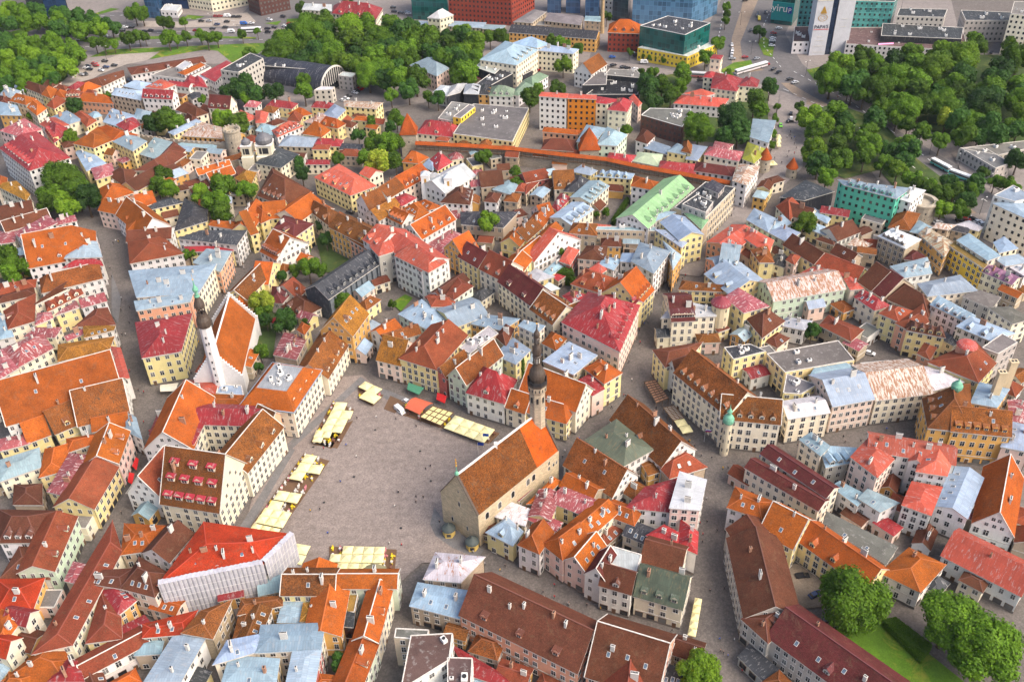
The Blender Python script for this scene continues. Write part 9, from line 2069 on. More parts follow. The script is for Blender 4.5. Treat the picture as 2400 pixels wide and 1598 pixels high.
# slope facing the camera
 for side in (0,1):
  A_,B_=(L_[0],L_[1])if side==0 else (L_[2],L_[3]);R1_,R2_=(r1,r2_)if side==0 else (r2_,r1)
  m_=lerp(A_,B_,.5);rm_=lerp(R1_,R2_,.5);nx,ny=m_[0]-rm_[0],m_[1]-rm_[1];ln=math.hypot(nx,ny)or 1
  face=-(nx*(m_[0]+cx)+ny*(m_[1]+cy))/ln/math.hypot(m_[0]+cx,m_[1]+cy)
  if face<-.15:continue
  ang=math.atan2(B_[1]-A_[1],B_[0]-A_[0])
  if side==1 and face<.2:continue
  if nd_:
   rows=3 if nd_>9 or (nd_==9 and typ=='G')else 1
   for rI in range(rows):
    cnt=nd_ if rows==1 else (5,4,3)[rI]
    for k in range(cnt):
     t=(k+.5)/cnt;f=(.16 if rows==1 else (.12,.42,.68)[rI])
     e_=lerp(A_,B_,t*.9+.05);r_=lerp(R1_,R2_,t*.9+.05);p=lerp(e_,r_,f);z=hE+(hR-hE)*f
     sc=1.45 if rows>1 else random.choice((1,1.1))
     d_=link('dormer',DORM,rf,wcol if rc!='Z' else rcol,(*p,z),ang,(sc,sc,sc))
     dc=rcol if rows==1 else hexc('A02838')
     link('dormer_roof',DROOF if (idx%3 and rows==1)else DSHED,d_,dc);link('window',DPANE,d_,None,(0,-.01,.05))
  if ns_==0 and not far and random.random()<.3 and Ld>8 and not nd_:ns_=random.choice((1,2,3))
  for k in range(ns_):
   t=.12+.76*(k+.5)/ns_;f=random.choice((.35,.55,.5));e_=lerp(A_,B_,t);r_=lerp(R1_,R2_,t);p=lerp(e_,r_,f);z=hE+(hR-hE)*f
   run=math.dist(e_,r_)or 1;o=link('skylight',SKYL,rf,None,(*p,z+.03));o.rotation_euler=(math.atan2(hR-hE,run),0,ang)
# ---------------------------------------------------------------- the town hall
def vec2(a,b):v=Vector((b[0]-a[0],b[1]-a[1]));return v,v.length
th_sw=Vector((-11.9,203.2));th_nw=Vector((-23.9,213.9));th_se=Vector((14.4,231.0));th_ne=th_se+(th_nw-th_sw)
root=bpy.data.objects.new('town_hall',None);C.objects.link(root);root.location=(*th_sw,0)
tag(root,'medieval limestone town hall with a steep tiled roof and slender spire on the open square','town hall')
O2=lambda p:(p.x-th_sw.x,p.y-th_sw.y)
Q=[O2(p)for p in (th_sw,th_se,th_ne,th_nw)]
b=MB();b.prism(Q,-.5,14.0,0,top=0);rw=lerp(Q[0],Q[3],.5);re_=lerp(Q[1],Q[2],.5)
b.face([(*Q[3],14),(*Q[0],14),(*rw,26.6)]);b.face([(*Q[1],14),(*Q[2],14),(*re_,26.6)])
TW=b.build('walls',[m_plaster('town_hall_stone',.9)],root,(.56,.46,.31))
def slope(a,b_,t0,t1,m):return None
b=MB()
Pw,Ps=(*lerp(rw,re_,.01),26.3),(*lerp(rw,re_,.74),26.3)
b.face([(*lerp(Q[0],Q[1],.01),13.7),(*lerp(Q[0],Q[1],.72),13.7),Ps,Pw]);b.face([(*lerp(Q[3],Q[2],.72),13.7),(*lerp(Q[3],Q[2],.01),13.7),Pw,Ps])
rf=b.build('roof',[M['oldtile']],root,hexc('6C3D16'))
b=MB();Pe=(*lerp(rw,re_,.99),26.3)
b.face([(*lerp(Q[0],Q[1],.72),13.72),(*lerp(Q[0],Q[1],.99),13.72),Pe,Ps]);b.face([(*lerp(Q[3],Q[2],.99),13.72),(*lerp(Q[3],Q[2],.72),13.72),Ps,Pe])
b.build('new_tiles',[M['tile']],rf,hexc('B25010'))
b=MB();bar(b,(*rw,26.25),(*re_,26.25),.6,.35);b.build('ridge_tiles',[M['white']],rf)
b=MB()
for e,r in ((Q[0],rw),(Q[3],rw),(Q[1],re_),(Q[2],re_)):bar(b,(*e,13.9),(*r,26.5),.8,.35)
b.build('gable_coping',[M['spire']],TW)
AW=MB();n_=8
ring=[(-.62,-.9)]+[(.62*math.cos(math.pi-k*math.pi/n_),.35+.62*math.sin(math.pi-k*math.pi/n_)+.3)for k in range(n_+1)]+[(.62,-.9)]
AW.face([(x,-.04,z)for x,z in ring],1)
for k in range(len(ring)):
 p,q_=ring[k],ring[(k+1)%len(ring)];AW.face([(p[0],-.05,p[1]),(q_[0],-.05,q_[1]),(q_[0]*1.35,.02,q_[1]*1.2-.05),(p[0]*1.35,.02,p[1]*1.2-.05)],0)
AWM=AW.mesh('arched_window',[M['chim'],M['glass']])
angS=math.atan2(Q[1][1]-Q[0][1],Q[1][0]-Q[0][0]);angW=math.atan2(Q[0][1]-Q[3][1],Q[0][0]-Q[3][0])
for t,z,s in ((.1,10.8,1.2),(.25,10.8,1.2),(.41,10.8,1.2),(.6,10.8,1.2),(.67,10.8,1.2),(.87,11.6,.7),(.87,9.3,.7),(.93,9.3,.6),(.97,9.3,.6),(.8,5,.5),(.5,4,.5),(.3,4,.5)):
 link('arched_window',AWM,TW,None,(*lerp(Q[0],Q[1],t),z),angS,(s,1,s))
for t,z,s in ((.28,4.5,.85),(.68,4.5,.85),(.5,13.5,.9),(.5,19,.45)):link('arched_window',AWM,TW,None,(*lerp(Q[3],Q[0],t),z),angW,(s*.7,1,s))
b=MB();b.box(-.5,-.5,23,.5,.5,27.5);o=b.build('chimney',[M['white']],rf);o.location=(*lerp(rw,re_,.45),0)
# gilded finials on the west gable
b=MB();b.lathe([(.5,26.4),(.75,27),(.5,27.6),(.15,27.8),(.1,30)],8,0);b.lathe([(.25,30),(.3,30.4),(.05,30.8),(.3,31.4),(.08,32),(.22,32.6),(0,33.4)],8,1)
o=b.build('gilded_finial',[M['copper'],M['gold']],root);o.location=(*rw,0)
# spire
sp=bpy.data.objects.new('spire',None);C.objects.link(sp);sp.parent=root;sp.location=(7.6-th_sw.x,235.1-th_sw.y,0)
b=MB();b.lathe([(2.75,10),(2.7,24),(2.65,36.4),(3.1,37.4),(3.1,39.3)],8,0,rot=.39)
for k in range(8):
 a=.39+math.pi/8+k*math.pi/4;T=Matrix.Rotation(a+math.pi/2,4,'Z')
 for z,s in ((34.0,1.0),(38.2,.5)):
  for x in ((0,)if s==1 else (-.6,.6)):
   c=Vector((math.cos(a)*2.62 if s==1 else math.cos(a)*2.92,math.sin(a)*2.62 if s==1 else math.sin(a)*2.92,z));b.box(-.32*s+x,-.06,-1.1*s,.32*s+x,.06,1.1*s,1,Matrix.Translation(c)@T)
b.build('shaft',[M['stone'],M['dark']],sp,(.50,.42,.31))
b=MB();b.lathe([(3.0,39.2),(3.35,39.6),(3.35,40.3)],8,0,rot=.39);b.lathe([(3.35,40.3),(3.35,41.6),(3.15,41.6)],8,1,rot=.39)
b.build('balcony',[M['spire'],M['dark']],sp)
b=MB();b.lathe([(2.4,40.3),(2.45,41.5),(2.65,42.6),(2.6,43.8),(2.2,45.0),(1.7,45.9),(1.35,47.0),(1.25,47.8)],16,0)
b.lathe([(1.45,47.8),(1.45,48.1),(1.1,48.1)],8,0);b.lathe([(1.4,50.3),(1.4,50.6),(1.1,50.9),(1.45,51.7),(1.45,52.8),(1.2,54),(.8,54.9),(.75,55.6)],16,0)
b.lathe([(1.1,57.3),(.75,57.7),(1.0,58.4),(.95,59.2),(.55,60),(.25,60.8),(.1,62),(.04,66)],12,0)
for k in range(8):
 a=.39+k*math.pi/4
 for r,z0,z1 in ((1.15,48,50.4),(.75,55.4,57.5)):b.lathe([(.17,z0),(.17,z1)],5,0,cx=math.cos(a)*r,cy=math.sin(a)*r)
b.build('onion_domes',[M['spire']],sp)
b=MB();b.lathe([(.95,47.8),(.95,50.6)],8,0);b.lathe([(.55,55.4),(.55,57.5)],8,0);b.build('lantern_core',[M['chim']],sp)
b=MB();b.lathe([(0,62.6),(.28,62.9),(0,63.2)],8,0);b.box(-.05,-.5,64.2,.05,.6,64.9,0);b.build('weather_vane',[M['gold']],sp)
# kiosks at the west gable
KR=m_fixed('kiosk_roof_lead',(.07,.085,.08),.6)
def kiosk(x,y,label):
 e=bpy.data.objects.new('kiosk',None);C.objects.link(e);e.location=(x,y,0);tag(e,label,'kiosk','kiosks under the town hall gable')
 b=MB();b.lathe([(2.0,0),(2.0,3.4)],6,0);b.box(-.7,-1.75,.9,.7,-1.6,2.2,1);b.build('walls',[M['plaster'],M['glass']],e,hexc('DDBE6C'))
 b=MB();b.lathe([(2.35,3.2),(2.3,3.4),(1.9,3.9),(1.3,4.3),(.6,4.9),(.2,5.6),(0,6)],12,0);b.build('roof',[KR],e)
kx,ky=(-21.86,208.16);kiosk(kx,ky,'yellow kiosk with a domed roof at the middle of the town hall gable')
kx,ky=(-14.29,202.42);kiosk(kx,ky,'yellow kiosk with a domed roof at the corner of the town hall gable')
# ---------------------------------------------------------------- white church with stepped gables
P1,P2,hw,cE,cR=Vector((-109.8,280.2)),Vector((-111.8,317.7)),8.2,9.0,20.8
u=(P2-P1).normalized();n=Vector((-u.y,u.x))
root=bpy.data.objects.new('stepped_gable_church',None);C.objects.link(root);root.location=(*P1,0)
tag(root,'white church with stepped gables, orange tiled roof and a slim dark-capped bell tower','church')
loc=lambda a,s:(u.x*a+n.x*s,u.y*a+n.y*s);Ln=(P2-P1).length
Q=[loc(0,-hw),loc(Ln,-hw),loc(Ln,hw),loc(0,hw)]
if (Q[1][0]-Q[0][0])*(Q[2][1]-Q[0][1])-(Q[1][1]-Q[0][1])*(Q[2][0]-Q[0][0])<0:Q=[Q[3],Q[2],Q[1],Q[0]]
b=MB();b.prism(Q,-.5,cE,0,top=0);CW=b.build('walls',[M['plaster']],root,(.72,.70,.67))
add_roof(root,[lerp(Q[0],Q[1],.01),lerp(Q[0],Q[1],.99),lerp(Q[3],Q[2],.99),lerp(Q[3],Q[2],.01)],cE,cR,0,0,'tile',hexc('984E18'))
b=MB();bar(b,(*loc(0,0),cR-.05),(*loc(Ln,0),cR-.05),.6,.3);b.build('ridge_tiles',[M['white']],root)
for a in (-.25,Ln+.25):
 b=MB();st=11
 for k in range(-st,st+1):
  s0=(k-.5)*hw*1.06/st;s1=(k+.5)*hw*1.06/st;zt=cR+.9-abs(k)*(cR-cE)/st
  A_,B_=loc(a-.35,s0),loc(a-.35,s1);C_,D_=loc(a+.35,s1),loc(a+.35,s0)
  b.prism([A_,B_,C_,D_][::-1]if n.x*u.y-n.y*u.x>0 else [A_,B_,C_,D_],0,zt,0)
  m2=[lerp(A_,C_,t)for t in (0,1)]
  b.prism([loc(a-.45,s0-.05),loc(a-.45,s1+.05),loc(a+.45,s1+.05),loc(a+.45,s0-.05)],zt,zt+.22,1)
 b.build('stepped_gable',[M['plaster'],M['white']],root,(.72,.70,.68))
sp=bpy.data.objects.new('bell_tower',None);C.objects.link(sp);sp.parent=root;sp.location=(*loc(-.3,0),0)
b=MB();b.lathe([(2.35,0),(2.3,20),(2.1,33.6)],8,0,rot=.39)
for z in (3,6,9,12,15,18):b.box(-.25,-2.3,z,.25,-2.0,z+.9,1)
for z,x in ((22,0),(26,-.7),(26.5,.9),(29,0)):b.box(x*.7-.25,-2.2,z,x*.7+.25,-1.7,z+.9,1)
b.build('shaft',[M['plaster'],M['dark']],sp,(.74,.72,.70))
b=MB();b.lathe([(2.2,33.4),(2.5,33.7),(2.65,35),(2.5,36.5),(1.9,37.8),(1.7,38.8),(1.7,39.2),(.9,39.2)],12,0)
b.lathe([(1.7,41.6),(1.9,42),(1.8,43.2),(1.3,44.6),(.9,45.6),(.9,46)],12,0)
for k in range(8):a=k*math.pi/4;b.lathe([(.2,39),(.2,41.7)],5,0,cx=math.cos(a)*1.4,cy=math.sin(a)*1.4)
b.build('onion_domes',[M['spire']],sp)
b=MB();b.lathe([(.9,46),(1.0,46.4),(.6,46.6),(.6,48.2),(1.0,48.6),(1.1,49.2),(.6,50.2),(.25,51.2),(.08,53)],8,0);b.build('lantern',[M['copper']],sp)
b=MB();b.lathe([(0,52.8),(.32,53.2),(0,53.6),(.05,53.7),(.05,55.5)],8,0);b.build('finial',[M['gold']],sp)
# ---------------------------------------------------------------- domed church towers, white church turrets
def tower(name,par,x,y,parts):
 e=bpy.data.objects.new(name,None);C.objects.link(e);e.parent=par;e.location=(x-par.location.x,y-par.location.y,0)
 for pn,f,mats,col in parts:
  b=MB();f(b);b.build(pn,mats,e,col)
 return e
def f_a(b):
 b.box(-3.2,-3.2,0,3.2,3.2,9.5);b.box(-2.6,-2.6,9.5,2.6,2.6,15.5);b.box(-3.0,-3.0,9.3,3.0,3.0,9.8,2);b.box(-2.9,-2.9,15.3,2.9,2.9,15.9,2)
 for s in (-1,1):b.box(-.6+s*1.2,-2.66,11,.6+s*1.2-.3,-2.5,14.3,1)
 b.box(-.6,-2.66,11,.6,-2.5,14.3,1)
def S_(f,k):
 def g(b):f(b);b.v=[(x*k,y*k,z)for x,y,z in b.v]
 return g
def f_d(b):b.lathe([(2.7,15.9),(3.0,17),(2.9,18.4),(2.2,19.8),(1.2,20.8),(.3,21.4),(.2,22)],16)
def f_c(b):b.box(-.07,-.07,21.8,.07,.07,24.4);b.box(-.6,-.07,23.2,.6,.07,23.4)
DC=bpy.data.objects.new('domed_church',None);C.objects.link(DC);DC.location=(*(-126.90,467.66),0);tag(DC,'pair of grey-domed cream church belfries topped by gilded crosses','church')
x,y=(-126.90,467.66);tower('belfry_tower',DC,x,y,[('belfry',S_(f_a,1.45),[M['plaster'],M['dark'],M['white']],(.70,.64,.48)),('dome',S_(f_d,1.5),[m_fixed('dome_lead',(.13,.13,.14),.5,.4)],None),('cross',f_c,[M['gold']],None)])
x,y=(-136.20,466.27);tower('belfry_tower',DC,x,y,[('belfry',f_a,[M['plaster'],M['dark'],M['white']],(.70,.64,.48)),('dome',lambda b:b.lathe([(2.2,15.9),(2.5,16.6),(2.2,17.8),(1,18.8),(.2,19.6)],16),[m_fixed('dome_lead',(.13,.13,.14),.5,.4)],None),('cross',lambda b:(b.box(-.07,-.07,19.4,.07,.07,22),b.box(-.5,-.07,21,.5,.07,21.2)),[M['gold']],None)])
def f_t(b):
 b.box(-2,-2,0,2,2,15.5);b.box(-2.2,-2.2,15.3,2.2,2.2,15.8)
 b.box(-.5,-2.06,11.5,.5,-1.9,14,1);b.box(-2.06,-.5,11.5,-1.9,.5,14,1)
TC=bpy.data.objects.new('twin_towered_church',None);C.objects.link(TC);TC.location=(*(-35.22,432.41),0);tag(TC,'white pedimented church front between two square turrets with grey pyramid caps','church')
for (px_,py_),w_ in (((-40.38,427.11),'left'),((-28.94,423.71),'right')):
 tower('turret',TC,px_,py_,[('shaft',f_t,[M['plaster'],M['gold']],(.78,.77,.75)),('roof',lambda b:b.lathe([(3.1,15.8),(0,17.6)],4,rot=math.pi/4),[M['metal']],(.5,.55,.6))])
A_,B_=Vector((-41.05,434.14)),Vector((-29.42,430.69));b=MB();d_=(B_-A_).normalized();n_=Vector((d_.y,-d_.x));
b.prism([tuple(A_-n_*2),tuple(B_-n_*2),tuple(B_+n_*1.8),tuple(A_+n_*1.8)][::-1]if d_.x*n_.y-d_.y*n_.x>0 else [tuple(A_+n_*1.8),tuple(B_+n_*1.8),tuple(B_-n_*2),tuple(A_-n_*2)],0,12)
m_=(A_+B_)/2;b.face([(*(A_+n_*1.75),12),(*(B_+n_*1.75),12),(*(m_+n_*1.75),14.6)]);b.v=[(v[0]-TC.location.x,v[1]-TC.location.y,v[2])for v in b.v];b.build('front_wall',[M['plaster']],TC,(.78,.77,.75))
# ---------------------------------------------------------------- town wall and its towers
def town_wall(pts,z1,roofed,label):
 e=bpy.data.objects.new('town_wall',None);C.objects.link(e);e.location=(*pts[0],0);tag(e,label,'town wall')
 P=[Vector((p[0]-pts[0][0],p[1]-pts[0][1]))for p in pts];b=MB();r=MB();k_=MB()
 for p,q_ in zip(P,P[1:]):
  d=(q_-p).normalized();n=Vector((d.y,-d.x));L=(q_-p).length
  q4=[tuple(p+n*1.0),tuple(q_+n*1.0),tuple(q_-n*1.0),tuple(p-n*1.0)];b.prism(q4,-.5,z1-(2.6 if roofed else 0))
  if roofed:
   q5=[tuple(p-n*.3),tuple(q_-n*.3),tuple(q_-n*1.0),tuple(p-n*1.0)];b.prism(q5,z1-2.6,z1+.3)
   for s,zz in ((1.7,z1),(-1.3,z1+.1)):
    F=[(*(p+n*s),zz),(*(q_+n*s),zz),(*q_,z1+1.3),(*p,z1+1.3)];r.face(F if s>0 else F[::-1])
    F=[(x_,y_,z_-.2)for x_,y_,z_ in F];r.face(F[::-1]if s>0 else F)
   for k in range(int(L/2.4)):
    c=p+d*(k*2.4+.8)+n*1.45;k_.box(c.x-.1,c.y-.1,z1-3.1,c.x+.1,c.y+.1,z1+.1);c2=p+d*(k*2.4+.8);bar(k_,(c.x,c.y,z1-3.2),(c2.x,c2.y,z1-3.2),.2,.2)
   bar(k_,(*(p+n*1.45),z1-2.7),(*(q_+n*1.45),z1-2.7),.6,.12);bar(k_,(*(p+n*1.5),z1-1.8),(*(q_+n*1.5),z1-1.8),.08,.1)
  else :
   for k in range(int(L/3)):
    c=p+d*(k*3+.5);c2=c+d*1.6;b.prism([tuple(c+n*1.0),tuple(c2+n*1.0),tuple(c2+n*.4),tuple(c+n*.4)],z1,z1+1.1)
 b.build('stone_wall',[m_plaster('town_wall_stone',1.0)],e,(.36,.31,.25))
 if roofed:r.build('walkway_roof',[M['tile']],e,hexc('A84E1A'));k_.build('walkway_timber',[M['wood']],e)
town_wall([(-48.56,475.85),(-21.94,471.00),(2.93,465.80),(27.23,457.71),(51.39,450.27),(67.39,441.12),(87.56,431.94),(109.27,421.13)],9,1,'long limestone town wall with a covered walkway under a narrow orange roof')
town_wall([(-203.41,499.95),(-184.99,493.29),(-167.46,488.91),(-151.80,486.82)],7,0,'battlemented grey stretch of town wall running to the round tower')
def cone_tower(x,y,r,h,rh,label,square=0,flat=0):
 e=bpy.data.objects.new('wall_tower',None);C.objects.link(e);e.location=(x,y,0);tag(e,label,'tower','towers of the town wall')
 b=MB();n_=4 if square else 18;ro_=math.pi/4 if square else 0;k=1.414 if square else 1
 b.lathe([(r*k*1.04,-.5),(r*k,h)],n_,0,rot=ro_);
 for a in (0,1):b.box(-.35+a*.0,-r-.06,h*.62-a*3,.35,-r+.3,h*.62+1-a*3,1)
 if flat:
  b.lathe([(r*k,h),(r*1.1,h+.4),(r*1.1,h+1.2),(r*.8,h+1.2),(r*.8,h-.5),(0,h-.5)],n_,0)
  if flat==2:
   for j in range(12):a=j*math.pi/6;b.box(-.45,-.3,h+1.2,.45,.3,h+2.1,0,Matrix.Translation((math.cos(a)*r*.95,math.sin(a)*r*.95,0))@Matrix.Rotation(a+math.pi/2,4,'Z'))
 b.build('stone_shaft',[M['stone'],M['dark']],e,(.42,.37,.29))
 if not flat:b=MB();b.lathe([(r*k*1.15,h-.1),(r*k*1.15,h+.1),(0.05,h+rh)],n_,0,rot=ro_);b.build('roof',[M['tile']],e,hexc('A04A1C'))
x,y=(-52.35,482.37);cone_tower(x,y,4.1,13,10.5,'square stone wall tower with a tall orange pyramid roof, left of the two',1)
x,y=(43.52,466.74);cone_tower(x,y,5.0,9.0,10.5,'square stone wall tower with an orange pyramid roof in the middle of the wall',1)
x,y=(145.61,442.69);cone_tower(x,y,2.7,5.5,5.5,'small round gate tower with an orange cone roof, right side of the street')
x,y=(133.22,450.13);cone_tower(x,y,3.0,7.5,6,'small round gate tower with an orange cone roof, left side of the street')
x,y=(-148.32,486.09);cone_tower(x,y,4.4,14.5,0,'round grey stone tower with battlements, open at the top',0,2)
x,y=(194.74,397.01);cone_tower(x,y,6.6,9,0,'squat round stone tower with a flat top beside the turquoise block',0,1)
# corner turrets
def turret(x,y,r,z1,label,col,rmat,rcol,prof):
 e=bpy.data.objects.new('corner_turret',None);C.objects.link(e);e.location=(x,y,0);tag(e,label,'turret')
 b=MB();b.lathe([(r,0),(r,z1)],14,0);b.lathe([(r+.25,z1-.3),(r+.3,z1)],14,0)
 for k in (0,2,4):
  a=-2.4+k*math.pi/5
  for z in range(2,int(z1)-1,4):b.box(-.24,-.04,0,.24,.04,1.4,1,Matrix.Translation((math.cos(a)*r,math.sin(a)*r,z))@Matrix.Rotation(a+math.pi/2,4,'Z'))
 b.build('shaft',[M['plaster'],M['glass']],e,col);b=MB();b.lathe([(p[0]*r,z1+p[1])for p in prof],16);b.build('dome',[rmat],e,rcol)
x,y=(72.36,241.77);turret(x,y,1.5,14.5,'round cream corner turret under a bulbous green copper dome',(.66,.58,.42),M['copper'],None,[(1.15,0),(1.3,.7),(1.25,1.8),(.9,2.8),(.45,3.4),(.4,4.2),(.65,4.8),(.35,5.6),(.12,6.4),(.03,8)])
x,y=(82.57,308.98);turret(x,y,3.6,16.3,'round cream stair turret with a low maroon cone roof',(.64,.54,.36),M['metal'],hexc('8A3440'),[(1.12,0),(1.1,.5),(.75,1.6),(.3,2.6),(0,3.2)])
x,y=(150.15,247.81);b=MB();b.lathe([(.5,19),(1.2,20.5),(1.9,21.8),(1.9,22.8),(1.1,24),(.3,24.8),(.1,26)],14);o=b.build('roof_finial',[M['copper']]);o.location=(x,y,0);tag(o,'green copper ball crowning the brown corner pyramid roof','finial')
x,y=(165.36,275.06);turret(x,y,3.4,18.5,'low round lantern dome on the coral-roofed yellow block',(.6,.3,.2),M['metal'],hexc('B04A40'),[(1.1,0),(.9,.8),(.3,1.5),(0,1.7)])
for (px_,py_),k in (((173.25,257.78),0),((166.90,252.25),1)):
 b=MB();b.box(-1.3,-.9,8,1.3,.9,24);b.box(-1.45,-1.05,24,1.45,1.05,24.5)
 for s in (-.6,.6):b.box(s-.3,-.4,24.5,s+.3,.4,24.7,1)
 o=b.build('chimney_stack',[M['plaster'],M['dark']],None,(.62,.50,.32));o.location=(px_,py_,0);tag(o,['tall cream chimney stack behind the copper-ball roof, farther one','tall cream chimney stack behind the copper-ball roof, nearer one'][k],'chimney')
x,y=(68.72,661.32);b=MB();b.lathe([(1.5,0),(1.2,14),(1.0,26),(1.2,26.2),(1.2,27),(.8,27)],10);o=b.build('factory_chimney',[M['brick']],None,(.5,.36,.2));o.location=(x,y,0);tag(o,'slender tan brick factory chimney beside the old stone works','chimney')
# ---------------------------------------------------------------- arch-fronted dark hall
p0,p1,p2=Vector((-111.98,562.07)),Vector((-102.91,583.13)),Vector((-151.91,580.55))
dv=Vector((p0.x-p2.x,p0.y-p2.y)).normalized();nv=Vector((-dv.y,dv.x));Wd=27;Ln=62;base=p0-dv*0
root=bpy.data.objects.new('arched_hall',None);C.objects.link(root);root.location=(p0.x,p0.y,0);root.rotation_euler.z=math.atan2(-dv.y,-dv.x)
tag(root,'big dark hall with a curved barrel roof and a glazed arched end wall','hall')
b=MB();N_=18;rg=[(Wd/2-Wd/2*math.cos(math.pi*k/N_),4+10*math.sin(math.pi*k/N_))for k in range(N_+1)]
for k in range(N_):
 (a,za),(c,zc)=rg[k],rg[k+1];b.face([(0,-a,za),(0,-c,zc),(Ln,-c,zc),(Ln,-a,za)])
b.build('barrel_roof',[M['metal']],root,(.015,.02,.035))
b=MB();b.face([(.15,-a,z)for a,z in rg]+[(.15,-Wd,0),(.15,0,0)],0)
for k in range(N_):(a,za),(c,zc)=rg[k],rg[k+1];bar(b,(-.1,-a,za-.2),(-.1,-c,zc-.2),.8,1.0,1)
b.build('arched_end',[M['glass'],M['chim']],root)
b=MB()
for k in range(1,12):y_=Wd*k/12;b.box(-.15,-y_-.25,4,.1,-y_+.25,4+10*math.sqrt(max(0,1-(2*k/12-1)**2)),0)
b.build('mullions',[M['chim']],root)
b=MB();b.box(.2,-Wd+.1,0,Ln,-.1,4.0);b.build('walls',[M['plaster']],root,(.25,.25,.27))
# ---------------------------------------------------------------- white hotel tower with its emblem
root=bpy.data.objects.new('hotel_tower',None);C.objects.link(root);hx,hy=(198.39,608.25);root.location=(hx,hy,0);hx2,hy2=(223.17,609.34);root.rotation_euler.z=math.atan2(hy2-hy,hx2-hx);Lh=math.hypot(hx2-hx,hy2-hy)
tag(root,'tall white slab hotel tower split by a dark vertical window strip','hotel')
sk=lambda a,c,d0:[(a-d0*.02,d0),(c-d0*.02,d0),(c+24*.24,24),(a+24*.24,24)]
b=MB();b.prism(sk(0,Lh*.42,0),0,74);b.prism(sk(Lh*.57,Lh,0),0,74);b.build('walls',[M['plaster']],root,(.55,.55,.58))
b=MB();b.prism(sk(Lh*.42,Lh*.57,.8),0,73.9);b.build('glazed_strip',[M['glassgrid']],root,(.02,.03,.06))
def text(body,size,loc,mat_,parent,rx=math.pi/2,ext=.05,name='lettering'):
 cu=bpy.data.curves.new(name,'FONT');cu.body=body;cu.size=size;cu.extrude=ext;cu.align_x='CENTER';o=bpy.data.objects.new(name,cu);C.objects.link(o)
 dg=bpy.context.evaluated_depsgraph_get();me=bpy.data.meshes.new_from_object(o.evaluated_get(dg));bpy.data.objects.remove(o)
 me.materials.clear();me.materials.append(mat_);o=bpy.data.objects.new(name,me);C.objects.link(o);o.parent=parent;o.location=loc;o.rotation_euler=(rx,0,0);return o
b=MB();cxh=Lh*.21;b.face([(cxh-2.2,-.15,27),(cxh+2.2,-.15,27),(cxh,-.15,32)])
for k in range(20):
 a,c=2*math.pi*k/20,2*math.pi*(k+1)/20
 for r0,r1 in ((2.6,3.0),(1.2,1.5)):b.face([(cxh+math.cos(t)*r,-.15,24.4+math.sin(t)*r*.75)for t,r in ((a,r0),(a,r1),(c,r1),(c,r0))])
b.build('wall_emblem',[M['gold']],root)
NAVY=m_fixed('navy_letters',(.02,.02,.05));text("PAPA'S",3.1,(cxh,-.15,17.6),NAVY,root);b=MB();b.box(cxh-5,-.2,16.8,cxh+5,-.1,17.1);b.build('red_underline',[M['red']],root)
b=MB()
for z in (35,36.4):b.box(cxh-5,-.2,z,cxh+5,-.1,z+.7)
for x_,z_,w_,h_ in ((cxh-2,12,4,.3),(cxh-3,9.5,6,.3),(cxh-3.5,2,7,.25),(cxh-3.5,6,7,.25),(Lh*.7,18,4,.2),(Lh*.7,23,4,.2)):b.box(x_,-.18,z_,x_+w_,-.08,z_+h_)
b.build('wall_lines',[M['chim']],root)
# sign hall beside the tower
sx,sy=(187.96,671.29);s2x,s2y=(201.38,664.89)
root=bpy.data.objects.new('parking_sign',None);C.objects.link(root);root.location=(sx,sy,3);root.rotation_euler.z=math.atan2(s2y-sy,s2x-sx);Ls=math.hypot(s2x-sx,s2y-sy)
tag(root,'large teal wall sign reading viru with a parking letter','sign')
TEAL=m_fixed('teal_sign',(.01,.22,.22));b=MB();b.box(0,-1.2,0,Ls,-.6,12.5);b.build('sign_board',[TEAL],root);b=MB();b.box(Ls*.73,-1.35,5.5,Ls*.93,-1.2,10);b.build('blue_square',[m_fixed('deep_blue',(.01,.04,.25))],root)
text('viru',7,(Ls*.37,-1.3,6.3),M['white'],root);text('P',4.2,(Ls*.83,-1.45,6.2),M['white'],root)
# lit screen on the podium
sx,sy=(242.75,607.04);s2x,s2y=(249.84,604.97)
root=bpy.data.objects.new('lit_screen',None);C.objects.link(root);root.location=(sx-3,sy-7,1);root.rotation_euler.z=0.05;tag(root,'glowing pink advertising screen on the front of the shopping podium','screen')
b=MB();b.box(-1,0,0,10,.6,9.3);b.build('frame',[M['dark']],root)
def emis(name,c,s):m,t,b_=mat(name);b_.inputs['Base Color'].default_value=(*c,1);b_.inputs['Emission Color'].default_value=(*c,1);b_.inputs['Emission Strength'].default_value=s;return m
b=MB();b.box(-.5,-.1,3.2,9.5,0,8.9);b.build('display',[emis('screen_pink',(.85,.35,.6),.6)],root);b=MB();b.box(.8,-.2,4.4,4,-.1,7.8);b.build('display_block',[emis('screen_red',(.8,.02,.08),.6)],root)
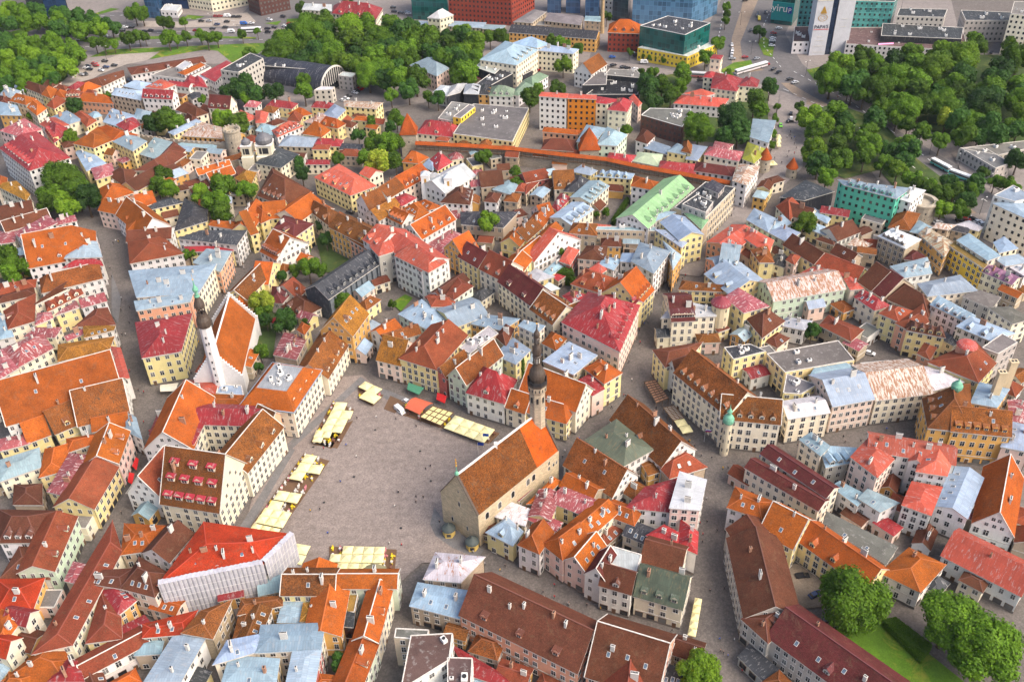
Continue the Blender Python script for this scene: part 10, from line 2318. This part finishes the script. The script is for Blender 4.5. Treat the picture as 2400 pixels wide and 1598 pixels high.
# ---------------------------------------------------------------- trees
def crown(nlobes,leaves,leaf,seed,name):
 rg=random.Random(seed);b=MB();lobes=[]
 for k in range(nlobes):
  z=rg.uniform(-.75,1);a=rg.uniform(0,6.283);r=math.sqrt(max(0,1-z*z));rr=rg.uniform(.22,.46)if nlobes>20 else rg.uniform(.28,.44);d=rg.uniform(.45,.80)if nlobes>20 else rg.uniform(.48,.68)
  lobes.append((Vector((r*math.cos(a)*d,r*math.sin(a)*d,z*d*.95)),rr))
 lobes.append((Vector((0,0,0)),.5))
 for c,rr in lobes:
  bm_n=8
  for i in range(5):
   for j in range(bm_n):
    def P(i_,j_):
     t=math.pi*i_/5;a=2*math.pi*j_/bm_n;q_=rr*.80*(1+.10*math.sin(3*a+i_*2+c.x*9));return (c.x+q_*math.sin(t)*math.cos(a),c.y+q_*math.sin(t)*math.sin(a),c.z+q_*math.cos(t))
    if i==0:b.face([P(0,0),P(1,j),P(1,j+1)])
    elif i==4:b.face([P(i,j),P(5,0),P(i,j+1)])
    else :b.face([P(i,j),P(i+1,j),P(i+1,j+1),P(i,j+1)])
 n=0
 while n<leaves:
  c,rr=lobes[rg.randrange(len(lobes)-1)];v=Vector((rg.gauss(0,1),rg.gauss(0,1),rg.gauss(0,1)+.25)).normalized();p=c+v*rr*rg.uniform(.80,1.10)
  if any((p-c2).length<r2*.74 for c2,r2 in lobes if c2 is not c):
   n+=.25;continue
  nrm=(v+Vector((rg.gauss(0,.45),rg.gauss(0,.45),rg.gauss(0,.45)+.3))).normalized();t1=nrm.orthogonal().normalized();t2=nrm.cross(t1);a=rg.uniform(0,6.28);s=leaf*rg.uniform(.7,1.35)
  e1=(t1*math.cos(a)+t2*math.sin(a))*s;e2=(t2*math.cos(a)-t1*math.sin(a))*s*.62
  b.face([p-e1,p-e2*.9,p+e1,p+e2]);n+=1
 return b.mesh(name,[LEAF[0]],uv=False)
def variants(nv,*a):
 out=[]
 for k in range(nv):out.append([crown(*a,31*k+a[0],'crown')])
 for v in out:
  for m_ in LEAF[1:]:me=v[0].copy();me.materials[0]=m_;v.append(me)
 return out
CF=variants(6,13,1700,.10);CN=variants(3,28,6500,.05);CB=variants(3,34,20000,.03)
def f_trunk(b):
 b.lathe([(.085,-1.1),(.06,-.75),(.05,-.3),(.03,.2)],7)
 for k in range(5):
  a=k*1.3;d=Vector((math.cos(a),math.sin(a),0));p=Vector((0,0,-.6+k*.1));e=p+d*.5+Vector((0,0,.5));s=d.orthogonal().normalized()*.022;u_=Vector((0,0,.022))
  b.face([p-s,p+s,e]);b.face([p-u_,p+u_,e]);b.face([p+s,p-s,e])
TRUNK=shared('trunk',f_trunk,[M['bark']])
wood={}
random.seed(99)
for i,(x,y,r,hc,k,lb,grp)in enumerate(TREES):
 big=math.hypot(x,y,CAMZ)
 px_r=r*960/big
 V=CB if px_r>34 else CN if px_r>14 else CF
 me=random.choice(V)[k];rz=random.uniform(0,6.28);sq=random.uniform(.85,1.08)if px_r<34 else 1.0
 if r<3.2 and hc-r<3:sq*=1.3
 if grp in ('0','1','2'):wood.setdefault(0,[]).append((x,y,r,hc,me,rz,sq,k));continue
 e=bpy.data.objects.new('tree',None);C.objects.link(e);e.location=(x,y,0);tag(e,lab(lb),'tree','trees '+PARKS[int(grp)]if grp else None)
 link('crown',me,e,None,(0,0,hc),rz,(r,r,r*sq))
 link('trunk',TRUNK,e,None,(0,0,hc),rz,(r,r,max(hc/1.05,r*.6)))
bm_=MB();
for x,y,r,hc,me,rz,sq,k in wood.get(0,[]):
 co=[0.0]*(3*len(me.vertices));me.vertices.foreach_get('co',co);i0=len(bm_.v);cs,sn=math.cos(rz)*r,math.sin(rz)*r
 bm_.v+=[(x+co[j]*cs-co[j+1]*sn,y+co[j]*sn+co[j+1]*cs,hc+co[j+2]*r*sq)for j in range(0,len(co),3)]
 for p in me.polygons:bm_.f.append([i0+v for v in p.vertices]);bm_.m.append(k if k<3 else 0)
o=bm_.build('woodland',LEAF[:3],uv=False);tag(o,'dense green woods filling the top left corner of the photo','woods');struct(o,'stuff')
# hedge, ivy
def leafbox(name,label,cat,P,z1,n,leaf,k):
 rg=random.Random(5);b=MB();cx=sum(p[0]for p in P)/4;cy=sum(p[1]for p in P)/4;P=[(p[0]-cx,p[1]-cy)for p in P]
 a2=sum(P[i][0]*P[(i+1)%4][1]-P[(i+1)%4][0]*P[i][1]for i in range(4));P=P if a2>0 else P[::-1]
 b.prism(inset(P,.2),0,z1-.2)
 for _ in range(n):
  u_,v_=rg.random(),rg.random();
  if rg.random()<.5:q_=lerp(lerp(P[0],P[1],u_),lerp(P[3],P[2],u_),v_);p=Vector((*q_,z1+rg.uniform(-.25,.25)))
  else :i=rg.randrange(4);q_=lerp(P[i],P[(i+1)%4],u_);p=Vector((q_[0]+rg.uniform(-.2,.2),q_[1]+rg.uniform(-.2,.2),z1*v_))
  t1=Vector((rg.gauss(0,1),rg.gauss(0,1),rg.gauss(0,1))).normalized();t2=t1.orthogonal().normalized();s=leaf*rg.uniform(.7,1.4);b.face([p-t1*s,p-t2*s*.6,p+t1*s,p+t2*s*.6])
 o=b.build(name,[LEAF[k]],uv=False);o.location=(cx,cy,0);tag(o,label,cat);return o
leafbox('hedge','thick rounded green hedge between the yard and the lawn at lower right','hedge',[(103.4,169.2),(107.5,169.8),(114.3,160.5),(110,156.2)],3.2,9000,.16,0)
leafbox('hedge','narrow clipped green hedge dividing the courtyard below the mint-green roof','hedge',[(49,400),(50.4,398.3),(60,419.4),(58.7,421.6)],3,2600,.18,0)
leafbox('ivy','green ivy mass climbing the wall beside the crimson dormer roof on the square','ivy',[(-1.6,292.6),(5,291.2),(4.1,285),(-1,287.8)],9.5,4500,.2,0)
leafbox('ivy','green ivy curtain along the narrow courtyard wall near the bottom edge','ivy',[(-55.3,158.9),(-54.5,158.9),(-54.6,169.8),(-55.5,169.8)],9,3500,.17,0)
leafbox('ivy','green ivy covering the yard wall beside the white-roofed sheds','ivy',[(19.7,349.4),(27.6,347.7),(26.2,355.2),(21.7,358.9)],7,3500,.2,0)
# ---------------------------------------------------------------- cars
def carmesh(van,kind):
 b=MB()
 if van:prof=[(-2.5,.35),(-2.5,1.2),(-2.4,2.15),(.9,2.2),(1.6,2.0),(2.2,1.15),(2.6,.95),(2.6,.35)];w=.95
 else :prof=[(-2.15,.3),(-2.2,.85),(-1.9,1.0),(-1.35,1.42),(.25,1.45),(.95,.98),(2.0,.82),(2.2,.6),(2.15,.3)];w=.88
 def wd(x,z):return w-(.16 if z>1.3 and not van else .06 if z>1.9 else 0)
 if kind=='body':
  n=len(prof)
  for (x0,z0),(x1,z1)in zip(prof,prof[1:]+prof[:1]):b.face([(x0,-wd(x0,z0),z0),(x0,wd(x0,z0),z0),(x1,wd(x1,z1),z1),(x1,-wd(x1,z1),z1)])
  b.face([(x,-wd(x,z),z)for x,z in prof][::-1]);b.face([(x,wd(x,z),z)for x,z in prof])
 elif kind=='glass':
  if van:b.face([(1.62,-.8,1.95),(2.15,-.85,1.2),(2.15,.85,1.2),(1.62,.8,1.95)][::-1]);[b.box(-.2,s*.96-.01,1.3,1.4,s*.96+.01,1.9)for s in (-1,1)]
  else :
   b.face([(.28,-.68,1.46),(.96,-.8,1.02),(.96,.8,1.02),(.28,.68,1.46)]);b.face([(-1.38,-.68,1.45),(-1.38,.68,1.45),(-1.9,.8,1.04),(-1.9,-.8,1.04)])
   for s in (-1,1):b.face([(-1.7,s*.885,1.0),(.85,s*.885,1.0),(.25,s*.75,1.38),(-1.3,s*.75,1.38)])
 return b.mesh('car_'+kind,[M['car']if kind=='body' else M['glass']],uv=False)
def f_wheel(b):
 T=Matrix.Rotation(math.pi/2,4,'X');v0=len(b.v);b.lathe([(0,-.11),(.32,-.11),(.32,.11),(0,.11)],12)
 b.v[v0:]=[tuple(T@Vector(p))for p in b.v[v0:]]
WHEEL=shared('wheel',f_wheel,[M['tyre']]);CM={(v,k):carmesh(v,k)for v in (0,1)for k in ('body','glass')}
CC={'W':(.72,.72,.72),'K':(.02,.02,.025),'R':(.35,.02,.02),'N':(.03,.05,.12),'G':(.35,.36,.38),'B':(.03,.12,.4),'L':(.2,.6,.05),'Y':(.75,.55,.03)}
for x,y,a,c,van,lb in CARS:
 e=bpy.data.objects.new('parked_van' if van else 'car',None);C.objects.link(e);e.location=(x,y,.62 if math.hypot(x,y,CAMZ)>420 else .05);e.rotation_euler.z=a;tag(e,lab(lb),'van' if van else 'car','cars and vans')
 link('body',CM[(van,'body')],e,CC[c]);link('glass',CM[(van,'glass')],e)
 for sx in (-1.35,1.35):
  for sy in (-.85,.85):link('wheel',WHEEL,e,None,(sx,sy,.32))
def bus(px,py,p2x,p2y,L,name,label,c1,c2,w=1.25,h=3.0):
 e=bpy.data.objects.new(name,None);C.objects.link(e);e.location=(px,py,.6);e.rotation_euler.z=math.atan2(p2y-py,p2x-px);tag(e,label,name)
 b=MB();b.box(0,-w,.35,L,w,1.3);b.build('lower_body',[M['car']],e,c2);b=MB();b.box(0,-w,1.3,L,w,1.35);b.box(.1,-w+.05,1.35,L-.1,w-.05,2.3,1);b.build('windows',[M['car'],M['glass']],e,c1)
 b=MB();b.box(0,-w,2.3,L,w,h)
 for k in range(3):b.box(L*.2+k*L*.27,-.5,h,L*.2+k*L*.27+1.4,.5,h+.18)
 b.build('roof',[M['car']],e,c1)
 for sx in (L*.2,L*.78):
  for sy in (-w+.1,w-.1):link('wheel',WHEEL,e,None,(sx,sy,.42),0,(1.5,1,1.5))
bus(*(221.46,452.62),*(225.64,443.66),12,'bus','white and turquoise city bus, upper one of the pair on the boulevard',(.75,.75,.75),(.1,.5,.45))
bus(*(225.95,439.85),*(231.53,432.99),12,'bus','white and turquoise city bus, lower one of the pair on the boulevard',(.75,.75,.75),(.1,.5,.45))
bus(*(144.67,578.62),*(157.52,586.14),26,'tram','long white tram rounding the grassy roundabout',(.7,.7,.7),(.65,.6,.6),1.2)
bus(*(116.77,577.93),*(124.96,575.92),22,'tram','white and red tram stopped left of the square stair tower',(.7,.7,.7),(.5,.12,.1),1.2)
bus(*(-186.14,682.51),*(-175.99,683.42),14,'bus','white city bus on the multi-lane road at top left',(.75,.75,.75),(.7,.7,.7))
# ---------------------------------------------------------------- parasols, canopies, terraces, furniture
def f_canopy(b):
 N4=[(-.5,-.5),(.5,-.5),(.5,.5),(-.5,.5)]
 for i in range(4):
  a,c=N4[i],N4[(i+1)%4];m_=((a[0]+c[0])/2,(a[1]+c[1])/2)
  b.face([(*a,2.5),(*m_,2.56),(0,0,3.5)]);b.face([(*m_,2.56),(*c,2.5),(0,0,3.5)]);b.face([(*a,2.28),(*c,2.28),(*c,2.5),(*a,2.5)])
CANO=shared('canopy',f_canopy,[M['fabric']])
POLE=shared('pole',lambda b:(b.lathe([(.045,0),(.045,3.3)],6),b.lathe([(.35,0),(.35,.08),(.0,.09)],8)),[M['wood']])
LOGO=shared('printed_mark',lambda b:b.face([(-.11,-.35,2.73+.02),(.11,-.35,2.73+.02),(.11,-.27,2.85+.02),(-.11,-.27,2.85+.02)]),[m_fixed('printed_mark',(.42,.40,.22))])
for x,y,a,w_,d_,lb in PARASOLS:
 e=bpy.data.objects.new('parasol',None);C.objects.link(e);e.location=(x,y,random.uniform(-.05,.05));e.rotation_euler.z=a;tag(e,lab(lb),'parasol','pale yellow cafe parasols round the square')
 c=link('canopy',CANO,e,jit((.74,.67,.36),.03),(0,0,0),0,(w_*.96,d_*.96,1));link('pole',POLE,e)
 link('printed_mark',LOGO,c,None,(0,0,.0))
KN=dict(pergola='pergola',tent='terrace_tent',slat='terrace_canopy',grey='terrace_canopy',cream='awning',red='awning',green='awning',olive='market_tent')
for it in CANOPIES:
 P=[Vector((it[i],it[i+1],0))for i in (0,2,4,6)];k,lb=it[8],it[9];c0=sum(P,Vector())/4;e=bpy.data.objects.new(KN[k],None);C.objects.link(e);e.location=c0;tag(e,lab(lb),'canopy');P=[p-c0 for p in P]
 b=MB();pm=MB();zt=3.0
 bl=lambda s,t:P[0].lerp(P[1],s).lerp(P[3].lerp(P[2],s),t)
 if k in ('pergola','slat','grey'):
  nu,nv=(4,3)if k=='pergola' else (3,9);
  for i in range(nu):
   for j in range(nv):b.face([tuple(bl(s,t)+Vector((0,0,zt)))for s,t in ((i/nu+.02,j/nv+.03),((i+1)/nu-.02,j/nv+.03),((i+1)/nu-.02,(j+1)/nv-.03),(i/nu+.02,(j+1)/nv-.03))])
  for i in range(nu+1):bar(pm,tuple(bl(i/nu,0)+Vector((0,0,zt-.1))),tuple(bl(i/nu,1)+Vector((0,0,zt-.1))),.22,.25)
  for j in range(nv+1):bar(pm,tuple(bl(0,j/nv)+Vector((0,0,zt-.12))),tuple(bl(1,j/nv)+Vector((0,0,zt-.12))),.2,.25)
  for s in (0,.5,1):
   for t in (0,.5,1):p=bl(s,t);pm.box(p.x-.08,p.y-.08,0,p.x+.08,p.y+.08,zt)
  cc={'pergola':(.70,.60,.28),'slat':(.42,.22,.13),'grey':(.38,.34,.28)}[k]
 elif k=='tent':
  for j in range(8):
   z0,z1=zt+1.2*math.sin(math.pi*j/8),zt+1.2*math.sin(math.pi*(j+1)/8);F=[bl(0,j/8),bl(1,j/8),bl(1,(j+1)/8),bl(0,(j+1)/8)];b.face([(F[0].x,F[0].y,z0),(F[1].x,F[1].y,z0),(F[2].x,F[2].y,z1),(F[3].x,F[3].y,z1)])
  for s in (0,1):
   for t in (0,.5,1):p=bl(s,t);pm.box(p.x-.08,p.y-.08,0,p.x+.08,p.y+.08,zt)
  cc=(.55,.13,.07)
 else :
  z0=3.6 if k in ('red','green')else 2.8;m_=bl(.5,.5);zz={'red':2.4,'green':2.5,'cream':3.3,'olive':4.4}[k]
  R_=[bl(0,.5),bl(1,.5)]
  if k in ('cream','olive'):
   b.face([(*P[0].xy,z0),(*P[1].xy,z0),(*R_[1].xy,zz),(*R_[0].xy,zz)]);b.face([(*P[2].xy,z0),(*P[3].xy,z0),(*R_[0].xy,zz),(*R_[1].xy,zz)])
  else :b.face([(*P[0].xy,z0),(*P[1].xy,z0),(*P[2].xy,zz),(*P[3].xy,zz)]);bar(b,(*P[3].xy,zz-.3),(*P[2].xy,zz-.3),.05,.3)
  for p in P:pm.box(p.x-.05,p.y-.05,0,p.x+.05,p.y+.05,min(z0,zz))
  cc={'red':(.6,.03,.03),'green':(.08,.25,.15),'cream':(.65,.6,.48),'olive':(.22,.2,.12)}[k]
 b.build('canopy_cover',[M['fabric']],e,cc);pm.build('posts',[M['wood']],e)
def f_table(b):b.box(-.4,-.4,.70,.4,.4,.75);b.box(-.05,-.05,0,.05,.05,.7);b.box(-.25,-.25,0,.25,.25,.04)
def f_chair(b):
 b.box(-.24,-.24,.40,.24,.24,.47);b.box(-.24,.18,.47,.24,.25,.92)
 for x in (-.2,.2):
  for y in (-.2,.2):b.box(x-.03,y-.03,0,x+.03,y+.03,.4)
TABM=shared('cafe_table',f_table,[M['paint']]);CHM=shared('cafe_chair',f_chair,[M['paint']])
random.seed(4);nt_=0
FC=[(.75,.55,.03),(.75,.55,.03),(.55,.2,.22),(.62,.6,.55),(.18,.08,.05)]
DN=['the small parasol pair by the upper corner','the upper left parasols','the block right of the many-dormered gable','the long parasol row left of the square','the bottom parasol grid','the timber pergola','the parked white van']
for di,d in enumerate(DECKS):
 P=[Vector((d[i],d[i+1],0))for i in (0,2,4,6)];b=MB();a2=(P[1]-P[0]).cross(P[2]-P[0]).z;Pq=P if a2>0 else P[::-1]
 b.prism([(p.x,p.y)for p in Pq],0,.55+.0);o=b.build('terrace_deck',[M['wood']],uv=False);tag(o,'dark wooden cafe terrace deck by '+DN[di],'terrace')
 L1,L2=(P[1]-P[0]).length,(P[3]-P[0]).length;n1,n2=max(2,int(L1/2.3)),max(2,int(L2/2.3))
 if di==6:continue
 for i in range(n1):
  for j in range(n2):
   if random.random()<.25:continue
   p=P[0].lerp(P[1],(i+.5)/n1).lerp(P[3].lerp(P[2],(i+.5)/n1),(j+.5)/n2);c_=random.choice(FC);g=random.uniform(-.3,.3)
   t_=link('cafe_table',TABM,None,random.choice((c_,(.6,.55,.5))),(p.x,p.y,.56),g);tag(t_,'small square cafe table by '+DN[di],'table','cafe tables')
   for k in range(2 if nt_%3 else 3):
    a=g+k*math.pi if k<2 else g+1.57;c=link('cafe_chair',CHM,None,c_,(p.x-math.sin(a)*.75*-1,p.y+math.cos(a)*.75,.56),a);tag(c,'small cafe chair at a table by '+DN[di],'chair','cafe chairs')
   nt_+=1
# ---------------------------------------------------------------- street lamps and the small things
def f_lamp(b):
 b.lathe([(.11,0),(.07,9)],6);
 for s in (-1,1):bar(b,(0,0,9),(s*1.9,0,9.3),.08,.08)
def f_head(b):
 for s in (-1,1):b.box(s*1.9-.45,-.16,9.22,s*1.9+.45,.16,9.4)
LP=shared('post',f_lamp,[M['dark']]);LH=shared('lamp_head',f_head,[M['white']])
lamps=[(205.86,519.59),(211.67,501.74),(218.84,481.45),(224.41,463.42),(199.01,542.89),(187.76,574.98),(232.92,446.15),(240.11,423.54),(224.63,398.45),(166.41,668.72),(185.50,667.11),(161.64,611.90),(-242.43,703.18),(-272.72,700.28),(-210.23,698.65),(-253.10,664.83),(-268.33,637.83),(-186.43,673.78),(25.25,622.62),(111.87,597.12),(284.40,685.58)]
for i,(x,y)in enumerate(lamps):
 e=bpy.data.objects.new('street_lamp',None);C.objects.link(e);e.location=(x,y,0);e.rotation_euler.z=.6 if i<9 else 0
 tag(e,'tall twin-armed street lamp '+('along the boulevard at the right' if i<9 else 'at the wide avenue junction' if i<12 else 'by the roads along the top'),'street lamp','tall twin-armed street lamps')
 link('post',LP,e);link('lamp_head',LH,e)
def flag(x,y,z,c,label):
 e=bpy.data.objects.new('flag',None);C.objects.link(e);e.location=(x,y,0);tag(e,label,'flag');b=MB();b.lathe([(.05,0),(.04,z)],5);b.build('pole',[M['white']],e)
 b=MB();k=len(c)
 for j,cc in enumerate(c):
  for i in range(6):b.face([(i*.35,math.sin(i)*.12,z-.9*j/k*1.5-.1),(i*.35+.35,math.sin(i+1)*.12,z-.9*j/k*1.5-.1),(i*.35+.35,math.sin(i+1)*.12,z-.9*(j+1)/k*1.5-.1),(i*.35,math.sin(i)*.12,z-.9*(j+1)/k*1.5-.1)],j)
 b.build('cloth',[m_fixed('flag_cloth',q_,.9)for q_ in c],e)
flag(*(-11.16,247.82),7,[(.02,.1,.5)],'blue flag between the parasols and the town hall roof, right of the pair');flag(*(-12.93,244.44),6,[(.02,.06,.35)],'small blue flag on a pole left of the pair near the town hall')
flag(*(66.62,247.84),6,[(.7,.7,.7),(.03,.08,.4),(.5,.03,.03)],'white, blue and red flag hanging before the arcaded gable building')
# ---------------------------------------------------------------- people
def person_mesh(pose):
 bm=bpy.data.meshes.new('person');s=.28*pose
 V=[(0,0,.95),(0,0,1.2),(0,0,1.45),(0,0,1.55),(0,.02,1.68),(-.1,0,.92),(-.11,s,.5),(-.11,s*1.5-.05,.06),(-.11,s*1.5+.12,.03),(.1,0,.92),(.11,-s*.6,.5),(.11,-s*1.7,.08),(.11,-s*1.7+.14,.03),
 (-.2,0,1.42),(-.26,-.08,1.15),(-.27,.05,.9),(-.27,.09,.8),(.2,0,1.42),(.26,.06,1.15),(.27,.14,.92),(.27,.2,.84)]
 E=[(0,1),(1,2),(2,3),(3,4),(0,5),(5,6),(6,7),(7,8),(0,9),(9,10),(10,11),(11,12),(2,13),(13,14),(14,15),(15,16),(2,17),(17,18),(18,19),(19,20)]
 rad=[.15,.14,.15,.06,.11,.1,.075,.05,.04,.1,.075,.05,.04,.07,.05,.04,.035,.07,.05,.04,.035]
 bm.from_pydata(V,E,[]);o=bpy.data.objects.new('p',bm);C.objects.link(o);md=o.modifiers.new('s','SKIN')
 for i,v in enumerate(bm.skin_vertices[0].data):v.radius=(rad[i],rad[i]*.8);v.use_root=i==0
 m2=o.modifiers.new('u','SUBSURF');m2.levels=1;dg=bpy.context.evaluated_depsgraph_get();me=bpy.data.meshes.new_from_object(o.evaluated_get(dg));bpy.data.objects.remove(o)
 for m_ in (M['fabric'],M['skin'],M['dark']):me.materials.append(m_)
 for p in me.polygons:
  z=p.center.z;p.material_index=1 if (1.5<z<1.72 and p.center.y>-.03)or (z<.88 and abs(p.center.x)>.2)else 2 if z>1.5 or z<.9 else 0
 return me
PM=[person_mesh(p)for p in (.3,1,.7)]
PC={'K':(.03,.03,.04),'W':(.7,.68,.65),'R':(.5,.04,.06),'B':(.05,.12,.45),'Y':(.75,.45,.03)}
for i,(x,y,a,c,lb)in enumerate(PEOPLE):
 o=link('person',PM[i%3],None,PC[c],(x,y,.06 if math.hypot(x,y)<330 else .6),a);tag(o,lab(lb),'person','people walking in the streets')
print('objects',len(bpy.data.objects),'windows',NW[0])
b=MB();b.box(-1512,-312,-1.5,1512,3012,236)
hz,ht,hb=mat('haze_air');ht.nodes.remove(hb);pv=ht.nodes.new('ShaderNodeVolumePrincipled');pv.inputs['Density'].default_value=.00003;pv.inputs['Color'].default_value=(.80,.87,1,1)
ht.links.new(pv.outputs[0],ht.nodes['Material Output'].inputs['Volume']);o=b.build('haze',[hz],uv=False);struct(o,'stuff')
